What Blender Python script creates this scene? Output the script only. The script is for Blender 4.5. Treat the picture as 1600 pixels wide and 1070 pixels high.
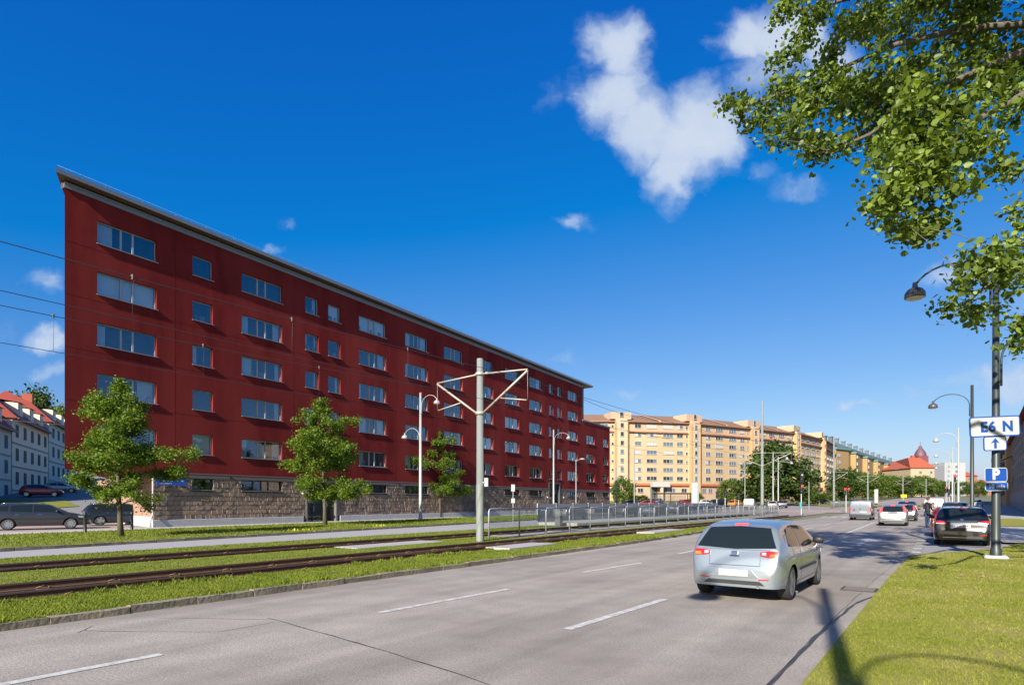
import bpy, bmesh, math, random
import numpy as np
from mathutils import Vector, Matrix
from mathutils.bvhtree import BVHTree

R = math.radians
random.seed(7)
rng = np.random.default_rng(11)
scene = bpy.context.scene
for o in list(bpy.data.objects):
    bpy.data.objects.remove(o)
COL = scene.collection

# ------------------------------------------------------------------ camera
FPX, CX, HY, CAMH = 933.0, 800.0, 784.0, 1.68      # focal length, centre, eye line (photo pixels), eye height
cd = bpy.data.cameras.new('camera')
cam = bpy.data.objects.new('camera', cd)
COL.objects.link(cam)
cam.location = (0, 0, CAMH)
cam.rotation_euler = (R(90), 0, 0)
cd.sensor_width = 36.0
cd.lens = 36.0 * FPX / 1600
cd.shift_y = (HY - 535) / 1600
cd.clip_start = 0.1
cd.clip_end = 6000
scene.camera = cam

# ------------------------------------------------------------------ sky and sun
SUN_AZ, SUN_EL = 26.0, 28.0            # direction the light travels (clockwise from +Y), height of the sun
SKY_STRENGTH, SUN_STRENGTH = 0.06, 5.0
world = bpy.data.worlds.new('World')
scene.world = world
world.use_nodes = True
world.cycles.sampling_method = 'MANUAL'
world.cycles.sample_map_resolution = 512


def build_sky():
    nt = world.node_tree
    N, L = nt.nodes, nt.links
    N.clear()

    def math_(op, a, b=None, c=None, clamp=False):
        n = N.new('ShaderNodeMath'); n.operation = op; n.use_clamp = clamp
        for i, v in enumerate((a, b, c)):
            if v is None: continue
            if isinstance(v, (int, float)): n.inputs[i].default_value = v
            else: L.new(v, n.inputs[i])
        return n.outputs[0]

    def vec(op, a, b=None):
        n = N.new('ShaderNodeVectorMath'); n.operation = op
        for i, v in enumerate((a, b)):
            if v is None: continue
            if isinstance(v, tuple): n.inputs[i].default_value = v
            else: L.new(v, n.inputs[i])
        return n.outputs['Value'] if op == 'LENGTH' else n.outputs[0]

    out = N.new('ShaderNodeOutputWorld')
    bg = N.new('ShaderNodeBackground')
    bg.inputs[1].default_value = SKY_STRENGTH
    sky = N.new('ShaderNodeTexSky')
    sky.sky_type = 'NISHITA'
    sky.sun_disc = False
    sky.sun_elevation = R(SUN_EL)
    sky.sun_rotation = R(180 + SUN_AZ)
    sky.air_density = 1.0
    sky.dust_density = 1.0
    sky.ozone_density = 3.0
    # deep late-summer blue, as through a polarising filter: the same grade over the whole sky
    sp = N.new('ShaderNodeSeparateColor'); L.new(sky.outputs[0], sp.inputs[0])
    cb = N.new('ShaderNodeCombineColor')
    L.new(math_('MAXIMUM', math_('MULTIPLY', math_('SUBTRACT', sp.outputs[0], 1.2), 1.18), 0.03), cb.inputs[0])
    L.new(math_('MULTIPLY', math_('POWER', sp.outputs[1], 1.1), 0.76), cb.inputs[1])
    L.new(math_('MULTIPLY', math_('POWER', sp.outputs[2], 0.534), 2.7), cb.inputs[2])
    gm = cb
    tc = N.new('ShaderNodeTexCoord')
    sep = N.new('ShaderNodeSeparateXYZ')
    L.new(tc.outputs['Generated'], sep.inputs[0])
    yy = math_('MAXIMUM', sep.outputs[1], 0.02)
    comb = N.new('ShaderNodeCombineXYZ')
    L.new(math_('DIVIDE', sep.outputs[0], yy), comb.inputs[0])
    L.new(math_('DIVIDE', sep.outputs[2], yy), comb.inputs[1])
    p0 = comb.outputs[0]

    def noise(v, scale, detail, rough=0.55):
        n = N.new('ShaderNodeTexNoise')
        n.inputs['Scale'].default_value = scale
        n.inputs['Detail'].default_value = detail
        n.inputs['Roughness'].default_value = rough
        L.new(v, n.inputs['Vector'])
        return n
    w1 = noise(p0, 9.0, 5)
    warp = vec('MULTIPLY', vec('SUBTRACT', w1.outputs['Color'], (0.5, 0.5, 0.5)), (0.14, 0.13, 0.0))
    p1 = vec('ADD', p0, warp)
    fine = noise(p1, 13.0, 9, 0.62).outputs[0]
    # cumulus lumps by direction: (x, y, radius x, radius y, weight) in photo pixels
    blobs = [(962, 78, 62, 62, 1.0), (958, 150, 66, 74, .95), (1010, 190, 80, 70, 1.0), (1088, 205, 82, 88, 1.1), (1055, 262, 56, 60, .9),
             (1110, 245, 45, 40, .45),
             (1175, 62, 60, 52, 1.0), (1220, 70, 80, 64, 1.0), (1175, 120, 50, 46, .6), (1290, 110, 70, 60, .7),
             (900, 342, 36, 22, .62), (1248, 290, 44, 20, .46), (1190, 268, 40, 16, .32), (865, 160, 40, 40, .28),
             (76, 535, 44, 26, .72), (68, 440, 40, 26, .56), (88, 588, 40, 18, .55), (440, 344, 24, 12, .34), (415, 390, 26, 12, .42),
             (1590, 600, 110, 30, .72), (1500, 590, 80, 26, .5), (1322, 634, 40, 16, .62), (1362, 634, 26, 12, .5), (1480, 440, 60, 26, .6),
             (985, 606, 50, 16, .45), (1430, 606, 40, 16, .35), (870, 556, 46, 16, .3), (1650, 470, 120, 50, .5), (-120, 500, 130, 60, .6), (-300, 300, 190, 90, .6)]
    tot = None
    for (bx, by, rx, ry, wgt) in blobs:
        c = ((bx - CX) / FPX, (HY - by) / FPX, 0.0)
        d = vec('MULTIPLY', vec('SUBTRACT', p1, c), (FPX / rx, FPX / ry, 0.0))
        ln = vec('LENGTH', d)
        f = math_('MULTIPLY', math_('SUBTRACT', 1.30, ln, clamp=True), wgt)
        tot = f if tot is None else math_('MAXIMUM', tot, f)
    dens = math_('ADD', tot, math_('MULTIPLY', math_('SUBTRACT', fine, 0.5), 0.75))
    mr = N.new('ShaderNodeMapRange'); mr.interpolation_type = 'SMOOTHSTEP'
    mr.inputs['From Min'].default_value = 0.14
    mr.inputs['From Max'].default_value = 0.88
    mr.inputs['To Max'].default_value = 0.88
    L.new(dens, mr.inputs['Value'])
    have = math_('GREATER_THAN', tot, 0.001)
    front = math_('GREATER_THAN', sep.outputs[1], 0.05)
    fac = math_('MULTIPLY', math_('MULTIPLY', mr.outputs[0], have), front)
    shade = N.new('ShaderNodeMixRGB')
    shade.inputs[1].default_value = (4.1, 5.2, 7.0, 1)
    shade.inputs[2].default_value = (5.9, 6.5, 7.4, 1)
    L.new(math_('MULTIPLY', math_('SUBTRACT', dens, 0.25), 1.1, clamp=True), shade.inputs[0])
    mix = N.new('ShaderNodeMixRGB')
    L.new(fac, mix.inputs[0])
    L.new(gm.outputs[0], mix.inputs[1])
    L.new(shade.outputs[0], mix.inputs[2])
    L.new(mix.outputs[0], bg.inputs[0])
    L.new(bg.outputs[0], out.inputs[0])


build_sky()
sd = bpy.data.lights.new('sun', 'SUN')
sun = bpy.data.objects.new('sun', sd)
COL.objects.link(sun)
LDIR = Vector((math.sin(R(SUN_AZ)) * math.cos(R(SUN_EL)), math.cos(R(SUN_AZ)) * math.cos(R(SUN_EL)), -math.sin(R(SUN_EL))))
sun.rotation_euler = LDIR.to_track_quat('-Z', 'Y').to_euler()
sun.location = (-20, -40, 40)
sd.energy = SUN_STRENGTH
sd.angle = R(0.53)
sd.color = (1.0, 0.93, 0.82)

scene.view_settings.view_transform = 'Standard'
scene.view_settings.look = 'None'
scene.view_settings.gamma = 1.0
scene.view_settings.exposure = 1.0
scene.view_settings.use_curve_mapping = False
scene.render.engine = 'CYCLES'
scene.cycles.use_denoising = True
scene.cycles.max_bounces = 6
scene.cycles.diffuse_bounces = 3
scene.cycles.glossy_bounces = 3
scene.cycles.transmission_bounces = 5
scene.cycles.transparent_max_bounces = 10
scene.cycles.caustics_reflective = False
scene.cycles.caustics_refractive = False
scene.cycles.sample_clamp_indirect = 6.0


# ------------------------------------------------------------------ coordinates
def zg(y):                              # the land climbs gently beyond the crossing
    if y < 80: return 0.0
    return min(0.018 * (y - 80), 7.0) * min(1.0, (y - 80) / 20 + 0.2)

def g(px, py, z=0.0):                   # the ground point seen at a photo pixel
    y = (CAMH - z) * FPX / (py - HY)
    return Vector(((px - CX) / FPX * y, y, z))

def at(px, py, y):                      # a point at depth y
    return Vector(((px - CX) / FPX * y, y, CAMH + (HY - py) / FPX * y))

E = Vector((math.sin(R(35.4)), math.cos(R(35.4)), 0))     # along the avenue
M = Vector((-E.y, E.x, 0))                                # across it, to the left
RA = math.atan2(E.y, E.x)

def rd(s, o, z=0.0):                    # avenue coordinates
    p = E * s + M * o
    return Vector((p.x, p.y, z))

def so(p):
    return Vector((p.x, p.y, 0)).dot(E), Vector((p.x, p.y, 0)).dot(M)


# ------------------------------------------------------------------ materials
MATS = {}

def mat(name, col, rough=0.6, metal=0.0, col2=None, scale=4.0, detail=6, bump=0.0, bscale=None, spec=0.5, coat=0.0,
        contrast=1.0, stretch=None, island=0.0, emit=None, alpha=None, col3=None, scale3=0.5):
    if name in MATS: return MATS[name]
    m = bpy.data.materials.new(name)
    m.use_nodes = True
    nt = m.node_tree; N, L = nt.nodes, nt.links
    b = N['Principled BSDF']
    b.inputs['Roughness'].default_value = rough
    b.inputs['Metallic'].default_value = metal
    b.inputs['Specular IOR Level'].default_value = spec
    if coat: b.inputs['Coat Weight'].default_value = coat; b.inputs['Coat Roughness'].default_value = 0.04
    c4 = lambda c: (c[0], c[1], c[2], 1)
    b.inputs['Base Color'].default_value = c4(col)
    if emit:
        b.inputs['Emission Color'].default_value = c4(emit[0]); b.inputs['Emission Strength'].default_value = emit[1]
    colour = None
    tc = None
    if col2 or bump or col3:
        tc = N.new('ShaderNodeTexCoord').outputs['Object']
        if stretch:
            mp = N.new('ShaderNodeMapping'); mp.inputs['Scale'].default_value = stretch
            L.new(tc, mp.inputs[0]); tc = mp.outputs[0]
    if col2:
        n = N.new('ShaderNodeTexNoise'); n.inputs['Scale'].default_value = scale; n.inputs['Detail'].default_value = detail
        n.inputs['Roughness'].default_value = 0.6
        L.new(tc, n.inputs['Vector'])
        mr = N.new('ShaderNodeMapRange')
        mr.inputs['From Min'].default_value = 0.5 - 0.25 / contrast; mr.inputs['From Max'].default_value = 0.5 + 0.25 / contrast
        L.new(n.outputs[0], mr.inputs['Value'])
        mx = N.new('ShaderNodeMixRGB'); mx.inputs[1].default_value = c4(col); mx.inputs[2].default_value = c4(col2)
        L.new(mr.outputs[0], mx.inputs[0]); colour = mx.outputs[0]
    if col3:
        n = N.new('ShaderNodeTexNoise'); n.inputs['Scale'].default_value = scale3; n.inputs['Detail'].default_value = 4
        L.new(tc, n.inputs['Vector'])
        mr = N.new('ShaderNodeMapRange'); mr.inputs['From Min'].default_value = 0.42; mr.inputs['From Max'].default_value = 0.68
        L.new(n.outputs[0], mr.inputs['Value'])
        mx = N.new('ShaderNodeMixRGB'); mx.inputs[2].default_value = c4(col3)
        if colour is None: mx.inputs[1].default_value = c4(col)
        else: L.new(colour, mx.inputs[1])
        L.new(mr.outputs[0], mx.inputs[0]); colour = mx.outputs[0]
    if island:
        ge = N.new('ShaderNodeNewGeometry')
        hs = N.new('ShaderNodeHueSaturation')
        mr = N.new('ShaderNodeMapRange'); mr.inputs['To Min'].default_value = 1 - island; mr.inputs['To Max'].default_value = 1 + island
        L.new(ge.outputs['Random Per Island'], mr.inputs['Value'])
        L.new(mr.outputs[0], hs.inputs['Value'])
        if colour is None: hs.inputs['Color'].default_value = c4(col)
        else: L.new(colour, hs.inputs['Color'])
        colour = hs.outputs[0]
    if colour is not None: L.new(colour, b.inputs['Base Color'])
    if bump:
        n = N.new('ShaderNodeTexNoise'); n.inputs['Scale'].default_value = bscale or scale * 3; n.inputs['Detail'].default_value = 5
        L.new(tc, n.inputs['Vector'])
        bp = N.new('ShaderNodeBump'); bp.inputs['Strength'].default_value = bump; bp.inputs['Distance'].default_value = 0.02
        L.new(n.outputs[0], bp.inputs['Height']); L.new(bp.outputs[0], b.inputs['Normal'])
    MATS[name] = m
    return m

def leaf_mat(name, c1, c2, back=0.45, rough=0.42, spec=0.4, clump=1.2, var=0.7):
    m = bpy.data.materials.new(name); m.use_nodes = True
    nt = m.node_tree; N, L = nt.nodes, nt.links; N.clear()
    out = N.new('ShaderNodeOutputMaterial')
    ge = N.new('ShaderNodeNewGeometry')
    mx = N.new('ShaderNodeMixRGB'); mx.inputs[1].default_value = (*c1, 1); mx.inputs[2].default_value = (*c2, 1)
    tc = N.new('ShaderNodeTexCoord'); n = N.new('ShaderNodeTexNoise'); n.inputs['Scale'].default_value = clump; n.inputs['Detail'].default_value = 3
    L.new(tc.outputs['Object'], n.inputs['Vector'])
    ad = N.new('ShaderNodeMath'); ad.operation = 'MULTIPLY_ADD'
    L.new(ge.outputs['Random Per Island'], ad.inputs[0]); ad.inputs[1].default_value = var
    sb = N.new('ShaderNodeMath'); sb.operation = 'SUBTRACT'; L.new(n.outputs[0], sb.inputs[0]); sb.inputs[1].default_value = 0.35 - (0.7 - var) * 0.5
    L.new(sb.outputs[0], ad.inputs[2])
    L.new(ad.outputs[0], mx.inputs[0])
    b = N.new('ShaderNodeBsdfPrincipled'); b.inputs['Roughness'].default_value = rough; b.inputs['Specular IOR Level'].default_value = spec
    L.new(mx.outputs[0], b.inputs['Base Color'])
    t = N.new('ShaderNodeBsdfTranslucent')
    g2 = N.new('ShaderNodeMixRGB'); g2.blend_type = 'MULTIPLY'; g2.inputs[0].default_value = 1; g2.inputs[2].default_value = (1.5, 1.6, 0.5, 1)
    L.new(mx.outputs[0], g2.inputs[1]); L.new(g2.outputs[0], t.inputs[0])
    ms = N.new('ShaderNodeMixShader'); ms.inputs[0].default_value = back
    L.new(b.outputs[0], ms.inputs[1]); L.new(t.outputs[0], ms.inputs[2]); L.new(ms.outputs[0], out.inputs[0])
    MATS[name] = m
    return m

def pane_mat(name, tint=(0.75, 0.85, 0.9), refl=0.16):
    m = bpy.data.materials.new(name); m.use_nodes = True
    nt = m.node_tree; N, L = nt.nodes, nt.links; N.clear()
    out = N.new('ShaderNodeOutputMaterial')
    tr = N.new('ShaderNodeBsdfTransparent'); tr.inputs[0].default_value = (*tint, 1)
    gl = N.new('ShaderNodeBsdfGlossy'); gl.inputs['Roughness'].default_value = 0.01; gl.inputs[0].default_value = (0.86, 0.93, 1, 1)
    fr = N.new('ShaderNodeFresnel')
    ge = N.new('ShaderNodeNewGeometry'); io = N.new('ShaderNodeMapRange'); io.inputs['To Min'].default_value = 1.55; io.inputs['To Max'].default_value = 1 / 1.55
    L.new(ge.outputs['Backfacing'], io.inputs['Value']); L.new(io.outputs[0], fr.inputs[0])     # thin sheet: no light trapped between its two faces
    ad = N.new('ShaderNodeMath'); ad.operation = 'MULTIPLY_ADD'; ad.use_clamp = True
    L.new(fr.outputs[0], ad.inputs[0]); ad.inputs[1].default_value = 1.05; ad.inputs[2].default_value = refl
    ms = N.new('ShaderNodeMixShader')
    L.new(ad.outputs[0], ms.inputs[0]); L.new(tr.outputs[0], ms.inputs[1]); L.new(gl.outputs[0], ms.inputs[2]); L.new(ms.outputs[0], out.inputs[0])
    MATS[name] = m
    return m

# ------------------------------------------------------------------ mesh building
class MB:
    def __init__(s): s.v = []; s.f = []; s.m = []; s.sm = []
    def face(s, pts, m=0, smooth=False):
        b = len(s.v); s.v += [tuple(p) for p in pts]; s.f.append(tuple(range(b, b + len(pts)))); s.m.append(m); s.sm.append(smooth)
    def add(s, verts, faces, m=0, smooth=False):
        b = len(s.v); s.v += [tuple(p) for p in verts]
        for f in faces: s.f.append(tuple(i + b for i in f)); s.m.append(m); s.sm.append(smooth)
    def box(s, x0, x1, y0, y1, z0, z1, m=0, T=None, bev=0.0):
        if bev:
            bm = bmesh.new(); bmesh.ops.create_cube(bm, size=1)
            for v in bm.verts: v.co = Vector(((x0 + x1) / 2 + v.co.x * (x1 - x0), (y0 + y1) / 2 + v.co.y * (y1 - y0), (z0 + z1) / 2 + v.co.z * (z1 - z0)))
            bmesh.ops.bevel(bm, geom=list(bm.edges), offset=bev, segments=1, affect='EDGES', profile=0.5)
            bm.verts.index_update()
            V = [v.co.copy() for v in bm.verts]; F = [[v.index for v in f.verts] for f in bm.faces]; bm.free()
        else:
            V = [Vector(p) for p in ((x0, y0, z0), (x1, y0, z0), (x1, y1, z0), (x0, y1, z0), (x0, y0, z1), (x1, y0, z1), (x1, y1, z1), (x0, y1, z1))]
            F = [(0, 3, 2, 1), (4, 5, 6, 7), (0, 1, 5, 4), (1, 2, 6, 5), (2, 3, 7, 6), (3, 0, 4, 7)]
        if T is not None: V = [T @ p for p in V]
        s.add(V, F, m)
    def bar(s, a, b, w, h=None, m=0):            # square bar between two points
        a, b = Vector(a), Vector(b); d = b - a; L = d.length
        q = d.to_track_quat('X', 'Z').to_matrix().to_4x4()
        h = h or w
        s.box(0, L, -w / 2, w / 2, -h / 2, h / 2, m, Matrix.Translation(a) @ q)
    def tube(s, pts, r, n=8, m=0, cap=True, smooth=True):
        pts = [Vector(p) for p in pts]; k = len(pts)
        rr = r if isinstance(r, (list, tuple)) else [r] * k
        base = len(s.v); up = None
        for i, p in enumerate(pts):
            d = (pts[min(i + 1, k - 1)] - pts[max(i - 1, 0)])
            d = d.normalized() if d.length > 1e-9 else Vector((0, 0, 1))
            if up is None: up = Vector((1, 0, 0)) if abs(d.x) < 0.9 else Vector((0, 1, 0))
            a = (up - d * up.dot(d))
            if a.length < 1e-6: a = Vector((0, 1, 0)) - d * d.y
            a.normalize(); bb = d.cross(a); up = a
            for j in range(n):
                t = 2 * math.pi * j / n
                s.v.append(tuple(p + (a * math.cos(t) + bb * math.sin(t)) * rr[i]))
        for i in range(k - 1):
            for j in range(n):
                j2 = (j + 1) % n
                s.f.append((base + i * n + j, base + i * n + j2, base + (i + 1) * n + j2, base + (i + 1) * n + j)); s.m.append(m); s.sm.append(smooth)
        if cap:
            s.f.append(tuple(base + j for j in range(n))[::-1]); s.m.append(m); s.sm.append(False)
            s.f.append(tuple(base + (k - 1) * n + j for j in range(n))); s.m.append(m); s.sm.append(False)
    def lathe(s, prof, n=20, m=0, T=None, smooth=True):   # profile (r, z) about z
        base = len(s.v); k = len(prof)
        for (r, z) in prof:
            for j in range(n):
                t = 2 * math.pi * j / n; p = Vector((r * math.cos(t), r * math.sin(t), z))
                s.v.append(tuple(T @ p if T is not None else p))
        for i in range(k - 1):
            for j in range(n):
                j2 = (j + 1) % n
                s.f.append((base + i * n + j, base + i * n + j2, base + (i + 1) * n + j2, base + (i + 1) * n + j)); s.m.append(m); s.sm.append(smooth)
    def prism(s, poly, z0, z1, m=0, T=None, ms=None):     # poly (x, y) upright
        n = len(poly); V = [Vector((p[0], p[1], z0)) for p in poly] + [Vector((p[0], p[1], z1)) for p in poly]
        if T is not None: V = [T @ p for p in V]
        s.add(V, [tuple(range(n))[::-1], tuple(range(n, 2 * n))], m)
        s.add(V, [(i, (i + 1) % n, n + (i + 1) % n, n + i) for i in range(n)], m if ms is None else ms)
    def mesh(s, name, mats):
        me = bpy.data.meshes.new(name)
        me.from_pydata(s.v, [], s.f)
        ml = mats if isinstance(mats, (list, tuple)) else [mats]
        for x in ml: me.materials.append(x)
        if len(ml) > 1: me.polygons.foreach_set('material_index', s.m)
        me.polygons.foreach_set('use_smooth', s.sm)
        me.update()
        return me
    def build(s, name, mats, parent=None, **kw):
        return put(name, s.mesh(name, mats), parent, **kw)

def put(name, me, parent=None, loc=None, rz=None, rot=None, scale=None, kind=None):
    o = bpy.data.objects.new(name, me)
    COL.objects.link(o)
    o.parent = parent
    if loc is not None: o.location = loc
    if rz is not None: o.rotation_euler = (0, 0, rz)
    if rot is not None: o.rotation_euler = rot
    if scale is not None: o.scale = scale if isinstance(scale, (tuple, list, Vector)) else (scale,) * 3
    if kind: o['kind'] = kind
    return o

def tag(o, label, cat, group=None):
    o['label'] = label; o['category'] = cat
    if group: o['group'] = group
    return o

def thing(name, label, cat, loc=(0, 0, 0), rz=0.0, group=None, scale=1.0):
    o = bpy.data.objects.new(name, None)
    COL.objects.link(o)
    o.empty_display_size = 0.3
    o.location = loc; o.rotation_euler = (0, 0, rz); o.scale = (scale,) * 3
    return tag(o, label, cat, group)

def kids(o):
    return [c for c in COL.objects if c.parent == o]

def dup(root, loc, rz, label, group=None, scale=None):
    fam = {}
    for c in bpy.data.objects:
        if c.parent: fam.setdefault(c.parent.name, []).append(c)
    def rec(o, par):
        c = o.copy(); COL.objects.link(c); c.parent = par
        for k in fam.get(o.name, []): rec(k, c)
        return c
    r = rec(root, None)
    r.location = loc; r.rotation_euler = (0, 0, rz)
    if scale: r.scale = (scale,) * 3
    r['label'] = label
    if group: r['group'] = group
    return r

def np_mesh(name, V, F, m):               # numpy triangles or quads
    me = bpy.data.meshes.new(name)
    k = F.shape[1]
    me.vertices.add(len(V)); me.vertices.foreach_set('co', V.astype(np.float32).ravel())
    me.loops.add(F.size); me.loops.foreach_set('vertex_index', F.astype(np.int32).ravel())
    me.polygons.add(len(F)); me.polygons.foreach_set('loop_start', np.arange(0, F.size, k, dtype=np.int32))
    me.polygons.foreach_set('loop_total', np.full(len(F), k, dtype=np.int32))
    me.materials.append(m)
    me.update(calc_edges=True)
    return me

# ================================================================== the ground
asphalt = mat('asphalt', (0.205, 0.178, 0.15), 0.88, col2=(0.415, 0.37, 0.32), scale=38, detail=4, bump=0.5, bscale=80, contrast=1.5, col3=(0.235, 0.20, 0.172), scale3=0.22)
def add_wear(m, amt=.80):
    nt = m.node_tree; N, L = nt.nodes, nt.links; b = N['Principled BSDF']; src = b.inputs['Base Color'].links[0].from_socket
    tc = N.new('ShaderNodeTexCoord'); mp = N.new('ShaderNodeMapping'); mp.vector_type = 'TEXTURE'; mp.inputs['Rotation'].default_value = (0, 0, RA); mp.inputs['Scale'].default_value = (22, .85, 1)
    L.new(tc.outputs['Object'], mp.inputs[0]); n = N.new('ShaderNodeTexNoise'); n.inputs['Scale'].default_value = 1.0; n.inputs['Detail'].default_value = 4; L.new(mp.outputs[0], n.inputs['Vector'])
    n2 = N.new('ShaderNodeTexNoise'); n2.inputs['Scale'].default_value = 1.7; n2.inputs['Detail'].default_value = 6; L.new(tc.outputs['Object'], n2.inputs['Vector'])
    r1 = N.new('ShaderNodeMapRange'); r1.inputs['From Min'].default_value = .38; r1.inputs['From Max'].default_value = .62; r1.inputs['To Min'].default_value = amt; r1.inputs['To Max'].default_value = 1.08; L.new(n.outputs[0], r1.inputs['Value'])
    r2 = N.new('ShaderNodeMapRange'); r2.inputs['From Min'].default_value = .30; r2.inputs['From Max'].default_value = .60; r2.inputs['To Min'].default_value = .86; r2.inputs['To Max'].default_value = 1.03; L.new(n2.outputs[0], r2.inputs['Value'])
    mu = N.new('ShaderNodeMath'); mu.operation = 'MULTIPLY'; L.new(r1.outputs[0], mu.inputs[0]); L.new(r2.outputs[0], mu.inputs[1])
    vm = N.new('ShaderNodeVectorMath'); vm.operation = 'SCALE'; L.new(src, vm.inputs[0]); L.new(mu.outputs[0], vm.inputs['Scale']); L.new(vm.outputs[0], b.inputs['Base Color'])
add_wear(asphalt)
asphalt_far = mat('asphalt_reddish', (0.27, 0.21, 0.185), 0.85, col2=(0.34, 0.275, 0.245), scale=3, detail=8, col3=(0.21, 0.17, 0.16), scale3=0.06)
asphalt_street = mat('asphalt_grey', (0.26, 0.25, 0.25), 0.85, col2=(0.34, 0.33, 0.325), scale=20, detail=8, bump=0.3, bscale=60)
slab_grey = mat('paving_grey', (0.30, 0.285, 0.27), 0.85, col2=(0.38, 0.36, 0.34), scale=5, bump=0.2)
paint = mat('road_paint', (0.62, 0.61, 0.585), 0.6, col2=(0.46, 0.45, 0.42), scale=24, detail=8, contrast=1.1, col3=(.34, .31, .28), scale3=9)
paint_worn = mat('road_paint_worn', (0.55, 0.54, 0.52), 0.7, col2=(0.24, 0.225, 0.215), scale=10, detail=9, contrast=1.4)
soil_grass = mat('turf', (0.15, 0.175, 0.018), 0.95, col2=(0.25, 0.25, 0.045), scale=9, detail=9, bump=0.7, bscale=60, col3=(0.27, 0.235, 0.075), scale3=.9, spec=.1)
turf_left = mat('turf_lush', (0.11, 0.145, 0.016), 0.95, col2=(0.18, 0.205, 0.034), scale=8, detail=9, bump=0.7, bscale=60, col3=(0.20, 0.19, 0.05), scale3=0.8, spec=.1)
ballast = mat('track_bed', (0.10, 0.068, 0.046), 0.95, col2=(0.17, 0.125, 0.085), scale=22, detail=6, bump=0.8, bscale=30)
granite = mat('kerb_granite', (0.185, 0.148, 0.105), 0.85, col2=(0.29, 0.245, 0.18), scale=9, detail=8, bump=0.9, bscale=14, col3=(0.15, 0.15, 0.08), scale3=1.5, island=0.12)
tar = mat('tar', (0.028, 0.026, 0.026), 0.55, col2=(0.06, 0.055, 0.052), scale=20)
concrete = mat('concrete', (0.34, 0.34, 0.345), 0.85, col2=(0.42, 0.42, 0.43), scale=3, bump=0.2)


def strip(name, m, o0, o1, s0, s1, z, step=4.0, kind='structure', parent=None, zf=True, nz=None):
    f0 = o0 if callable(o0) else (lambda s: o0)
    f1 = o1 if callable(o1) else (lambda s: o1)
    b = MB(); n = max(1, int((s1 - s0) / step)); V = []
    for i in range(n + 1):
        s = s0 + (s1 - s0) * i / n
        for f, zz in ((f0, z if not isinstance(z, tuple) else z[0]), (f1, z if not isinstance(z, tuple) else z[1])):
            p = rd(s, f(s)); p.z = zz + (zg(p.y) if zf else 0); V.append(p)
    b.add(V, [(2 * i, 2 * i + 2, 2 * i + 3, 2 * i + 1) for i in range(n)])
    return b.build(name, m, parent, kind=kind)


def sheet(name, m, xs, ys, zfun, kind='structure'):
    b = MB(); nx, ny = len(xs), len(ys)
    b.add([(x, y, zfun(x, y)) for y in ys for x in xs], [(j * nx + i, j * nx + i + 1, (j + 1) * nx + i + 1, (j + 1) * nx + i) for j in range(ny - 1) for i in range(nx - 1)])
    return b.build(name, m, None, kind=kind)

earth = mat('earth_green', (0.10, 0.115, 0.05), 0.95, col2=(0.16, 0.15, 0.09), scale=0.3, detail=8)
sheet('ground', earth, [-2600, -1200, -500, -200, -80, -30, 0, 40, 100, 200, 500, 1200, 2600],
      [-600, -200, -60, 0, 40, 80, 90, 100, 120, 160, 220, 300, 380, 440, 470, 800, 1500, 3200], lambda x, y: zg(y) - 0.06)
KL = lambda s: 9.9 + max(0.0, s - 22) * 0.046           # left kerb line of the avenue
ST0 = lambda s: 21.9 + 0.02 * s                          # side street edges
ST1 = lambda s: 25.7 + max(-0.6, (s - 6.4) * 0.112)
strip('road', asphalt, -3.4, 10.4, -25, 100, 0.0)
strip('road_far', asphalt_far, -4.2, 13.5, 100, 560, 0.004)
strip('crossing_paving', asphalt_far, 13.2, 60, 76, 128, 0.006)
strip('side_street', asphalt_street, lambda s: ST0(s) - 0.4, ST1, -30, 80, 0.002)

# ---- white lines on the road
def dash(name, s0, s1, o0, o1, w=0.13, m=paint, z=0.006):
    a, b_ = rd(s0, o0), rd(s1, o1); d = (b_ - a).normalized(); n = Vector((-d.y, d.x, 0)) * w / 2
    mb = MB(); k = 4; V = []
    for i in range(k + 1):
        p = a.lerp(b_, i / k); zz = zg(p.y) + z
        V += [(p.x + n.x, p.y + n.y, zz), (p.x - n.x, p.y - n.y, zz)]
    mb.add(V, [(2 * i, 2 * i + 1, 2 * i + 3, 2 * i + 2) for i in range(k)])
    return mb.build(name, m, LINES)
LINES = put('road_markings', None, kind='structure')
def seg(p0, p1):
    a, b_ = so(g(*p0)), so(g(*p1)); return a[0], b_[0], a[1], b_[1]
dash('lane_dash', -2.2, so(g(252, 1022))[0], 7.12, so(g(252, 1022))[1])
dash('lane_dash', *seg((592, 957), (795, 920)))
dash('lane_dash', *seg((910, 894), (1002, 879)))
dash('lane_dash', *seg((1060, 865), (1102, 856)))
for k in range(3): dash('lane_dash', 31.5 + 8.2 * k, 35.2 + 8.2 * k, 6.6, 6.6)
dash('lane_dash', *seg((886, 983), (1038, 936)))
dash('lane_dash', *seg((1278, 851), (1300, 842)))
dash('lane_line', *seg((1317, 835), (1366, 816)), w=0.14)
dash('lane_dash', 14.6, 17.6, 3.8, 3.8)
dash('stop_line', 70.0, 70.5, 4.4, 4.4, w=0.1)
mb = MB()
for (o, w) in ((1.3, 3.0), (4.5, 3.0), (7.6, 3.0)):
    mb.add([rd(71.0, o, .006), rd(71.45, o, .006), rd(71.45, o + w, .006), rd(71.0, o + w, .006)], [(0, 1, 2, 3)])
mb.build('stop_line', paint, LINES)
for k in range(10):                                   # crossing bars for people
    mb = MB(); o = 1.1 + k * 1.0
    mb.add([rd(74.0, o, .006), rd(77.0, o, .006), rd(77.0, o + .5, .006), rd(74.0, o + .5, .006)], [(0, 1, 2, 3)])
    mb.build('crossing_bar', paint, LINES)
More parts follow.
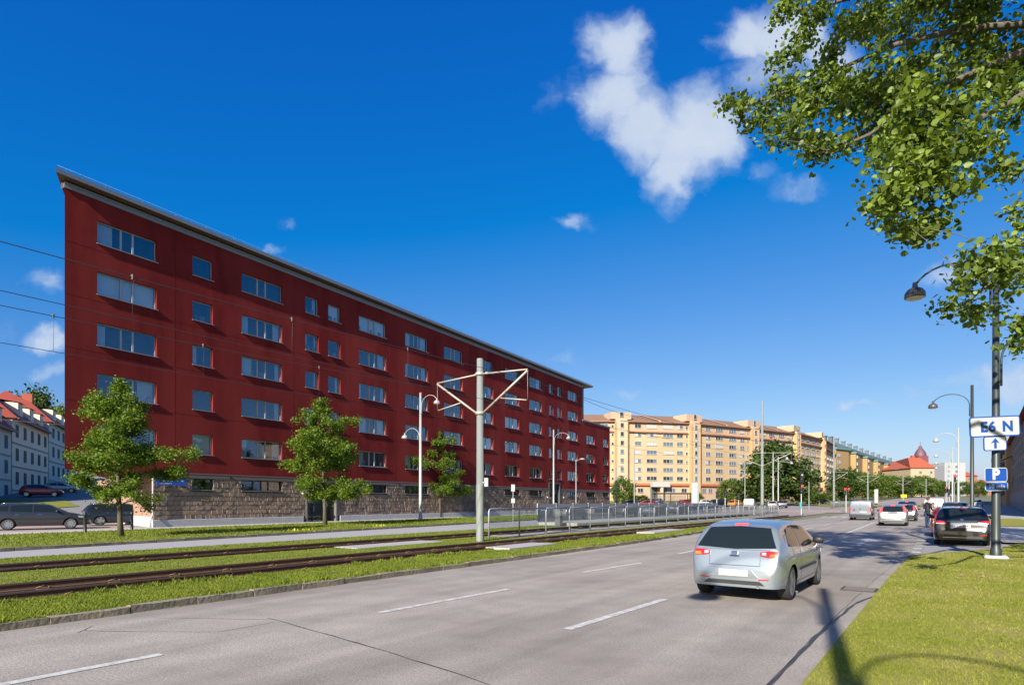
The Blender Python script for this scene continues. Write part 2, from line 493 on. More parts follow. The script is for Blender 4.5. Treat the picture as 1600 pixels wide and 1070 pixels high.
def arrow(s, o, L=4.2, m=paint_worn):
    T = Matrix.Translation(rd(s, o, .006)) @ Matrix.Rotation(RA, 4, 'Z')
    mb = MB()
    for q in ([(-L / 2, -.1), (L * .12, -.1), (L * .12, .1), (-L / 2, .1)], [(L * .12, -.42), (L / 2, 0), (L * .12, .42)],
              [(-L * .1, .1), (L * .02, .1), (L * .02, .62), (-L * .1, .62)], [(-L * .16, .62), (L * .16, .62), (-L * .02, 1.1)]):
        mb.face([T @ Vector((x, y, 0)) for x, y in q])
    mb.build('lane_arrow', m, LINES)
pa = so(g(1352, 845)); arrow(pa[0], pa[1], 5.5)
arrow(pa[0] + 2, 5.4, 4.0)
for k in range(14):                                    # dotted edge of the parking lane
    s = 21.9 + k * 1.9
    mb = MB(); mb.add([rd(s, .42, .007), rd(s + .55, .42, .007), rd(s + .55, .68, .007), rd(s, .68, .007)], [(0, 1, 2, 3)]); mb.build('parking_square', paint, LINES)
strip('parking_lane', mat('parking_setts', (0.20, 0.185, 0.175), 0.85, col2=(0.29, 0.27, 0.26), scale=7, bump=0.6, bscale=12), -2.1, 0.38, 22.6, 68, 0.008, zf=False)

# ---- tar joints and the drain in the carriageway
def crack(name, px, w, m=tar, z=0.005):
    P = [g(*q) for q in px]; mb = MB(); V = []
    k = 0
    for a, b_ in zip(P, P[1:]):
        n_ = max(2, int((b_ - a).length / 0.25))
        for i in range(n_ + (1 if b_ is P[-1] else 0)):
            p = a.lerp(b_, i / n_); d = (b_ - a).normalized(); n = Vector((-d.y, d.x, 0))
            j = random.uniform(-.012, .012); ww = w * random.uniform(.55, 1.25)
            V += [(p.x + n.x * (j + ww / 2), p.y + n.y * (j + ww / 2), z), (p.x + n.x * (j - ww / 2), p.y + n.y * (j - ww / 2), z)]
    nq = len(V) // 2
    mb.add(V, [(2 * i, 2 * i + 1, 2 * i + 3, 2 * i + 2) for i in range(nq - 1)])
    return mb.build(name, m, CRACKS)
CRACKS = put('tar_joints', None, kind='structure')
crack('tar_joint', [(419, 965), (520, 993), (600, 1017), (690, 1044), (770, 1071)], .022)
crack('tar_joint', [(122, 988), (143, 978)], .012)
crack('tar_joint', [(130, 985), (230, 987), (340, 987), (430, 972)], .010)
crack('tar_joint', [(240, 965), (330, 966), (430, 968)], .008)
crack('tar_joint', [(1200, 1071), (1235, 1034), (1270, 1000), (1300, 972), (1335, 944), (1362, 932)], .045)
crack('tar_joint', [(1195, 1071), (1262, 1003), (1330, 940), (1368, 904), (1400, 880)], .012, mat('tar_thin', (.09, .082, .078), .8))
mb = MB(); c0 = so(g(1343, 921))
T = Matrix.Translation(rd(c0[0], c0[1], 0.006)) @ Matrix.Rotation(RA, 4, 'Z')
mb.box(-.27, .27, -.3, .3, 0, .012, 0, T)
for k in range(7): mb.box(-.22 + k * .07, -.19 + k * .07, -.25, .25, .012, .02, 1, T)
tag(mb.build('drain_grate', [mat('iron', (.07, .062, .06), .6, .4), mat('iron_edge', (.12, .105, .10), .6, .4)]), 'flat iron drain grate in the road beside the grass verge', 'drain')

# ---- kerbs, one stone after the other
def stone_meshes(w, h, L, n=4):
    out = []
    for k in range(n):
        bm = bmesh.new(); bmesh.ops.create_cube(bm, size=1)
        bmesh.ops.subdivide_edges(bm, edges=list(bm.edges), cuts=2, use_grid_fill=True)
        for v in bm.verts:
            v.co.x *= (L - .015); v.co.y *= w; v.co.z = v.co.z * h
            if abs(v.co.z) > h * .4 or abs(v.co.y) > w * .4:
                v.co += Vector((random.uniform(-.008, .008), random.uniform(-.012, .012), random.uniform(-.010, .010)))
        me = bpy.data.meshes.new('kerb_stone'); bm.to_mesh(me); bm.free(); me.materials.append(granite); out.append(me)
    return out
def kerb(name, of, s0, s1, top, L=1.0, w=.16, h=.3):
    root = put(name, None, kind='structure'); ms = stone_meshes(w, h, L); s = s0; k = 0
    while s < s1:
        a, b_ = rd(s, of(s)), rd(s + L, of(s + L)); c = (a + b_) / 2; d = b_ - a
        put('kerb_stone', ms[k % 4], root, loc=(c.x, c.y, top - h / 2 + random.uniform(-.012, .012)), rot=(random.uniform(-.03, .03), 0, math.atan2(d.y, d.x) + random.uniform(-.012, .012)))
        s += L; k += 1
kerb('kerb_avenue', lambda s: KL(s) + .08 + (0.06 if s < 2.0 else 0), -14, 74, .105)
kerb('kerb_side_street', lambda s: ST1(s) + .08, -22, 66, .12, L=1.2)
kerb('kerb_verge', lambda s: (1.06 - s * .016) - .05, -3, 22, .045, L=1.0, w=.09)

# ---- lawns of the tram reservation
strip('lawn_by_road', turf_left, lambda s: KL(s) + .1, 12.84, -30, 74, (.095, .0), zf=False)
strip('lawn_between_tracks', turf_left, 14.62, 17.38, -30, 22, .075, zf=False)
strip('gravel_between_tracks', mat('gravel_grey', (.20, .18, .15), .95, col2=(.32, .29, .25), scale=14, bump=.7), 14.62, 17.38, 22, 76, .06, zf=False)
strip('lawn_by_side_street', turf_left, 19.12, lambda s: ST0(s) - .1, -30, 80, (.05, .06), zf=False)
strip('track_bed_near', ballast, 12.6, 15.0, -30, 76, -.04, zf=False)
strip('track_bed_far', ballast, 17.2, 19.45, -30, 76, -.02, zf=False)

# ---- verge on the camera's side
VP = [(-8, 1.2), (0, 1.06), (8.3, .95), (15, .84), (21.6, .66), (23, .2), (25, -.9), (27, -1.8), (30.5, -2.6), (31, -14), (-8, -14)]
mb = MB(); mb.face([rd(s, o, .06) for s, o in VP][::-1]); mb.build('verge', soil_grass, None, kind='structure')
strip('pavement_right', slab_grey, -40, -2.15, 30.6, 170, .09)
mb = MB(); mb.face([rd(s, o, .12) for s, o in ((50, -3.4), (74, -3.4), (74, -6.4), (50, -6.4))][::-1]); mb.build('lawn_by_parking', soil_grass, None, kind='structure')

# ---- the red building's frame of reference, its pavement and verge
F0 = Vector((-24.77, 33.06, 0)); FU = Vector((.5227, .8525, 0)).normalized(); FN = Vector((FU.y, -FU.x, 0))
FA = math.atan2(FU.y, FU.x)
def fc(t, d=0.0, z=0.0): return F0 + FU * t + FN * d + Vector((0, 0, z))
def verge_edge(t):                                      # where the verge meets the side street kerb
    p = fc(t, 2.3); k = 0
    for _ in range(40):
        s, o = so(p + FN * k); k += (o - (ST1(s) + .14)) * .8
    return k
mb = MB(); V = []; T0, T1 = -24, 66
for i in range(46):
    t = T0 + (T1 - T0) * i / 45
    V += [fc(t, 2.3, .10), fc(t, 2.3 + verge_edge(t), .11)]
mb.add(V, [(2 * i, 2 * i + 1, 2 * i + 3, 2 * i + 2) for i in range(45)])
mb.build('verge_by_building', turf_left, None, kind='structure')
mb = MB(); mb.add([fc(t, d, .105) for t in (-30, 0, 30, 60, 95) for d in (-.4, 2.36)], [(2 * i, 2 * i + 1, 2 * i + 3, 2 * i + 2) for i in range(4)])
mb.build('pavement_by_building', mat('pavement_pale', (.36, .345, .325), .85, col2=(.43, .41, .39), scale=3, detail=8, bump=.15), None, kind='structure')
# car park beside the building and the street climbing behind it
mb = MB(); mb.face([fc(-40, -.35, .09), fc(10, -.35, .09), fc(10, -26, .09), fc(-40, -26, .09)]); mb.build('car_park', asphalt_far, None, kind='structure')
HZ = lambda x, y: max(-.3, min(.08 * (y - 46), 13.0) + .09)
sheet('hill_street', mat('hill_asphalt', (.15, .145, .14), .9, col2=(.20, .19, .18), scale=2), [-300, -200, -120, -90, -75, -60, -50, -40, -30, -24], [40, 46, 60, 80, 100, 130, 180, 220, 300], HZ)
mb = MB(); mb.face([(-75, 58, HZ(0, 58) + .06), (-46, 55.5, HZ(0, 55.5) + .06), (-43.5, 60, HZ(0, 60) + .06), (-50, 67, HZ(0, 67) + .06), (-75, 72, HZ(0, 72) + .06)])
mb.build('lawn_on_hill', turf_left, None, kind='structure')

# lawn and parking in front of the tan building
def patch(name, m, pts, dz):
    mb = MB(); mb.face([(x, y, zg(y) + dz) for x, y in pts]); return mb.build(name, m, None, kind='structure')
patch('lawn_by_parking_lot', turf_left, [(8, 106), (48, 106), (50, 112), (8, 112)], .03)
patch('parking_lot', asphalt_far, [(5, 112), (70, 112), (72, 150), (5, 150)], .03)
patch('lawn_far', turf_left, [(5, 150), (90, 150), (110, 182), (5, 182)], .05)
patch('lawn_by_crossing', turf_left, [(62, 118), (100, 118), (106, 132), (64, 132)], .05)


# ================================================================== grass blades
def blades(name, P, h0, h1, m, wmul=1.0, label=None):
    n = len(P)
    dist = np.hypot(P[:, 0], P[:, 1])
    h = rng.uniform(h0, h1, n) * rng.uniform(.6, 1.2, n)
    w = np.maximum(.004, dist * .00075) * wmul
    a = rng.uniform(0, 2 * math.pi, n)
    lean = rng.normal(0, .5, (n, 2)) * h[:, None]
    V = np.empty((n, 3, 3))
    dx, dy = np.cos(a) * w, np.sin(a) * w
    V[:, 0] = P; V[:, 0, 0] += dx; V[:, 0, 1] += dy
    V[:, 1] = P; V[:, 1, 0] -= dx; V[:, 1, 1] -= dy
    V[:, 2] = P; V[:, 2, :2] += lean; V[:, 2, 2] += h
    o = put(name, np_mesh(name, V.reshape(-1, 3), np.arange(n * 3).reshape(-1, 3), m), None, kind='stuff')
    o['label'] = label; o['category'] = 'grass'
    return o

def road_pts(n, s0, s1, f0, f1, z0, z1, power=2.0):     # more of them close to the camera
    smp = rng.uniform(0, 1, n * 6); s = s0 + (s1 - s0) * smp; r = rng.uniform(0, 1, n * 6)
    o0 = np.array([f0(x) for x in s]); o1 = np.array([f1(x) for x in s]); o = o0 + (o1 - o0) * r
    P = np.stack([E.x * s + M.x * o, E.y * s + M.y * o, z0 + (z1 - z0) * r], 1)
    d = np.hypot(P[:, 0], P[:, 1]); wgt = 1 / np.maximum(d, 4.5) ** power
    idx = rng.choice(len(P), n, replace=False, p=wgt / wgt.sum())
    return P[idx]

def grass_mat(name, c1, c2, c3):
    m = leaf_mat(name, c1, c2, .35, .7, .12, .9, .42)
    return m
gm_dry = grass_mat('grass_dry', (.13, .16, .014), (.33, .325, .06), None)
gm_lush = grass_mat('grass_lush', (.09, .13, .013), (.235, .265, .045), None)
f_in = lambda v: (lambda s: v)
P = road_pts(230000, -1, 31, lambda s: np.interp(s, [a for a, b in VP[:9]], [b for a, b in VP[:9]]) - .03, lambda s: -9.0, .06, .06)
k_ = ((P[:, 1] > 3.5) & (P[:, 0] / P[:, 1] < .95)); P = P[k_]
blades('grass_verge', P, .012, .034, gm_dry, label='sunlit dry mown grass of the roadside verge')
P = road_pts(120000, -8, 60, lambda s: KL(s) + .14, f_in(12.85), .095, .0)
blades('grass_by_road', P, .02, .05, gm_lush, label='green grass between the kerb and the tram track')
P = road_pts(45000, -8, 60, f_in(14.62), lambda s: 17.36 if s < 22 else 15.4, .07, .07)
blades('grass_between_tracks', P, .02, .04, gm_lush, label='grass strip between the two tram tracks')
P = road_pts(40000, -10, 70, f_in(19.13), lambda s: ST0(s) - .12, .05, .06)
blades('grass_by_side_street', P, .02, .045, gm_lush, label='grass strip between the far track and the side street')
tt = rng.uniform(-22, 64, 60000); kk = np.interp(tt, np.linspace(-24, 66, 91), [verge_edge(x) for x in np.linspace(-24, 66, 91)]) * rng.uniform(0, 1, 60000) + 2.3
P = np.stack([F0.x + FU.x * tt + FN.x * kk, F0.y + FU.y * tt + FN.y * kk, np.full(60000, .10)], 1)
blades('grass_by_building', P, .04, .10, gm_lush, label='grass verge with the three street trees by the red building')
# weeds along the near rail and yellow flowers in the verge
def tufts(name, centres, n, rad, h, m, label):
    c = np.repeat(np.array(centres), n, 0); P = c + np.concatenate([rng.normal(0, rad, (len(c), 2)), np.zeros((len(c), 1))], 1)
    return blades(name, P, h * .6, h, m, 1.6, label)
C = [tuple(rd(rng.uniform(-1, 30), KL(5) + .2 + abs(rng.normal(0, .1)), .1)) for _ in range(40)] + [tuple(rd(rng.uniform(2, 26), 12.6 + rng.normal(0, .06), .02)) for _ in range(40)]
tufts('weed_tufts', C, 40, .09, .11, gm_lush, 'longer grass tufts growing by the kerb and the near rail')
C = [tuple(fc(t, 2.3 + verge_edge(t) * .85, .1)) for t in (6.3, 7.4, 13.4)]
tufts('yellow_flowers', C, 26, .22, .16, leaf_mat('petals', (.75, .62, .02), (.5, .5, .05), .3), 'yellow wild flowers at the verge edge by the side street')
# fallen leaves on the verge
mb = MB()
for k in range(70):
    p = rd(rng.uniform(5, 24), rng.uniform(-4, .6), .10); a = rng.uniform(0, 6.28); r = rng.uniform(.02, .045)
    mb.face([(p.x + r * math.cos(a + q), p.y + r * math.sin(a + q) * .8, p.z + random.uniform(-.004, .02)) for q in (0, 1.3, 2.2, 3.2, 4.4, 5.3)])
o = mb.build('fallen_leaves', mat('dead_leaf', (.26, .17, .08), .8, col2=(.42, .33, .2), scale=20, island=.3), None, kind='stuff'); o['label'] = 'brown fallen leaves scattered on the verge'; o['category'] = 'leaves'

# ================================================================== the red building
red = mat('red_render', (0.205, 0.0215, 0.0185), 0.9, col2=(0.125, 0.0115, 0.011), scale=0.9, detail=11, contrast=1.5, bump=0.12, bscale=9, col3=(0.225, 0.029, 0.024), scale3=0.3, stretch=(1, 1, .28), spec=.15)
stone_core = mat('stone_joint', (0.08, 0.062, 0.052), 0.95, col2=(0.10, 0.08, 0.068), scale=6)
stone_m = mat('split_stone', (0.225, 0.160, 0.118), 0.92, col2=(0.145, 0.102, 0.078), scale=5, detail=9, bump=1.0, bscale=11, col3=(0.27, 0.20, 0.15), scale3=.8, island=.2)
band_grey = mat('band_stone', (0.15, 0.128, 0.118), 0.9, col2=(0.125, 0.108, 0.10), scale=3, bump=.1)
frame_m = mat('window_frame_grey', (0.36, 0.38, 0.39), 0.45)
frame_dark = mat('window_frame_dark', (0.02, 0.03, 0.04), 0.45)
room_m = mat('room_dark', (0.07, 0.07, 0.068), 0.9)
curtain_m = mat('curtain', (0.62, 0.61, 0.58), 0.9, col2=(0.40, 0.40, 0.40), scale=9, stretch=(9, 9, .2), contrast=1.6)
blind_m = mat('blind', (0.66, 0.66, 0.64), 0.8)
pane = pane_mat('window_glass', (.9, .95, .96), .05)
zinc = mat('zinc', (0.22, 0.245, 0.27), 0.5, 0.3, col2=(0.185, 0.21, 0.235), scale=2)
zinc_light = mat('zinc_pale', (0.34, 0.365, 0.39), 0.5, 0.3)
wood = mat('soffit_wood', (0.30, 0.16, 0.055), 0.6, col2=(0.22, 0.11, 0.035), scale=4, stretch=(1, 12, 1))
black_m = mat('black_metal', (0.02, 0.02, 0.022), 0.5, 0.3)
white_m = mat('white_enamel', (0.38, 0.38, 0.375), 0.4)
plaster_pink = mat('pink_plaster', (0.33, 0.205, 0.15), 0.9, col2=(0.29, 0.18, 0.13), scale=2, bump=.1)

RB = thing('red_building', 'long dark red apartment block with stone base and overhanging roof', 'building', fc(0, 0, 0), FA)
# local frame: x along the facade, y into the building, z up
ZTOP, ZBASE, WTOP = 19.13, 3.52, 14.05
TEND, TWING = 67.9, 78.8
ROWZ = [16.60 - 2.94 * i for i in range(5)]; WH = 1.32
cols = [(1.62, 4.95, 3), (7.24, 8.64, 1), (10.8, 14.15, 3), (16.3, 17.6, 1), (18.6, 19.9, 1), (22.0, 25.35, 3), (27.95, 31.3, 3), (33.9, 37.2, 3), (39.8, 43.2, 3), (45.8, 49.15, 3),
        (51.7, 55.05, 3), (57.1, 58.4, 1), (59.6, 60.9, 1), (62.9, 66.25, 3), (69.4, 72.6, 3), (76.0, 78.2, 2)]
wins = []          # x0, x1, z0, z1, kind
for (a, b_, k) in cols:
    for i, z in enumerate(ROWZ):
        if a > TEND and i < 2: continue
        wins.append((a, b_, z, z + WH, k))
base_w = [(7.24, 8.66, 2.49, 3.22, 1), (10.8, 14.15, 2.49, 3.22, 4), (23.3, 25.4, 2.49, 3.22, 3), (27.95, 31.3, 2.49, 3.22, 3), (33.9, 37.2, 2.49, 3.22, 3), (45.8, 49.15, 2.49, 3.22, 3),
          (51.7, 55.05, 2.49, 3.22, 3), (62.9, 66.25, 2.49, 3.22, 3), (69.4, 72.6, 2.49, 3.22, 3), (76.0, 78.2, 2.49, 3.22, 2)]
doors = [(16.35, 19.55, .12, 3.1), (57.0, 60.4, .12, 4.4)]

def holed(mb, x0, x1, z0, z1, holes, y, depth, m=0, mr=0):
    xs = sorted({x0, x1} | {h[0] for h in holes} | {h[1] for h in holes}); zs = sorted({z0, z1} | {h[2] for h in holes} | {h[3] for h in holes})
    xs = [x for x in xs if x0 <= x <= x1]; zs = [z for z in zs if z0 <= z <= z1]
    for a, b_ in zip(xs, xs[1:]):
        for c, d in zip(zs, zs[1:]):
            xm, zm = (a + b_) / 2, (c + d) / 2
            if any(h[0] < xm < h[1] and h[2] < zm < h[3] for h in holes): continue
            mb.face([(a, y, c), (b_, y, c), (b_, y, d), (a, y, d)], m)
    for h in holes:
        if h[1] <= x0 or h[0] >= x1 or h[3] <= z0 or h[2] >= z1: continue
        a, b_, c, d = h[:4]
        mb.face([(a, y, c), (a, y, d), (a, y + depth, d), (a, y + depth, c)], mr)
        mb.face([(b_, y, d), (b_, y, c), (b_, y + depth, c), (b_, y + depth, d)], mr)
        mb.face([(a, y, d), (b_, y, d), (b_, y + depth, d), (a, y + depth, d)], mr)
        mb.face([(b_, y, c), (a, y, c), (a, y + depth, c), (b_, y + depth, c)], mr)

# upper walls: main body, its slanting end, the lower wing
mb = MB()
d2 = [(h[0], h[1], h[2], h[3]) for h in doors if h[3] > ZBASE]
holed(mb, 0, TEND, ZBASE, ZTOP, [w for w in wins if w[0] < TEND] + d2, 0, .16)
END = Vector((-.45, .9, 0)).normalized(); ca, sa = math.cos(-FA), math.sin(-FA)
EL = Vector((END.x * ca - END.y * sa, END.x * sa + END.y * ca, 0)) * 15        # end wall direction in local frame
Bk = (EL.x, EL.y)
mb.face([(Bk[0], Bk[1], ZBASE), (0, 0, ZBASE), (0, 0, ZTOP), (Bk[0], Bk[1], ZTOP)])
mb.face([(TEND, 0, WTOP - .5), (TEND, Bk[1], WTOP - .5), (TEND, Bk[1], ZTOP), (TEND, 0, ZTOP)])
mb.face([(TEND, Bk[1], ZBASE), (Bk[0], Bk[1], ZBASE), (Bk[0], Bk[1], ZTOP), (TEND, Bk[1], ZTOP)])
mb.face([(0, 0, ZBASE), (Bk[0], Bk[1], ZBASE), (30, Bk[1], ZBASE), (30, 0, ZBASE)])
mb.build('wall', red, RB)
mb = MB()
holed(mb, TEND, TWING, ZBASE, WTOP, [w for w in wins if w[0] > TEND], .004, .16)
mb.face([(TWING, 0, 0), (TWING, Bk[1], 0), (TWING, Bk[1], WTOP), (TWING, 0, WTOP)])
mb.face([(TEND, 0, WTOP), (TWING, 0, WTOP), (TWING, Bk[1], WTOP), (TEND, Bk[1], WTOP)])
mb.build('wing_wall', red, RB)
seam = mat('render_seam', (0.10, 0.0085, 0.0085), .9, spec=.1)
for z in (7.35, 10.29, 13.23, 16.17):
    mb = MB(); mb.box(0.01, TEND - .01, -.003, .0, z, z + .022); mb.build('expansion_joint', seam, RB)
for x in (6.1, 15.2, 20.95, 26.65, 32.6, 38.5, 44.5, 50.4, 56.1, 61.9):
    mb = MB(); mb.box(x, x + .018, -.0035, .0, ZBASE + .06, ZTOP - .07); mb.build('expansion_joint', seam, RB)
# stone base
mb = MB(); x0 = 4.77
holed(mb, x0, TWING, 0, ZBASE - .02, base_w + [(h[0], h[1], h[2], min(h[3], ZBASE - .02)) for h in doors], .10, .25)
PE = Vector((-.68, .73, 0)).normalized(); PL = Vector((PE.x * ca - PE.y * sa, PE.x * sa + PE.y * ca, 0))
SB = mb.build('stone_base', stone_core, RB)
mb = MB(); a = Vector((x0, .1, 0)); b_ = a + PL * 20
mb.face([(b_.x, b_.y, .75), (a.x, a.y, .75), (a.x, a.y, ZBASE - .01), (b_.x, b_.y, ZBASE - .01)]); mb.build('end_wall', plaster_pink, RB)
mb = MB(); off = Vector((PL.y, -PL.x, 0)) * -.05
if off.dot(Vector((-1, -.5, 0))) < 0: off = -off
mb.face([(b_.x + off.x, b_.y + off.y, 0), (a.x + off.x, a.y + off.y - .06, 0), (a.x + off.x, a.y + off.y - .06, .75), (b_.x + off.x, b_.y + off.y, .75)])
mb.face([(b_.x + off.x, b_.y + off.y, .75), (a.x + off.x, a.y + off.y - .06, .75), (a.x, a.y, .75), (b_.x, b_.y, .75)])
mb.build('end_plinth', mat('white_plinth', (.42, .41, .39), .8), RB)
# smooth band over the blocks, plinth under them
mb = MB(); dx = sorted(doors)
mb.box(x0 - .02, doors[1][0] - .3, -.012, .10, 3.24, ZBASE - .002); mb.box(doors[1][1] + .3, TWING, -.012, .10, 3.24, ZBASE - .002); mb.build('stone_band', band_grey, RB)
mb = MB(); mb.box(x0 - .02, doors[1][0] - .3, -.03, .02, ZBASE, ZBASE + .05); mb.box(doors[1][1] + .3, TWING, -.03, .02, ZBASE, ZBASE + .05); mb.build('drip_edge', mat('drip', (.22, .17, .16), .6), RB)
for (p, q) in ((x0 - .1, 16.1), (19.8, 56.8), (60.6, TWING)):
    mb = MB(); mb.box(p, q, -.08, .1, 0, .56, bev=.02); mb.build('plinth', concrete, RB)

# split stone blocks
bl = []
for k in range(6):
    bm = bmesh.new(); bmesh.ops.create_cube(bm, size=1)
    bmesh.ops.bevel(bm, geom=list(bm.edges), offset=.07, segments=1, affect='EDGES')
    fr = [v for v in bm.verts if v.co.y < -.3]
    for v in bm.verts: v.co += Vector((random.uniform(-.03, .03), random.uniform(-.25, .18) if v.co.y < -.3 else 0, random.uniform(-.035, .035)))
    me = bpy.data.meshes.new('stone_block'); bm.to_mesh(me); bm.free(); me.materials.append(stone_m); bl.append(me)
rest = MB(); cnt = 0; CH = .3
skip = base_w + doors
blocks = []
for r in range(9):
    z = .56 + r * CH
    h = min(CH, 3.235 - z)
    x = x0 + (0.0 if r % 2 else -.2)
    while x < TWING - .2:
        w = random.choice((.3, .36, .42, .5, .3)); a_, e_ = max(x, x0), min(x + w, TWING)
        if not any(s_[0] - .04 < e_ and s_[1] + .04 > a_ and s_[2] - .04 < z + h and s_[3] + .04 > z for s_ in skip) and e_ - a_ > .1: blocks.append((a_, e_, z, h))
        else:
            for s_ in skip:      # fill up to an opening with a cut block
                if s_[2] - .04 < z + h and s_[3] + .04 > z:
                    if a_ < s_[0] - .06 < e_: blocks.append((a_, s_[0] - .02, z, h)); break
                    if a_ < s_[1] + .06 < e_: blocks.append((s_[1] + .02, e_, z, h)); break
        x += w
blocks.sort(key=lambda q: q[0])
for k, (a_, e_, z, h) in enumerate(blocks):
    dp = .07 + random.uniform(-.012, .02); me = bl[k % 6]; cx, cz = (a_ + e_) / 2, z + h / 2
    if k < 290: put('stone_block', me, SB, loc=(cx, .095 - dp / 2, cz), scale=((e_ - a_) - .012, dp, h - .012))
    else:
        base = len(rest.v)
        rest.add([(cx + v.co.x * (e_ - a_ - .012), .095 - dp / 2 + v.co.y * dp, cz + v.co.z * (h - .012)) for v in me.vertices], [tuple(p.vertices) for p in me.polygons])
rest.build('stone_blocks_further_along', stone_m, SB, kind='stuff')

# windows
def window_parts(w, h, n, fm, thin=.055, depth=.06):
    f = MB()
    f.box(0, w, 0, depth, 0, thin); f.box(0, w, 0, depth, h - thin, h); f.box(0, thin, 0, depth, thin, h - thin); f.box(w - thin, w, 0, depth, thin, h - thin)
    if n == 3: cuts = [w * .40, w * .60]
    elif n == 2: cuts = [w * .5]
    elif n == 4: cuts = [w * .3, w * .5, w * .68]
    else: cuts = []
    edges = [thin] + cuts + [w - thin]
    for c in cuts: f.box(c - .05, c + .05, -.012, depth + .01, thin + .001, h - thin - .001)
    fme = f.mesh('window', fm)
    panes = []
    for i in range(len(edges) - 1):
        p = MB(); a_, e_ = edges[i] + (.05 if i else 0), edges[i + 1] - (.05 if i < len(edges) - 2 else 0)
        p.box(a_ - .004, e_ + .004, .026, .034, thin - .004, h - thin + .004)
        panes.append(p.mesh('pane', pane))
    s_ = MB(); s_.box(-.04, w + .06, -.255, .0, -.03, 0.0); s_.box(-.04, w + .06, -.26, -.235, -.055, -.03)
    sme = s_.mesh('sill', mat('sill_grey', (.20, .21, .22), .5))
    r = MB(); D = .9
    r.face([(0, .1, 0), (0, D, 0), (0, D, h), (0, .1, h)]); r.face([(w, D, 0), (w, .1, 0), (w, .1, h), (w, D, h)])
    r.face([(0, .1, 0), (w, .1, 0), (w, D, 0), (0, D, 0)]); r.face([(0, D, h), (w, D, h), (w, .1, h), (0, .1, h)]); r.face([(0, D, 0), (w, D, 0), (w, D, h), (0, D, h)])
    return fme, panes, sme, r.mesh('room', room_m)
def curtain(w0, w1, h, y=.16):
    c = MB(); n = max(4, int((w1 - w0) / .07)); V = []
    for i in range(n + 1):
        x = w0 + (w1 - w0) * i / n; yy = y + .03 * (i % 2); V += [(x, yy, .03), (x, yy, h - .03)]
    c.add(V, [(2 * i, 2 * i + 2, 2 * i + 3, 2 * i + 1) for i in range(n)], 0, True)
    return c
cache = {}
rnd = random.Random(4)
for (a_, e_, z, zt, k) in wins + base_w:
    low = z < 3
    key = (round(e_ - a_, 2), round(zt - z, 2), k, low)
    if key not in cache: cache[key] = window_parts(e_ - a_, zt - z, k, frame_dark if low else frame_m)
    f, ps, sl, rm = cache[key]; w, h = e_ - a_, zt - z
    W = put('window', f, RB, loc=(a_, .16 if not low else .2, z))
    for p in ps: put('pane', p, W)
    put('sill', sl, W); put('room', rm, W)
    if not low:
        q = rnd.random()
        if q < .17:                                    # blind drawn over the pane
            i0 = rnd.choice((0, 1)) if k == 3 else 0
            c = MB(); c.face([(.05, .13, h * rnd.choice((.05, .05, .4))), (w - .05, .13, h * .05), (w - .05, .13, h - .04), (.05, .13, h - .04)]); c.v[0] = (.05, .13, c.v[1][2]); c.build('blind', blind_m, W)
        elif q < .72:
            sides = rnd.choice(((0,), (1,), (0, 1), (0, 1)))
            for sd_ in sides:
                cw = w * rnd.uniform(.12, .34)
                (curtain(.06, cw, h) if sd_ == 0 else curtain(w - cw, w - .06, h)).build('curtain', curtain_m, W)
        if rnd.random() < .45:
            c = MB()                                   # something on the sill inside
            for _ in range(4): x = rnd.uniform(.2, w - .2); c.lathe([(0, .03), (.08, .03), (.10, .2), (.02, .22), (.12, .3), (.05, .45), (0, .46)], 8, T=Matrix.Translation((x, .13, 0)))
            c.build('window_plant', mat('indoor_plant', (.05, .10, .03), .7, col2=(.3, .28, .22), scale=4), W)

# entrances
def entrance(x0_, x1_, z1_, m_side):
    mb = MB(); D = .9; d = MB()
    mb.box(x0_, x0_ + .16, -.06, 1.0, .11, z1_); mb.box(x1_ - .16, x1_, -.06, 1.0, .11, z1_); mb.box(x0_ + .16, x1_ - .16, -.05, 1.0, z1_ - .2, z1_ - .002); p = mb.build('door_surround', m_side, RB)
    mb = MB(); mb.face([(x0_ + .16, D, .11), (x1_ - .16, D, .11), (x1_ - .16, D, z1_ - .2), (x0_ + .16, D, z1_ - .2)]); mb.build('door_recess', room_m, RB)
    mb = MB(); w = x1_ - x0_ - .32
    for k in range(3):
        a_ = x0_ + .16 + w * k / 3; mb.box(a_, a_ + .07, .62, .7, .12, 2.5)
    mb.box(x0_ + .16, x1_ - .16, .62, .7, 2.42, 2.52); dd = mb.build('door', frame_dark, RB)
    for k in range(3):
        a_ = x0_ + .16 + w * k / 3; m2 = MB(); m2.box(a_ + .07, a_ + w / 3, .655, .665, .14, 2.42); m2.build('pane', pane, dd)
    m2 = MB(); m2.box(x0_ + .16 + w * .33 + .12, x0_ + .16 + w * .33 + .16, .55, .6, .9, 1.4); m2.build('handle', white_m, dd)
    if z1_ < 4:
        m2 = MB(); m2.box(x0_ + .16 + w * .7, x0_ + .16 + w * .88, .60, .615, 1.3, 1.75); m2.build('notice', white_m, dd)
    else:
        m2 = MB(); m2.box(x0_ + .16, x1_ - .16, .3, .34, 2.7, z1_ - .2); m2.build('panel_over_door', mat('slate', (.05, .055, .065), .6), RB)
entrance(doors[0][0], doors[0][1], 3.1, mat('door_side', (.12, .115, .11), .6))
entrance(doors[1][0], doors[1][1], 4.4, mat('door_side_dark', (.055, .06, .07), .6))
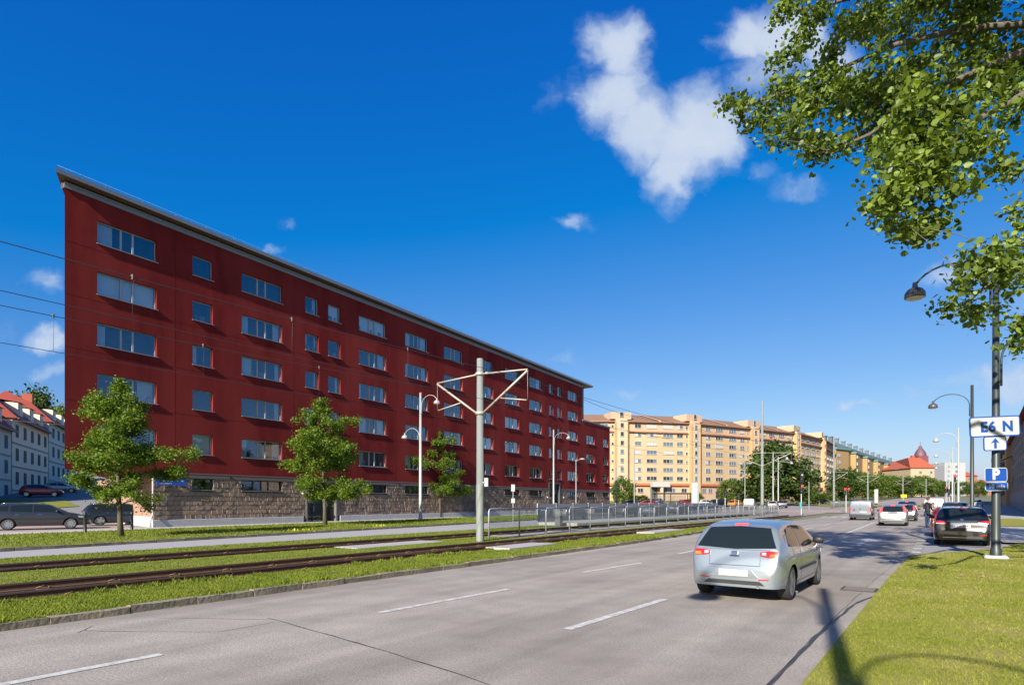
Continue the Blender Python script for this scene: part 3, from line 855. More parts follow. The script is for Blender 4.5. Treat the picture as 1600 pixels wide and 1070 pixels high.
# globe lamps, cameras and little round vents on the base
for (x, z) in ((15.9, 2.3), (61.2, 2.3), (56.3, 2.3)):
    m2 = MB(); m2.lathe([(0, -.11), (.08, -.08), (.11, 0), (.08, .08), (0, .11)], 10, T=Matrix.Translation((x, -.2, z))); m2.bar((x, .1, z + .1), (x, -.2, z + .1), .03); m2.build('door_lamp', white_m, RB)
for x in (6.05, 9.9, 20.7, 27):
    m2 = MB(); m2.lathe([(0, -.03), (.08, -.03), (.08, .03), (0, .03)], 10, T=Matrix.Translation((x, -.02, 3.38)) @ Matrix.Rotation(R(90), 4, 'X')); m2.build('vent', black_m, RB)
m2 = MB()
for dx_ in (-.09, .09): m2.lathe([(0, -.1), (.06, -.1), (.05, .06), (0, .07)], 8, T=Matrix.Translation((5.5 + dx_, -.16, 3.34)) @ Matrix.Rotation(R(60), 4, 'X'))
m2.box(5.4, 5.6, -.1, .05, 3.32, 3.4); m2.build('security_camera', white_m, RB)
m2 = MB(); m2.tube([(x0 - .12, -.12, 3.4), (x0 - .12, -.12, .9), (x0 - .35, -.3, .6), (x0 - .35, -.3, .12)], .05, 8); m2.build('downpipe', white_m, RB)
for t in (26, 45):
    m2 = MB(); m2.tube([(t, -.05, 3.5), (t, -.05, .5)], .04, 6)
# roof: mono-pitch slab with wooden soffit, wall band, snow rail
mb = MB()
OV, LO, RO = .62, .55, 2.6
zf, zb = ZTOP + .42, ZTOP + .30
TH = .25
P_ = [(-LO - .1, -OV), (TEND + RO, -OV), (TEND + RO, 13.5), (Bk[0] - .6, 13.5)]
zz = lambda y: ZTOP + .27 + (.06 if y < 0 else -.2)
low_ = [(x, y, zz(y)) for x, y in P_]; hi = [(x, y, zz(y) + TH) for x, y in P_]
mb.face(low_[::-1], 1); mb.face(hi, 0)
for i in range(4): j = (i + 1) % 4; mb.face([low_[i], low_[j], hi[j], hi[i]], 0)
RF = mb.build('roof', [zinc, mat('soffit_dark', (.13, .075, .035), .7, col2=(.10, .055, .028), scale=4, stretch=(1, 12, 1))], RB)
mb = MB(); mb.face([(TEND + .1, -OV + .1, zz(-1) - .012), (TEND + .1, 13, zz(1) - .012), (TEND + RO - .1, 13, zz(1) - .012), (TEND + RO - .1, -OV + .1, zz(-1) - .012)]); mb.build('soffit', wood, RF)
mb = MB(); mb.box(-.05, TEND + .05, -.07, 0.0, ZTOP - .06, ZTOP + .14); mb.box(-.05, TEND + .05, -.16, -.02, ZTOP + .14, ZTOP + .22); mb.build('wall_band', mat('zinc_band', (.24, .265, .29), .5, .3), RB)
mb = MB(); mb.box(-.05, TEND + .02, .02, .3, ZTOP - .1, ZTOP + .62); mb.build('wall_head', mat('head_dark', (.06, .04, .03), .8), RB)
for y in (.3,):
    mb = MB(); x = -LO + .4
    mb.tube([(-LO, -OV + .12, zz(-1) + TH + .20), (TEND + RO - .1, -OV + .12, zz(-1) + TH + .20)], .008, 5)
    while x < TEND + RO - .2:
        mb.bar((x, -OV + .12, zz(-1) + TH), (x, -OV + .12, zz(-1) + TH + .22), .018); x += 2.0
    mb.build('snow_rail', zinc, RF)
mb = MB(); mb.tube([(TEND + 1.1, .4, WTOP), (TEND + 1.1, .4, ZTOP + .5)], .09, 10); mb.build('roof_post', zinc, RB)
mb = MB(); mb.box(TEND, TWING + .1, -.1, .12, WTOP + .003, WTOP + .2); mb.box(TWING - .1, TWING + .1, .12, 12, WTOP + .003, WTOP + .2); mb.build('wing_parapet', zinc, RB)
mb = MB(); mb.face([(x0 + 1, .5, 3.3), (TWING - .2, .5, 3.3), (TWING - .2, .52, 0), (x0 + 1, .52, 0)]); 

# street name plate on the corner
NP = thing('street_name_plate', 'blue street name plate on the stone corner of the red building', 'sign', fc(5.0, .14, 2.72), FA)
mb = MB(); mb.box(-.15, 1.75, -.02, .0, 0, .42, bev=.008); mb.build('plate', mat('plate_blue', (.02, .10, .48), .4), NP)
for q in (.6, 1.1): mb = MB(); mb.bar((q, .0, .42), (q, .1, .55), .04); mb.build('bracket', white_m, NP)

# two rows of small white lettering, too small in the photograph to be read
wl = mat('white_letters', (.7, .74, .8), .5)
mb = MB(); x = .25
for row, (x_, xe, z_) in enumerate(((.28, 1.55, .26), (.05, .75, .09))):
    while x_ < xe:
        w_ = rnd.uniform(.04, .07)
        for q in range(2): mb.box(x_ + q * w_ * .6, x_ + q * w_ * .6 + .016, -.024, -.02, z_, z_ + .075)
        mb.box(x_, x_ + w_ * .7, -.0245, -.0205, z_ + .03 * (rnd.random() > .5), z_ + .016 + .03 * (rnd.random() > .5)); x_ += w_ + .03
mb.build('lettering', wl, NP)

# ================================================================== buildings further off
def wframe(name, a, b_):                     # empty at a with x running towards b
    d = b_ - a; return Matrix.Translation(a) @ Matrix.Rotation(math.atan2(d.y, d.x), 4, 'Z'), d.length

glass_far = mat('far_glass', (0.10, 0.13, 0.17), 0.08, spec=1.0)
glass_dark = mat('far_glass_dark', (0.03, 0.035, 0.04), 0.15, spec=.7)
far_blind = mat('far_blind', (0.38, 0.38, 0.355), 0.7)
far_frame = mat('far_frame', (0.36, 0.35, 0.33), 0.6)

def far_window(w, h, n, kinds, frame=far_frame):
    """one mesh: frame bars, panes set back a little"""
    b = MB(); t = .09
    b.box(0, w, -.06, .06, 0, t, 0); b.box(0, w, -.06, .06, h - t, h, 0); b.box(0, t, -.06, .06, t, h - t, 0); b.box(w - t, w, -.06, .06, t, h - t, 0)
    for k in range(n):
        a, e = t + (w - 2 * t) * k / n, t + (w - 2 * t) * (k + 1) / n
        if k: b.box(a - t / 2, a + t / 2, -.06, .06, t, h - t, 0)
        b.face([(a, .02, t), (e, .02, t), (e, .02, h - t), (a, .02, h - t)], 1 + kinds[k % len(kinds)])
    b.box(-.06, w + .06, -.12, 0, -.08, -.001, 0)
    return b.mesh('window', [frame, glass_far, glass_dark, far_blind])

yb = mat('yellow_brick', (0.44, 0.318, 0.19), 0.9, col2=(0.39, 0.28, 0.165), scale=1.2, detail=8, col3=(.47, .365, .225), scale3=.1)
peach = mat('peach_plaster', (0.46, 0.315, 0.215), 0.9, col2=(0.42, 0.285, 0.19), scale=.4)
cream = mat('cream_plaster', (0.50, 0.38, 0.25), 0.9, col2=(0.46, 0.35, 0.225), scale=.4)
orange_m = mat('orange_band', (0.40, 0.12, 0.055), 0.8)
brown_roof = mat('brown_tiles', (0.22, 0.125, 0.075), 0.8, col2=(0.18, 0.10, 0.06), scale=.5, stretch=(1, 1, 1))

TB = thing('tan_apartment_block', 'long curved tan brick apartment block with brown roof and stair towers', 'building', (0, 0, 0))
nodes = [(842, 199.5), (970, 198), (1084, 204), (1177, 219), (1244, 234), (1285, 257), (1304, 286)]
NP_ = [Vector(((px - CX) / FPX * y, y, 0)) for px, y in nodes]
wm = {}
def wmesh(kind, v):
    k = (kind, v)
    if k not in wm:
        w, h, n = {'s': (.8, .95, 1), 'd': (2.3, 1.35, 2), 't': (3.7, 1.35, 3), 'g': (2.0, 1.5, 2), 'st': (1.25, 1.5, 1)}[kind]
        kinds = {0: (0,), 1: (1, 1, 0), 2: (2, 0, 2), 3: (2,), 4: (1,)}[v]
        wm[k] = far_window(w, h, n, kinds)
    return wm[k]
BZ, EZ, NR = 7.9, 28.2, 7
PIT = (EZ - BZ) / NR
r3 = random.Random(9)
for i, (a, b_) in enumerate(zip(NP_, NP_[1:])):
    T, L_ = wframe('bay', a, b_)
    rz = math.atan2(b_.y - a.y, b_.x - a.x)
    gz = min(zg(a.y), zg(b_.y)) - .5
    B = lambda m_, nm: m_.build(nm, None, TB)
    m1 = MB(); m1.box(0, L_, 0, 14, BZ, EZ - PIT - .1); w1 = m1.build('wall', yb, TB, loc=a, rz=rz)
    m1 = MB(); m1.box(0, L_, .02, 14, EZ - PIT - .1, EZ + .25); m1.build('top_storey', peach, TB, loc=a, rz=rz)
    m1 = MB(); m1.box(2.4, L_ - 2.4, -.7, 0, EZ - PIT - .45, EZ - PIT - .05); m1.build('ledge', mat('ledge', (.30, .14, .07), .8), TB, loc=a, rz=rz)
    m1 = MB(); m1.box(0, L_, -.2, 14, gz, BZ - .75); m1.build('ground_storey', peach, TB, loc=a, rz=rz)
    m1 = MB(); m1.box(0, L_, -.9, 1, BZ - .75, BZ); m1.build('orange_band', orange_m, TB, loc=a, rz=rz)
    m1 = MB(); m1.add([(-.6, -.9, EZ + .3), (L_ + .6, -.9, EZ + .3), (L_ + .6, 7, EZ + 3.5), (-.6, 7, EZ + 3.5), (L_ + .6, 15, EZ + .3), (-.6, 15, EZ + .3)], [(0, 1, 2, 3), (3, 2, 4, 5), (0, 3, 5), (1, 4, 2)])
    m1.build('roof', brown_roof, TB, loc=a, rz=rz)
    m1 = MB(); m1.box(-.6, L_ + .6, -1.0, -.6, EZ + .0, EZ + .3); m1.build('eaves', mat('eaves_brown', (.25, .13, .08), .7), TB, loc=a, rz=rz)
    m1 = MB(); x = L_ * .5; m1.add([(x, -.6, EZ + .8), (x + .9, -.6, EZ + .8), (x - 3, 6.6, EZ + 3.7), (x - 3.9, 6.6, EZ + 3.7), (x, -.6, EZ + .3), (x + .9, -.6, EZ + .3)], [(0, 1, 2, 3), (4, 5, 1, 0)]); m1.build('fire_wall', peach, TB, loc=a, rz=rz)
    # tower at the start of the bay
    m1 = MB(); m1.box(-1.9, 1.9, -1.0, 5, gz, EZ + .9); m1.build('stair_tower', cream, TB, loc=a, rz=rz)
    m1 = MB(); m1.box(-3.6, 3.6, -.3, 6, EZ + .9, EZ + 3.2); m1.build('tower_head', peach, TB, loc=a, rz=rz)
    m1 = MB(); m1.box(-2.15, -1.9, -1.15, 0, gz, EZ); m1.build('tower_edge', mat('tower_edge', (.42, .25, .12), .8), TB, loc=a, rz=rz)
    m1 = MB(); m1.box(1.9, 2.15, -1.15, 0, gz, EZ); m1.build('tower_edge', MATS['tower_edge'], TB, loc=a, rz=rz)
    c, s_ = math.cos(rz), math.sin(rz)
    def place(kind, v, x, z, y=-.08):
        put('window', wmesh(kind, v), TB, loc=(a.x + c * x - s_ * y, a.y + s_ * x + c * y, z), rz=rz)
    place('st', 4, -.6, EZ + 1.7, -.6)
    for r_ in range(NR):
        z = BZ + PIT * r_ + 1.05
        place('st', r3.choice((0, 4, 0)), -.62, z - .1, -1.1)
        offs = [('s', .10), ('d', .20), ('t', .36), ('t', .585), ('d', .775), ('s', .90)]
        for kd, f in offs:
            if r_ == NR - 1 and kd == 's' and f < .5: continue
            v = r3.choice((0, 0, 2, 3, 1)) if r_ > 0 else r3.choice((1, 4, 4, 2))
            if kd == 's': v = r3.choice((4, 0))
            place(kd, v, L_ * f - .4, z, -.08 if r_ < NR - 1 else -.06)
    for f in (.12, .22, .55, .66, .82):
        place('g', r3.choice((0, 4, 1)), L_ * f, BZ - 3.1, -.3)
    if i == 1:                               # entrance with a white canopy
        m1 = MB(); m1.box(L_ * .38, L_ * .62, -2.6, -.95, BZ - 1.2, BZ + .5); m1.build('canopy', white_m, TB, loc=a, rz=rz)
        m1 = MB(); m1.box(L_ * .39, L_ * .49, -.3, -.21, gz, BZ - 1.3); m1.build('doorway', room_m, TB, loc=a, rz=rz)
        m1 = MB(); m1.box(L_ * .50, L_ * .53, -2.4, -1.6, gz, BZ - 1.2); m1.build('pillar', cream, TB, loc=a, rz=rz)

# ---- yellow block with green copper roof
YB = thing('yellow_apartment_block', 'yellow brick apartment block with green copper roof beyond the tan block', 'building', (0, 0, 0))
ybr = mat('yellow_wall', (0.34, 0.225, 0.095), 0.9, col2=(0.29, 0.19, 0.08), scale=.8)
copper = mat('copper_green', (0.13, 0.24, 0.215), 0.6, col2=(0.10, 0.19, 0.17), scale=.4)
roof_dark = mat('roof_slate', (0.09, 0.12, 0.135), 0.6)
yn = [(1306, 292, 700), (1326, 300, 702), (1345, 330, 708), (1362, 358, 714), (1378, 388, 720), (1395, 420, 727), (1412, 455, 733)]
YP = [Vector(((px - CX) / FPX * y, y, 0)) for px, y, _ in yn]
ywin = {0: far_window(3.0, 1.7, 3, (0, 2, 0)), 1: far_window(3.0, 1.7, 3, (1, 1, 0)), 2: far_window(2.2, 1.7, 2, (1, 0))}
for i, (a, b_) in enumerate(zip(YP, YP[1:])):
    rz = math.atan2(b_.y - a.y, b_.x - a.x); L_ = (b_ - a).length; c, s_ = math.cos(rz), math.sin(rz)
    zt = 27.5; gz = zg(a.y) - 1
    m1 = MB(); m1.box(0, L_, 0, 16, gz, zt); m1.build('wall', ybr, YB, loc=a, rz=rz)
    m1 = MB(); m1.box(-.4, L_ + .4, -.7, 1.2, zt, zt + .9); m1.build('cornice', copper, YB, loc=a, rz=rz)
    m1 = MB(); m1.add([(0, .5, zt + .9), (L_, .5, zt + .9), (L_, 7.5, zt + 5.5), (0, 7.5, zt + 5.5), (L_, 16, zt), (0, 16, zt)], [(0, 1, 2, 3), (3, 2, 4, 5), (0, 3, 5), (1, 4, 2)]); rf = m1.build('roof', roof_dark, YB, loc=a, rz=rz)
    for q in range(2):
        m1 = MB(); x = L_ * (.25 + .5 * q); m1.box(x - .9, x + .9, 6.2, 8, zt + 4.2, zt + 7.0); m1.box(x - 1.1, x + 1.1, 6.0, 8.2, zt + 7.0, zt + 7.4); m1.build('chimney', roof_dark, rf)
    if i:                                    # projecting bay with white balconies
        m1 = MB(); m1.box(L_ * .15, L_ * .48, -2.4, 0, gz, zt - 1.2); m1.build('bay', ybr, YB, loc=a, rz=rz)
        m1 = MB(); m1.box(L_ * .13, L_ * .5, -2.7, .2, zt - 1.2, zt - .5); m1.build('bay_roof', copper, YB, loc=a, rz=rz)
    for r_ in range(6):
        z = zt - 3.6 - 3.5 * r_
        for f, k in ((.2, 0), (.55, 1), (.78, 2)) if i else ((.12, r3.choice((0, 1))),):
            y = -2.5 if (i and f < .3) else -.1
            put('window', ywin[k], YB, loc=(a.x + c * L_ * f - s_ * y, a.y + s_ * L_ * f + c * y, z), rz=rz)
        if i:
            m1 = MB(); m1.box(L_ * .52, L_ * .72, -1.3, -.02, z - 1.0, z - .1); m1.build('balcony', far_frame, YB, loc=a, rz=rz)

# ---- cream house with a red hipped roof, dark tower behind
CH_ = thing('cream_house', 'cream apartment house with orange-red hipped roof and white balconies', 'building', (0, 0, 0))
cwall = mat('cream_wall', (0.36, 0.30, 0.20), 0.9); tile_red = mat('red_tiles', (0.36, 0.085, 0.04), 0.8, col2=(0.30, 0.07, 0.032), scale=.6)
Yc = 360.0
a = at(1423, 784, Yc); b_ = at(1460, 784, Yc); rz = 0
for (x0_, x1_, d, nm) in ((a.x, b_.x, 24, 'wall'),):
    m1 = MB(); m1.box(x0_, x1_, Yc, Yc + 30, 2, 1.68 + (784 - 731) / FPX * Yc); m1.build('wall', cwall, CH_)
zt = 1.68 + (784 - 731) / FPX * Yc
m1 = MB(); x0_, x1_ = a.x, b_.x
m1.add([(x1_, Yc, 2), (x1_ + 14, Yc + 55, 2), (x1_ + 14, Yc + 55, zt), (x1_, Yc, zt)], [(0, 1, 2, 3)]); m1.build('side_wall', far_frame, CH_)
m1 = MB(); m1.add([(x0_ - .8, Yc - .8, zt), (x1_ + .8, Yc - .8, zt), (x1_ + 15, Yc + 55, zt), (x0_ - .8, Yc + 55, zt), (x0_ + 5, Yc + 10, zt + 7), (x1_ - 2, Yc + 10, zt + 7), (x1_ + 5, Yc + 45, zt + 7)],
               [(0, 1, 5, 4), (1, 2, 6, 5), (0, 4, 6, 3), (4, 5, 6)]); rf = m1.build('roof', tile_red, CH_)
m1 = MB(); m1.box(x0_ + 9, x0_ + 10.5, Yc + 12, Yc + 14, zt + 5, zt + 8.5); m1.build('chimney', tile_red, rf)
cw = far_window(1.6, 1.6, 2, (0, 1))
for r_ in range(4):
    for f in (.35, .80): put('window', cw, CH_, loc=(x0_ + (x1_ - x0_) * f, Yc - .1, zt - 3.4 - 4.4 * r_))
    for q in range(3):
        t = .12 + .28 * q; p = Vector((x1_, Yc, 0)).lerp(Vector((x1_ + 14, Yc + 55, 0)), t); ang = math.atan2(55, 14)
        m1 = MB(); m1.box(0, 7, -1.4, 0, -1.2, 0); o = m1.build('balcony', white_m, CH_, loc=(p.x, p.y, zt - 3.6 - 4.4 * r_), rz=ang)
        m1 = MB(); m1.box(.4, 6.4, -.05, 0, 0, 1.7); m1.build('window', glass_dark, CH_, loc=(p.x, p.y - .02, zt - 3.6 - 4.4 * r_), rz=ang)
TW = thing('church_tower', 'dark red tower with copper cap behind the cream house', 'tower', (at(1438, 784, 520).x, 520, 5))
m1 = MB(); m1.box(-4.2, 4.2, -4.2, 4.2, 0, 36.5); m1.build('shaft', mat('tower_brick', (.16, .05, .055), .9), TW)
m1 = MB(); m1.lathe([(4.6, 36.5), (4.6, 38), (3.6, 40.5), (2.0, 43), (1.4, 43.5), (1.2, 45), (.2, 46), (.12, 49.5), (0, 49.6)], 8); m1.build('cap', mat('tower_cap', (.12, .06, .075), .6), TW)
m1 = MB(); m1.box(-26, -3, -3, 3, 0, 26); m1.add([(-26, -3, 26), (-3, -3, 26), (-3, 0, 32), (-26, 0, 32), (-3, 3, 26), (-26, 3, 26)], [(0, 1, 2, 3), (3, 2, 4, 5)]); m1.build('nave', mat('nave_dark', (.10, .10, .10), .8), TW)
WB = thing('white_slab_block', 'pale grey slab block beside the cream house', 'building', (0, 0, 0))
m1 = MB(); p = at(1476, 784, 400); m1.box(p.x, p.x + 14, 400, 440, 2, 28); m1.build('wall', mat('pale_wall', (.32, .33, .34), .8), WB)
for r_ in range(7):
    for q in range(2): put('window', cw, WB, loc=(p.x + 2 + 5 * q, 399.9, 24.5 - 3.1 * r_))
# orange brick row at the end of the avenue
for k, (px0, px1, py, Y, col, lab) in enumerate(((1484, 1502, 743, 470, (.38, .15, .075), 'orange brick house with flat front at the end of the avenue'),
                                           (1503, 1527, 738, 500, (.30, .14, .09), 'brick house with red gabled roof at the end of the avenue'),
                                           (1527, 1560, 751, 540, (.30, .13, .09), 'low red brick row of houses closing the avenue'))):
    H_ = thing('brick_house', lab, 'building', (0, 0, 0), group='houses at the end of the avenue')
    p0, p1 = at(px0, 784, Y), at(px1, 784, Y); zt = 1.68 + (784 - py) / FPX * Y
    m1 = MB(); m1.box(p0.x, p1.x, Y, Y + 20, 3, zt - 3); m1.build('wall', mat('brick_wall_' + str(k), col, .9, col2=(col[0] * .8, col[1] * .8, col[2] * .8), scale=.3), H_)
    m1 = MB(); m1.add([(p0.x - 1, Y - 1, zt - 3), (p1.x + 1, Y - 1, zt - 3), (p1.x - 2, Y + 9, zt + 1), (p0.x + 2, Y + 9, zt + 1), (p1.x + 1, Y + 20, zt - 3), (p0.x - 1, Y + 20, zt - 3)], [(0, 1, 2, 3), (3, 2, 4, 5), (0, 3, 5), (1, 4, 2)]); m1.build('roof', tile_red, H_)
    n_ = max(2, int((p1.x - p0.x) / 4))
    for r_ in range(4):
        for q in range(n_): put('window', cw, H_, loc=(p0.x + 1.2 + (p1.x - p0.x - 2) * q / n_, Y - .1, zt - 6 - 3.4 * r_))

# ---- right-hand row, in its own shade
RR = thing('brown_corner_house', 'shaded brown apartment house with balconies beyond the blue signs', 'building', (0, 0, 0))
P0 = Vector((77, 90, 0)); d_ = Vector((.616, .788, 0)); n_ = Vector((-.788, .616, 0)); rz = math.atan2(d_.y, d_.x)
rbw = mat('brown_render', (0.28, 0.20, 0.15), 0.9, col2=(0.23, 0.16, 0.12), scale=.5); oc = mat('ochre_render', (0.50, 0.32, 0.15), 0.9)
m1 = MB(); m1.box(-40, 42, -14, 0, -.5, 13.6); m1.build('wall', rbw, RR, loc=P0, rz=rz)
m1 = MB(); m1.add([(-41, .9, 13.5), (43, .9, 13.5), (43, -7, 17), (-41, -7, 17), (43, -15, 13.5), (-41, -15, 13.5)], [(0, 1, 2, 3), (3, 2, 4, 5), (1, 4, 2), (0, 3, 5)]); m1.build('roof', tile_red, RR, loc=P0, rz=rz)
m1 = MB(); m1.box(-40, 42, 0, .12, -.4, 3.4); m1.build('shop_front', mat('shop_grey', (.20, .20, .21), .7), RR, loc=P0, rz=rz)
for r_ in range(4):
    for q in range(14):
        x = -36 + q * 5.4
        if x > 39: continue
        o = put('window', cw, RR, loc=P0 + d_ * x + n_ * .1 + Vector((0, 0, 4.2 + 2.5 * r_)), rz=rz + math.pi)
RR2 = thing('ochre_corner_house', 'ochre house with dark balconies behind the brown house', 'building', (0, 0, 0))
P1_ = P0 + d_ * 43
m1 = MB(); m1.box(0, 55, -14, .8, 0, 14.2); m1.build('wall', oc, RR2, loc=P1_, rz=rz)
m1 = MB(); m1.add([(-.5, 1.6, 14.1), (56, 1.6, 14.1), (56, -7, 18), (-.5, -7, 18), (56, -15, 14.1), (-.5, -15, 14.1)], [(0, 1, 2, 3), (3, 2, 4, 5), (1, 4, 2), (0, 3, 5)]); m1.build('roof', tile_red, RR2, loc=P1_, rz=rz)
for r_ in range(4):
    for q in range(3):
        m1 = MB(); x = 6 + q * 17; m1.box(x, x + 4.5, .8, 2.6, 3.2 + 3 * r_, 4.3 + 3 * r_); m1.build('balcony', mat('balcony_dark', (.10, .09, .09), .7), RR2, loc=P1_, rz=rz)
        put('window', cw, RR2, loc=P1_ + d_ * (x + 7.5) + n_ * .9 + Vector((0, 0, 3.6 + 3 * r_)), rz=rz + math.pi)
for k, (z, x) in enumerate(((10.6, 30), (6.4, 28))):
    m1 = MB(); m1.add([(x, .12, z), (x + 5, .12, z), (x + 5, 2.2, z - 1.1), (x, 2.2, z - 1.1)], [(0, 1, 2, 3)]); m1.box(x, x + 5, 2.15, 2.25, z - 1.4, z - 1.08); m1.build('awning', mat('awning_blue', (.10, .14, .22), .8), RR, loc=P0, rz=rz)

# ---- houses on the hill to the left
HH = {}
hd = Vector((-.46, .888, 0)); hn = Vector((.888, .46, 0)); hrz = math.atan2(hd.y, hd.x)
HP = Vector((-66.9, 80, 0))
gw = mat('pale_green_render', (0.60, 0.66, 0.54), 0.9, col2=(.54, .60, .49), scale=.5); ww = mat('off_white_render', (0.88, 0.74, 0.53), 0.9, col2=(.82, .68, .48), scale=.5)
gdark = mat('dark_window_green', (.05, .075, .07), .3, spec=.8)
hwin = MB(); hwin.box(0, .08, -.05, .05, 0, 1.7, 0); hwin.box(1.02, 1.1, -.05, .05, 0, 1.7, 0); hwin.box(.08, 1.02, -.05, .05, 0, .08, 0); hwin.box(.08, 1.02, -.05, .05, 1.62, 1.7, 0); hwin.box(.51, .59, -.05, .05, .08, 1.62, 0); hwin.face([(.08, 0, .08), (1.02, 0, .08), (1.02, 0, 1.62), (.08, 0, 1.62)], 1)
hwin = hwin.mesh('window', [mat('green_frame', (.12, .17, .15), .6), gdark])
roof_red = mat('bright_red_tiles', (0.29, 0.046, 0.034), 0.7, col2=(0.23, 0.036, 0.027), scale=1.2, stretch=(1, 1, 4))
for k, (s0_, s1_, m_, lab, dz) in enumerate(((-26, -.8, gw, 'pale green house with red tiled roof at the left edge', -1.9), (-.2, 20.6, ww, 'off-white three-storey house with red roof and dormers behind the parked cars', 0), (21.2, 44, gw, 'green house with red roof next to the red building', 1.4))):
    H_ = thing('hill_house', lab, 'building', (0, 0, 0), group='row of houses up the hill')
    p = HP + hd * s0_; L_ = s1_ - s0_; z0_ = HZ(0, (HP + hd * (s0_ + s1_) / 2).y) - 1.5 ; zt = 13.0 + dz + (0.0 if k < 2 else .6)
    kw = dict(loc=p, rz=hrz)
    m1 = MB(); m1.box(0, L_, 0, 11, z0_ - 2, zt); m1.build('wall', m_, H_, **kw)
    for r_ in range(3): m1 = MB(); m1.box(0, L_, -.08, 0, zt - 3.45 - 3.2 * r_, zt - 3.25 - 3.2 * r_); m1.build('string_course', mat('course', (.30, .26, .20), .8), H_, **kw)
    m1 = MB(); m1.add([(-.3, -.7, zt - .1), (L_ + .3, -.7, zt - .1), (L_ + .3, 2.4, zt + 3.0), (L_ + .3, 5.5, zt + 4.6), (-.3, 5.5, zt + 4.6), (-.3, 2.4, zt + 3.0), (L_ + .3, 11.6, zt), (-.3, 11.6, zt)],
                    [(0, 1, 2, 5), (5, 2, 3, 4), (4, 3, 6, 7), (0, 5, 4, 7), (1, 6, 3, 2)]); rf = m1.build('roof', roof_red, H_, **kw)
    m1 = MB(); m1.box(-.3, L_ + .3, -.8, -.6, zt - .25, zt); m1.build('gutter', mat('gutter_dark', (.12, .05, .045), .6), H_, **kw)
    for q in range(3):
        x = L_ * (.18 + .3 * q); m1 = MB(); m1.box(x, x + 2.4, .2, 4, zt + .8, zt + 2.5, 0); m1.add([(x - .2, -.1, zt + 2.5), (x + 2.6, -.1, zt + 2.5), (x + 2.6, 5, zt + 3.3), (x - .2, 5, zt + 3.3)], [(0, 1, 2, 3)], 1); dm = m1.build('dormer', [ww, roof_red], rf)
        m1 = MB(); m1.box(x + .4, x + 2.0, .14, .19, zt + 1.0, zt + 2.2); m1.build('pane', gdark, dm)
    m1 = MB(); m1.box(L_ * .5, L_ * .5 + 1.2, 4.5, 6, zt + 3.4, zt + 6); m1.build('chimney', tile_red, rf)
    n_ = int(L_ / 4.1)
    for r_ in range(4):
        for q in range(n_):
            x = (L_ - n_ * 4.1) / 2 + 1.5 + q * 4.1
            if r_ == 3 and q % 2 == 0: continue
            o = put('window', hwin, H_, loc=p + hd * x + hn * .06 + Vector((0, 0, zt - 2.5 - 3.2 * r_)), rz=hrz)
    m1 = MB(); x = L_ * .63; m1.box(x, x + 1.5, -.12, 0, zt - 12.0, zt - 9.2); m1.build('door', gdark, H_, **kw)

# ================================================================== trees
bark = mat('bark', (0.06, 0.048, 0.030), 0.95, col2=(0.12, 0.098, 0.062), scale=9, bump=.8, bscale=16, stretch=(1, 1, .3))
bark_pale = mat('bark_pale', (0.12, 0.105, 0.08), 0.9, col2=(0.07, 0.06, 0.045), scale=7, bump=.7, bscale=14)
leaf_rowan = leaf_mat('leaf_street_tree', (0.022, 0.062, 0.005), (0.205, 0.285, 0.028), .38, .5, .35, 1.6)
leaf_poplar = leaf_mat('leaf_poplar', (0.016, 0.040, 0.008), (0.225, 0.30, 0.042), .34, .46, .38, 1.0)
leaf_far = leaf_mat('leaf_far', (0.024, 0.055, 0.010), (0.085, 0.125, 0.022), .30, .6, .3, .35)
leaf_far_light = leaf_mat('leaf_far_light', (0.05, 0.095, 0.014), (0.14, 0.19, 0.03), .32, .6, .3, .35)

def leaf_quads(C, size, up=0.35, fold=0.25, asp=0.62, jit=0.3):
    """one folded leaf (two triangles each side of the midrib) per centre"""
    n = len(C)
    ax = rng.normal(0, 1, (n, 3)); ax[:, 2] = ax[:, 2] * .6 - up * .6; ax /= np.linalg.norm(ax, axis=1)[:, None]
    nv = rng.normal(0, 1, (n, 3)); nv[:, 2] += up * 2
    sd = np.cross(ax, nv); sd /= np.linalg.norm(sd, axis=1)[:, None] + 1e-9
    nn = np.cross(sd, ax)
    L = size * rng.uniform(1 - jit, 1 + jit, n)[:, None]; W = L * asp * .5
    a = C - ax * L * .5; b_ = C + ax * L * .5; mid = C - ax * L * .08
    l = mid + sd * W + nn * L * fold * .4; r = mid - sd * W + nn * L * fold * .4
    V = np.stack([a, l, b_, r], 1).reshape(-1, 3)
    i = np.arange(n) * 4
    F = np.concatenate([np.stack([i, i + 1, i + 2], 1), np.stack([i, i + 2, i + 3], 1)])
    return V, F

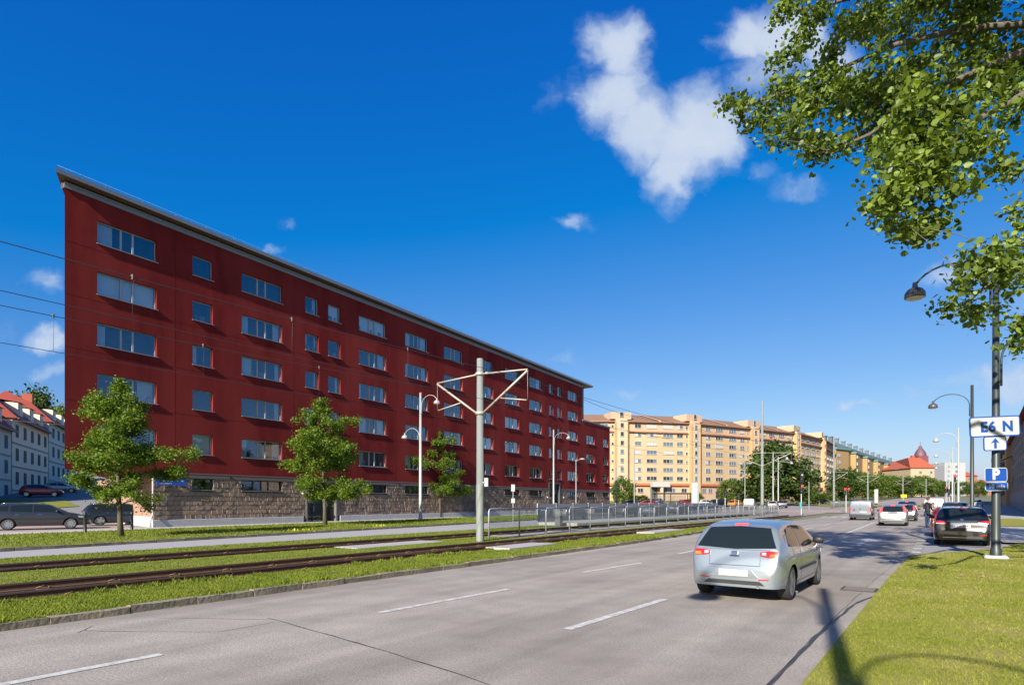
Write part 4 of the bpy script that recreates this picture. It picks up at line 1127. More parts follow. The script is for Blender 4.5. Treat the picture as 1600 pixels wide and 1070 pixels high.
def round_leaves(C, size, up=0.35, jit=0.3):
    n = len(C)
    ax = rng.normal(0, 1, (n, 3)); ax[:, 2] = ax[:, 2] * .6 - up; ax /= np.linalg.norm(ax, axis=1)[:, None]
    nv = rng.normal(0, 1, (n, 3)); nv[:, 2] += up * 1.6
    sd = np.cross(ax, nv); sd /= np.linalg.norm(sd, axis=1)[:, None] + 1e-9
    nn = np.cross(sd, ax)
    L = size * rng.uniform(1 - jit, 1 + jit, n)[:, None]; asp = rng.uniform(.38, .5, n)[:, None]; cv = rng.uniform(-.05, .22, n)[:, None]
    rows = [(-.5, 0, 0), (-.30, .80, .5), (.02, .92, .6), (.30, .5, .25), (.56, 0, -.15), (.30, -.5, .25), (.02, -.92, .6), (-.30, -.80, .5)]
    V = np.stack([C + ax * L * a + sd * L * asp * b_ + nn * L * cv * c_ for a, b_, c_ in rows], 1).reshape(-1, 3)
    i = np.arange(n) * 8
    F = np.concatenate([np.stack([i, i + 1, i + 2], 1), np.stack([i, i + 2, i + 3], 1), np.stack([i, i + 3, i + 4], 1), np.stack([i, i + 4, i + 5], 1), np.stack([i, i + 5, i + 6], 1), np.stack([i, i + 6, i + 7], 1)])
    return V, F

def street_tree(label, foot, H, Wd, seed, lean=0.0, base=0.24, nleaf=15000, group='street trees by the red building'):
    """young tree: straight leader, rising limbs in tiers, pointed irregular crown"""
    rs = random.Random(seed)
    t = thing('street_tree', label, 'tree', foot, 0, group)
    tr = MB(); pts = []; rad = []
    for k in range(9):
        f = k / 8; pts.append(Vector((math.sin(f * 3 + seed) * .10 + lean * f * H, math.cos(f * 2.3 + seed) * .07, f * H * .96))); rad.append(.105 * H / 8 * (1 - f) ** .8 + .012)
    rad[0] *= 1.35
    tr.tube(pts, rad, 8)
    def axis(f): k = min(7, int(f * 8)); return pts[k].lerp(pts[k + 1], f * 8 - k)
    cl = []
    nb = 40
    for k in range(nb):
        f = base + (1 - base) * (k + rs.random() * .8) / nb
        g_ = (f - base) / (1 - base)
        env = (1 - g_) ** .75 * (.55 + .45 * min(1, g_ / .16)) * (1 + .30 * math.sin(g_ * 17 + seed))
        L = Wd * .5 * env * rs.uniform(.52, 1.24) + .18
        az = k * 2.399 + rs.uniform(-.4, .4); el = rs.uniform(.22, .62) + g_ * .5
        p0 = axis(min(.97, f * .96)); d = Vector((math.cos(az) * math.cos(el), math.sin(az) * math.cos(el), math.sin(el)))
        br = [p0]
        for q in range(1, 5):
            u = q / 4; br.append(p0 + d * L * u + Vector((0, 0, -.16 * L * u * u + rs.uniform(-.05, .05))))
        tr.tube(br, [.035 * (1 - u / 4.4) * H / 8 * (1 - g_ * .5) + .004 for u in range(5)], 5, cap=False)
        m_ = max(2, int(L / .32))
        for q in range(m_):
            u = .42 + .58 * (q + rs.random()) / m_; i = min(3, int(u * 4)); c = br[i].lerp(br[min(4, i + 1)], u * 4 - i)
            sp = .22 * L * (1.1 - u * .4) + .07
            c2 = c + Vector((rs.gauss(0, sp * .8), rs.gauss(0, sp * .8), rs.gauss(0, .10) - .06))
            tr.tube([c, c2], [.008, .003], 3, cap=False)
            cl.append((c2, .16 + .16 * rs.random() + .03 * L))
    for q in range(5): cl.append((pts[-1] + Vector((0, 0, .05 * q - .2)), .16))
    wts = np.array([c[1] ** 2 for c in cl]); idx = rng.choice(len(cl), nleaf, p=wts / wts.sum())
    C = np.array([tuple(c[0]) for c in cl])[idx]; S = np.array([c[1] for c in cl])[idx]
    off = rng.normal(0, .62, (nleaf, 3)) * S[:, None]; off[:, 2] = off[:, 2] * .75 - .06
    V, F = leaf_quads(C + off, .135 * H / 8.6, .5, .3, .55)
    tr.build('trunk', bark, t)
    put('crown', np_mesh('crown', V, F, leaf_rowan), t)
    return t

f1 = g(190, 838, .10); f2 = g(506, 820, .10); f3 = g(686, 808, .10)
street_tree('nearest small street tree with crooked crown at the corner of the red building', f1, 7.5, 5.3, 3, lean=-.012, base=.20, nleaf=33000)
street_tree('middle street tree with pointed crown before the dark glass door', f2, 9.0, 7.6, 8, lean=-.012, base=.17, nleaf=38000)
street_tree('farthest of the three street trees, beside the double-arm white lamp', f3, 9.4, 8.4, 14, lean=0, base=.20, nleaf=33000)

# ---- the poplar whose branches hang into the frame: trunk stands outside to the right
PT = Vector((15.0, 8.2, .06))
PO = thing('poplar_tree', 'large poplar whose leafy branches hang over the road from the upper right', 'tree', PT)
tr = MB()
def wp(px, py, y): return at(px, py, y) - PT
trunk = [Vector((0, 0, 0)), Vector((.1, .1, 2.5)), Vector((.0, .3, 5.5)), Vector((-.2, .6, 9)), Vector((-.1, .9, 13)), Vector((0, 1, 17))]
tr.tube(trunk, [.42, .34, .29, .23, .15, .04], 12)
limbs = [
    [trunk[3], wp(1760, 10, 10.4), wp(1600, 38, 10.6), wp(1500, 46, 10.8), wp(1400, 70, 11.2), wp(1330, 100, 11.5), wp(1240, 140, 11.9), wp(1165, 165, 12.2)],
    [trunk[2], wp(1760, 90, 9.2), wp(1600, 148, 9.2), wp(1530, 186, 9.2), wp(1470, 230, 9.1), wp(1430, 290, 8.9), wp(1415, 360, 8.8)],
    [trunk[3], wp(1700, -60, 10.6), wp(1520, -40, 11.4), wp(1400, -20, 12.2), wp(1290, 8, 12.8), wp(1220, 20, 13.2)],
    [trunk[2], wp(1780, 210, 8.8), wp(1660, 330, 8.8), wp(1600, 400, 9.0), wp(1550, 440, 9.3), wp(1500, 480, 9.5)],
    [trunk[3], wp(1650, 60, 9.6), wp(1530, 110, 9.6), wp(1440, 150, 9.6), wp(1360, 210, 9.9), wp(1290, 240, 10.3)],
    [trunk[1] * .3 + trunk[2] * .7, wp(1800, 380, 8.8), wp(1690, 500, 8.6), wp(1612, 545, 8.6)],
]
for lb in limbs:
    k = len(lb); tr.tube(lb, [.075 * (1 - i / k) ** 1.1 + .008 for i in range(k)], 7, cap=False)
LP_ = []
for lb in limbs:
    for a, b_ in zip(lb, lb[1:]):
        for q in range(8): LP_.append(a.lerp(b_, q / 8))
LPa = np.array([tuple(p) for p in LP_])
# leafy regions of the branches: (x, y, rx, ry, depth, clusters)
reg = [(1152, 166, 24, 16, 12.2, 7), (1192, 176, 34, 26, 12.0, 13), (1212, 205, 30, 24, 11.9, 9), (1225, 105, 34, 38, 12.0, 10), (1250, 165, 40, 50, 11.8, 24), (1268, 225, 26, 20, 11.5, 9), (1300, 120, 44, 60, 11.6, 28), (1290, 230, 30, 30, 11.2, 9),
       (1245, 18, 36, 30, 13, 14), (1260, 52, 20, 16, 12.8, 5), (1320, 30, 55, 40, 12.4, 26), (1400, 30, 60, 45, 12.0, 34), (1480, 30, 60, 45, 11.6, 32), (1560, 25, 60, 42, 11.2, 30), (1590, 90, 40, 40, 10.9, 18), (1510, 90, 50, 40, 11.2, 20),
       (1350, 160, 44, 44, 10.6, 20), (1400, 130, 50, 40, 9.9, 22), (1455, 140, 52, 46, 9.6, 26), (1375, 200, 46, 36, 9.9, 18), (1440, 200, 60, 44, 9.2, 30), (1500, 190, 40, 50, 9.3, 18), (1340, 225, 36, 22, 10.2, 8),
       (1420, 262, 58, 34, 8.9, 24), (1480, 262, 40, 36, 9.0, 14), (1450, 300, 50, 28, 8.8, 16), (1400, 310, 34, 26, 8.8, 9), (1430, 345, 44, 24, 8.7, 15), (1440, 368, 24, 14, 8.7, 6), (1370, 330, 14, 10, 8.9, 3),
       (1525, 225, 30, 24, 9.6, 7), (1562, 262, 24, 14, 10, 4), (1545, 140, 40, 36, 9.4, 12), (1575, 175, 26, 22, 9.4, 6), (1590, 150, 40, 30, 9.3, 8),
       (1594, 365, 20, 50, 9.0, 9), (1588, 420, 22, 24, 9.1, 4), (1545, 402, 34, 16, 9.3, 5), (1528, 424, 26, 16, 9.3, 4), (1562, 440, 26, 18, 9.2, 4), (1515, 450, 22, 12, 9.4, 3), (1500, 482, 22, 11, 9.5, 3), (1540, 483, 32, 12, 9.3, 5), (1562, 404, 28, 16, 9.2, 3),
       (1600, 503, 7, 9, 8.6, 2), (1602, 540, 9, 12, 8.6, 2)]
cl = []
for (x, y, rx, ry, dp, n) in reg:
    for _ in range(max(2, int(n * .46))):
        a = rng.uniform(0, 6.283); r = math.sqrt(rng.uniform(0, 1))
        cl.append(wp(x + rx * r * math.cos(a), y + ry * r * math.sin(a), dp + rng.normal(0, .35)))
n_in = len(cl)
# the rest of the crown, out of the frame: above, right and behind
tries = 0
while len(cl) < n_in + 260 and tries < 6000:
    tries += 1
    d = Vector(rng.normal(0, 1, 3)).normalized() * rng.uniform(.35, 1) ** .5
    p = Vector((-.5, 1.6, 11.0)) + Vector((d.x * 5.2, d.y * 5.8, d.z * 6.5)); q = p + PT
    if q.z < 4.0 or (q.x - .424 * q.y < 8.6 and q.y < 13): continue  # sun side of the unseen crown left open to light branches and sign
    if q.y > .5:
        px, py = CX + FPX * q.x / q.y, HY - FPX * (q.z - CAMH) / q.y
        if px < 1650 and -40 < py: continue
        if px < 1180 : continue
    cl.append(p)
n_out = len(cl)
for _ in range(150):  # unseen leaf clusters added above the frame to shade the upper branches
    cl.append(wp(rng.uniform(1290, 1700), rng.uniform(-330, -45), rng.uniform(8.0, 10.6)))
Cc = np.array([tuple(c) for c in cl])
for k, c in enumerate(cl):
    j = int(np.argmin(((LPa - Cc[k]) ** 2).sum(1))); a = LP_[j]
    if (a - c).length < 3.5 if k < n_in else ((a - c).length < 2.5 and k < n_out):
        mid = a.lerp(c, .55) + Vector((rng.normal(0, .06), rng.normal(0, .06), .05)); tr.tube([a, mid, c], [.008, .005, .002], 4, cap=False)
        for _ in range(2 if k < n_in else 0): e_ = c + Vector(rng.normal(0, .13, 3)); tr.tube([mid.lerp(c, .5), c.lerp(e_, .5) + Vector((0, 0, .02)), e_], [.004, .003, .001], 3, cap=False)
tr.build('trunk', bark_pale, PO)
per = np.where(np.arange(len(cl)) < n_in, 78, np.where(np.arange(len(cl)) < n_out, 60, 90))
C = np.repeat(Cc, per, 0); sg = np.where(np.arange(len(cl)) < n_in, .128, np.where(np.arange(len(cl)) < n_out, .42, .2)); sg = np.repeat(sg, per)[:, None]
C = C + rng.normal(0, 1, C.shape) * sg * np.array([1, 1, .8])
ni = int(per[:n_in].sum())
V1, F1 = round_leaves(C[:ni], .086, .35, .45)
no = int(per[:n_out].sum())
V2, F2 = leaf_quads(C[ni:no], .19, .35, .3, .86, .35)
V3, F3 = leaf_quads(C[no:], .095, .35, .3, .86, .35)
V = np.concatenate([V1, V2, V3]); F = np.concatenate([F1, F2 + len(V1), F3 + len(V1) + len(V2)])
put('crown', np_mesh('crown', V, F, leaf_poplar), PO)

# ---- trees further off: one crown mesh per kind, copied
def far_tree_mesh(seed, n, shape):
    rs = np.random.default_rng(seed)
    k = 70; d = rs.normal(0, 1, (k, 3)); d /= np.linalg.norm(d, axis=1)[:, None]; r = rs.uniform(.45, 1, k) ** .6
    P = d * r[:, None]
    if shape == 'cone': P[:, :2] *= (1.0 - .55 * np.clip(P[:, 2:3], -.2, 1))
    P[:, 2] = P[:, 2] * .5 + .56; P[:, :2] *= .5
    idx = rs.integers(0, k, n); C = P[idx] + rs.normal(0, .062, (n, 3))
    V, F = leaf_quads(C, .055, .4, .3, .7)
    return V, F
far_me = {}
for nm, sd_, n, sh, lm in (('round', 1, 7000, 'round', leaf_far), ('cone', 2, 9000, 'cone', leaf_far), ('light', 3, 6000, 'round', leaf_far_light), ('light2', 5, 6000, 'round', leaf_far_light)):
    V, F = far_tree_mesh(sd_, n, sh); far_me[nm] = np_mesh('crown', V, F, lm)
tb = MB(); tb.tube([(0, 0, 0), (.01, 0, .3), (0, .01, .7)], [.028, .02, .006], 7)
for q in range(6): tb.tube([(0, 0, .22 + .06 * q), (.25 * math.cos(q * 2.4), .25 * math.sin(q * 2.4), .42 + .06 * q)], [.011, .003], 4, cap=False)
trunk_far = tb.mesh('trunk', bark)
def far_tree(label, px, y, top, width, kind, group, basez=None, name='background_tree'):
    z0 = zg(y) if basez is None else basez
    x = (px - CX) / FPX * y; H = CAMH + (HY - top) / FPX * y - z0; W = width / FPX * y
    t = thing(name, label, 'tree', (x, y, z0), rng.uniform(0, 6.28), group)
    put('crown', far_me[kind], t, scale=(W * 1.15, W * 1.15, H)); put('trunk', trunk_far, t, scale=(W * .8, W * .8, H))
    return t
far_tree('big dark green conical tree in front of the tan block, behind the tall mast', 1212, 128, 700, 92, 'cone', None)
far_tree('rounded green shrub tree left of the big conical tree', 1142, 140, 752, 36, 'light', 'trees before the tan block')
far_tree('small dense bush tree touching the left side of the big conical tree', 1172, 132, 748, 44, 'round', 'trees before the tan block')
far_tree('small reddish green tree beside the end of the red building', 974, 130, 748, 34, 'light2', 'trees before the tan block')
far_tree('low bush by the parking lot sign', 1088, 150, 770, 18, 'light', 'trees before the tan block')
far_tree('low bush right of the big conical tree', 1262, 150, 764, 40, 'light2', 'trees before the tan block')
far_tree('low bush near the end of the tan block', 1292, 170, 770, 26, 'light', 'trees before the tan block')
far_tree('low hedge bush in front of the peach ground floor', 1000, 152, 774, 26, 'round', 'trees before the tan block')
rowt = [(1322, 200, 734, 44, 'round', 'first'), (1346, 215, 740, 40, 'light', 'second'), (1368, 230, 742, 36, 'light2', 'third'), (1388, 250, 745, 34, 'light', 'fourth'), (1406, 270, 746, 32, 'round', 'fifth'),
        (1424, 290, 747, 30, 'light2', 'sixth'), (1440, 300, 745, 32, 'light', 'seventh'), (1458, 320, 750, 28, 'light2', 'eighth'), (1474, 350, 752, 26, 'round', 'ninth')]
for (px, y, top, w, k, nth) in rowt: far_tree(nth + ' tree from the left in the leafy row along the tramway', px, y, top, w, k, 'row of trees along the tramway')
far_tree('tree behind the lamp post at the end of the avenue', 1500, 380, 754, 30, 'light', 'trees at the end of the avenue')
far_tree('tree behind the parking sign at the end of the avenue', 1528, 330, 752, 26, 'light2', 'trees at the end of the avenue')
far_tree('big round dark tree on the hill above the red roofs', 52, 150, 615, 74, 'round', 'trees on the hill', 9)
far_tree('lighter tree peeping out between the hill roofs and the red building', 92, 140, 640, 34, 'light', 'trees on the hill', 8.5)

# ================================================================== tramway
rail_rust = mat('rail_rust', (0.085, 0.046, 0.028), 0.75, .2, col2=(0.15, 0.075, 0.038), scale=7, detail=6)
rail_top = mat('rail_head', (0.16, 0.15, 0.15), 0.35, .8)
clip_m = mat('rail_clip', (0.17, 0.080, 0.032), 0.85, col2=(0.24, 0.13, 0.055), scale=20)
sleeper_m = mat('sleeper', (0.11, 0.09, 0.075), 0.9, col2=(0.07, 0.055, 0.045), scale=5)
rprof = [(-.075, 0), (.075, 0), (.075, .015), (.018, .03), (.014, .105), (.036, .118), (.036, .15), (-.036, .15), (-.036, .118), (-.014, .105), (-.018, .03), (-.075, .015)]
def rail_mesh(L):
    b = MB(); n = len(rprof); V = [(0, y, z) for y, z in rprof] + [(L, y, z) for y, z in rprof]
    for i in range(n):
        j = (i + 1) % n; b.add([V[i], V[j], V[n + j], V[n + i]], [(0, 3, 2, 1)], 1 if i == 6 else 0)
    b.face(V[:n], 0); b.face(V[n:][::-1], 0)
    return b.mesh('rail', [rail_rust, rail_top])
cb = MB()
for sgn in (-1, 1):
    cb.tube([(-.10, sgn * .05, .03), (-.08, sgn * .12, .05), (-.02, sgn * .14, .065), (.02, sgn * .09, .075), (.03, sgn * .05, .05), (.08, sgn * .06, .04), (.10, sgn * .12, .045), (.06, sgn * .16, .03)], .010, 5)
clip_me = cb.mesh('rail_clip', clip_m)
sb_ = MB(); sb_.box(-.12, .12, -1.15, 1.15, -.05, .004, bev=.01); sl_me = sb_.mesh('sleeper', sleeper_m)
rl = rail_mesh(108)
for nm, oc_, z0_, lab, s_first in (('tram_track', 13.75, -.032, 'near tram track with rusty rails and orange clips', -2), ('tram_track', 18.25, -.012, 'far tram track in the grass beside the side street', -2)):
    TT = thing(nm, lab, 'tram track', rd(-30, oc_, z0_), RA, 'tram tracks')
    for d in (-.7175, .7175):
        r_ = put('rail', rl, TT, loc=(0, d, 0))
        s = s_first
        while s < 44:
            put('rail_clip', clip_me, r_, loc=(s + 30, 0, 0)); s += 1.25
    s = s_first
    while s < 30:
        put('sleeper', sl_me, TT, loc=(s + 30, 0, 0)); s += 1.25
    mb = MB(); mb.tube([(20, -1.12, .02), (90, -1.12, .02)], .02, 5); mb.build('tie_bar', rail_rust, TT)
def slab(s0, s1, o0, o1, z, lab):
    mb = MB(); T = Matrix.Translation(rd(s0, o0, 0)) @ Matrix.Rotation(RA, 4, 'Z'); mb.box(0, s1 - s0, 0, o1 - o0, .0, z, 0, T, bev=.01); o = mb.build('crossing_slab', slab_grey); tag(o, lab, 'slab', 'concrete slabs across the tracks')
slab(16.6, 19.6, 11.9, 12.95, .10, 'concrete slab in the grass before the near rail, close to the stout tram pole')
slab(29.6, 34.2, 11.95, 12.95, .10, 'concrete slab before the near rail by the fence')
slab(13.6, 18.0, 16.2, 17.4, .10, 'concrete slab before the far track, left of the stout tram pole')

pole_grey = mat('pole_paint', (0.225, 0.245, 0.225), 0.5, .1, col2=(0.19, 0.21, 0.195), scale=1.2, stretch=(1, 1, .3))
arm_m = mat('bracket_galvanised', (0.36, 0.345, 0.29), 0.55, .2)
wire_m = mat('wire', (0.03, 0.03, 0.032), 0.6)
insul = mat('insulator', (0.35, 0.30, 0.24), 0.5)
def mast(label, foot, H, arms=True, r=(.175, .14), zarm=6.85, sides=(-1, 1), base=True, group='tram masts', reach=2.35):
    m_ = thing('tram_mast', label, 'mast', foot, RA, group)
    b = MB(); zc = H * .56
    prof = [(r[0], 0), (r[0] * .99, zc * .55), (r[0] * 1.0, zc * .55 + .01), (r[0] * .9, zc * .551), (r[1], H - .02), (r[1] * .4, H), (0, H + .02)]
    b.lathe(prof, 16); b.build('pole', pole_grey, m_)
    b = MB()
    for z in (zarm, zarm - 1.6):
        b.lathe([(r[0] * .95, z - .06), (r[0] * 1.1, z - .06), (r[0] * 1.1, z + .06), (r[0] * .95, z + .06)], 14); 
    b.build('clamps', arm_m, m_, kind='stuff') if False else None
    for z in (zarm, zarm - 1.6):
        b = MB(); b.lathe([(r[0] * .9, z - .06), (r[0] * 1.12, z - .06), (r[0] * 1.12, z + .06), (r[0] * .9, z + .06)], 14); b.build('clamp', arm_m, m_)
    if arms:
        for sg in sides:
            b = MB(); b.tube([(0, sg * .15, zarm), (0, sg * reach, zarm - .1)], .032, 7); p = b.build('top_tube', arm_m, m_)
            b = MB(); b.tube([(0, sg * .15, zarm - 1.6), (0, sg * reach, zarm - .14)], .045, 7); b.build('stay_tube', arm_m, m_)
            b = MB(); b.tube([(0, sg * reach * .45, zarm - 1.08), (0, sg * (reach - .05), zarm - 1.28)], .026, 6); b.tube([(0, sg * reach, zarm - .15), (0, sg * reach, zarm - 1.27)], .008, 4); b.build('steady_arm', arm_m, m_)
            b = MB(); b.lathe([(.03, 0), (.06, .03), (.03, .06), (.06, .09), (.03, .12)], 8, T=Matrix.Translation((0, sg * .28, zarm)) @ Matrix.Rotation(R(90), 4, 'X')); b.build('insulator', insul, m_)
    return m_
M1 = rd(*so(g(750, 845, .08)), .06)
m1_ = mast('stout grey-green tram mast with two bracket arms before the red building', M1, 7.5, r=(.165, .13))
b = MB(); b.box(-.03, .03, -.42, -.24, 2.25, 2.6); b.bar((0, -.1, 2.42), (0, -.26, 2.42), .03); b.build('box', white_m, m1_)
M2 = Vector(((1191 - CX) / FPX * 76, 76, 0)); mast('tall slender tram mast at the end of the railing, before the big conical tree', M2, 14.6, zarm=7.9, r=(.2, .12), reach=3.4)
M3 = Vector(((1303 - CX) / FPX * 118, 118, zg(118))); mast('tall slender mast at the corner of the tan block', M3, 14.0, zarm=6.9, r=(.2, .12), sides=(-1,))
M4 = Vector(((1356 - CX) / FPX * 148, 148, zg(148))); mast('short tram mast beside the tram stop sign behind the silver van', M4, 8.2)
M5 = Vector(((1411 - CX) / FPX * 212, 212, zg(212))); mast('distant tram mast above the dark cars', M5, 8.6)
M6 = Vector(((1447 - CX) / FPX * 260, 260, zg(260))); mast('farthest tram mast, above the standing person', M6, 8.6)

# ---- overhead wires
def wire(label, pts, r=.009, sag=.0, name='overhead_wire', group='overhead wires'):
    b = MB(); P = []
    for a, c in zip(pts, pts[1:]):
        for i in range(9): t = i / 9; P.append(a.lerp(c, t) - Vector((0, 0, sag * 4 * t * (1 - t))))
    P.append(pts[-1]); b.tube(P, r, 5)
    return tag(b.build(name, wire_m), label, 'wire', group)
s1 = so(M1)[0]
for o, lab in ((13.75, 'near'), (18.25, 'far')):
    off = o - 16.0; rr = 2.3 if off < 0 else -2.3
    ct = [rd(-20, o, 5.47), rd(s1, o, 5.50), rd(s1 + 44, o - .2, 5.75), rd(s1 + 90, o - .6, 6.6), rd(s1 + 130, o - .6, 7.6)]
    wire('thin contact wire strung low above the %s tram track' % lab, ct, .008)
    ms = [rd(-20, o, 6.75), rd(s1, o, 6.72), rd(s1 + 44, o - .2, 7.6), rd(s1 + 90, o - .6, 8.2), rd(s1 + 130, o - .6, 9.0)]
    wire('thin sagging carrier wire strung high above the %s tram track' % lab, ms, .010, .38)
    for q, s in enumerate((-1.5, 2.2, 5.6, 9.4, 13.6)):
        t = (s + 20) / (s1 + 20); zt = 6.74 - .38 * 4 * t * (1 - t)
        b = MB(); b.tube([rd(s, o, 5.48), rd(s + .02, o, zt)], .005, 4); b.box(-.02, .02, -.02, .02, -.05, .05, 0, Matrix.Translation(rd(s, o, zt)))
        tag(b.build('wire_dropper', wire_m), '%s vertical dropper from the left between the wires over the %s track' % (('first', 'second', 'third', 'fourth', 'fifth')[q], lab), 'wire', 'droppers between the wires')
wire('wire running off the red building roof past its end towards the crossing', [at(912, 624, 92), at(1000, 652, 120), at(1190, 690, 150)], .03, .4)
wire('pale cable crossing before the houses on the hill', [at(-60, 650, 44), at(101, 664, 44)], .02)

# ---- railing between the tracks
rail_grey = mat('railing_paint', (0.29, 0.315, 0.33), 0.45, .3)
pane_fence = pane_mat('railing_glass', (.84, .87, .87), .02)
FS0, FS1 = so(g(764, 841, .08))[0], 78.0
FE = thing('glazed_railing', 'long grey railing with rounded hoops and glass panes between the tram tracks', 'railing', rd(FS0, 16.0, .06), RA)
s = 0; k = 0; L_ = 2.35
hoop = MB(); hoop.tube([(0, 0, 0), (0, 0, 1.18), (.03, 0, 1.27), (.12, 0, 1.31), (L_ - .04, 0, 1.31)], .038, 8); hoop.tube([(.06, 0, .14), (L_ - .06, 0, .14)], .018, 6); hoop_me = hoop.mesh('hoop', rail_grey)
pg = MB(); pg.box(.09, L_ - .07, -.005, .005, .2, 1.24); pg_me = pg.mesh('pane', pane_fence)
while s < FS1 - FS0:
    h_ = put('hoop', hoop_me, FE, loc=(s, 0, 0)); put('pane', pg_me, h_); s += L_
b = MB(); b.tube([(s, 0, 0), (s, 0, 1.3)], .038, 8); b.build('end_post', rail_grey, FE)
# second railing beyond the crossing
F2 = thing('glazed_railing', 'dark railing beyond the crossing, behind the silver van', 'railing', rd(122, 15.6, zg(rd(122, 15.6).y)), RA)
for k in range(12):
    h_ = put('hoop', hoop_me, F2, loc=(k * L_, 0, 0)); put('pane', pg_me, h_)

# ---- tram platform with its dark screen
PF = thing('tram_platform', 'raised tram platform with dark grey screen wall behind the railing', 'platform', rd(35.3, 19.7, 0), RA)
b = MB(); b.box(0, 42, 0, 3.1, -.02, .26, bev=.02); b.build('platform_slab', slab_grey, PF)
for k in range(17):
    b = MB(); b.box(k * 2.5, k * 2.5 + 2.46, 3.15, 3.2, .24, 1.55); b.build('screen_panel', mat('screen_grey', (.17, .175, .18), .7, col2=(.20, .205, .21), scale=.7), PF)
    b = MB(); b.box(k * 2.5 - .04, k * 2.5, 3.12, 3.22, .2, 1.6); b.build('screen_post', rail_grey, PF)
SHT = thing('tram_shelter', 'dark steel and glass tram shelter at the stop in front of the tan block', 'shelter', (at(1058, 784, 112).x, 112, zg(112)), R(0))
b = MB(); b.box(-4.4, 2.6, -1, 1, 2.55, 2.8, bev=.03); b.build('roof', black_m, SHT)
for x in (-4, -1, 2.2):
    b = MB(); b.box(x - .06, x + .06, .7, .82, 0, 2.55); b.build('post', black_m, SHT)
for x in (-4, -1):
    b = MB(); b.box(x + .1, x + 2.9, .74, .76, .2, 2.4); b.build('pane', pane_fence, SHT)
b = MB(); b.box(-3, 0, .1, .5, .42, .5); b.build('bench', wood, SHT)
AD = thing('advertising_pillar', 'tall white advertising pillar at the tram stop', 'pillar', (at(1086, 784, 105).x, 105, zg(105)), 0)
b = MB(); b.box(-.62, .62, -.12, .12, .3, 4.6, bev=.03); b.build('panel', white_m, AD); b = MB(); b.box(-.4, .4, -.1, .1, 0, .3); b.build('base', black_m, AD)
AD2 = thing('advertising_pillar', 'white stop pillar between the silver van and the dark cars', 'pillar', (at(1369, 784, 140).x, 140, zg(140)), 0)
b = MB(); b.box(-.42, .42, -.12, .12, .3, 3.6, bev=.03); b.build('panel', white_m, AD2); b = MB(); b.box(-.3, .3, -.1, .1, 0, .3); b.build('base', black_m, AD2)

# ================================================================== lamps
lamp_dark = mat('lamp_paint_green', (0.036, 0.046, 0.044), 0.45, .2, col2=(.028, .037, .036), scale=2, stretch=(1, 1, .3))
lamp_white = mat('lamp_paint_white', (0.33, 0.34, 0.33), 0.45, .1, col2=(.29, .30, .29), scale=2)
lens_m = mat('lamp_lens', (0.55, 0.56, 0.55), 0.3)
bell = [(0.0, .30), (.06, .30), (.075, .16), (.10, .13), (.20, .08), (.27, -.02), (.285, -.16), (.27, -.18), (0, -.17)]
def arm_lamp(b, head, sg, zb, reach, rise, r0):
    pts = [Vector((0, sg * r0, zb - .75)), Vector((0, sg * r0, zb))]
    for i in range(1, 13):
        a = math.pi * i / 13 * .93
        pts.append(Vector((0, sg * (r0 + reach * .5 * (1 - math.cos(a))), zb + rise * math.sin(a))))
    b.tube(pts, .029, 8)
    e = pts[-1]
    return e
def street_lamp(label, foot, H, paint_, heads=((1, .94), (-1, .70)), rot=RA, r=(.13, .085), group='curved-arm street lamps', reach=1.9):
    t = thing('street_lamp', label, 'street lamp', foot, rot, group)
    b = MB(); b.lathe([(r[0] * 1.25, 0), (r[0] * 1.25, .25), (r[0], .3), (r[0], H * .12), (r[0] * .96, H * .12 + .02), (r[1], H), (0, H + .01)], 14); b.build('pole', paint_, t)
    for sg, f in heads:
        b = MB(); e = arm_lamp(b, None, sg, H * f - .75, reach, .82, r[1] + .05)
        for z in (H * f - 1.4, H * f - .85): b.bar((0, 0, z), (0, sg * (r[1] + .07), z), .03)
        b.build('arm', paint_, t)
        b = MB(); b.lathe(bell, 16, T=Matrix.Translation((0, e.y, e.z - .2))); hd_ = b.build('lamp_head', paint_ if paint_ is lamp_white else mat('lamp_head_grey', (.07, .075, .078), .4, .2), t)
        b = MB(); b.lathe([(.25, -.175), (.2, -.22), (0, -.24)], 14, T=Matrix.Translation((0, e.y, e.z - .2))); b.build('lens', lens_m, hd_)
    return t
LP1 = rd(*so(g(1556, 872, .06)), .06)
p1s, p1o = so(LP1)
SP = street_lamp('dark green lamp post carrying the blue signs, its curved arms half hidden by poplar leaves', LP1, 8.95, lamp_dark, ((1, .965), (-1, .72)), r=(.112, .072), group='curved-arm street lamps')
b = MB(); b.box(-.28, .28, -.28, .28, -.02, .09, bev=.04); b.build('foot_block', concrete, SP)
street_lamp('dark lamp post behind the black estate car, arm to the left', rd(p1s + 28.3, p1o - .55, .09), 9.4, lamp_dark, ((1, .94),), reach=2.1)
street_lamp('dark double-arm lamp post behind the camera, its shadow falling on road and verge', Vector((-1.76, -4.4, .06)), 9.4, lamp_dark, ((1, .94), (-1, .70)))
nth = ('third', 'fourth', 'fifth', 'sixth', 'seventh')
for k in range(2, 6):
    p = rd(p1s + 28.3 * k, p1o - .5); p.z = zg(p.y) + .1
    street_lamp('%s dark lamp post along the right pavement, with pale round head' % nth[k - 2], p, 9.4, lamp_white if k > 1 else lamp_dark, ((1, .94),), r=(.11, .07))
l1 = g(657, 812, .10)
street_lamp('white double-arm lamp beside the farthest street tree', l1, 11.2, lamp_white, ((-1, .965), (1, .72)), r=(.15, .09), reach=1.9)
l2 = Vector(((865 - CX) / FPX * 78, 78, .1)); street_lamp('white single-arm lamp in front of the second entrance', l2, 11.0, lamp_white, ((-1, .95),), reach=2.2)
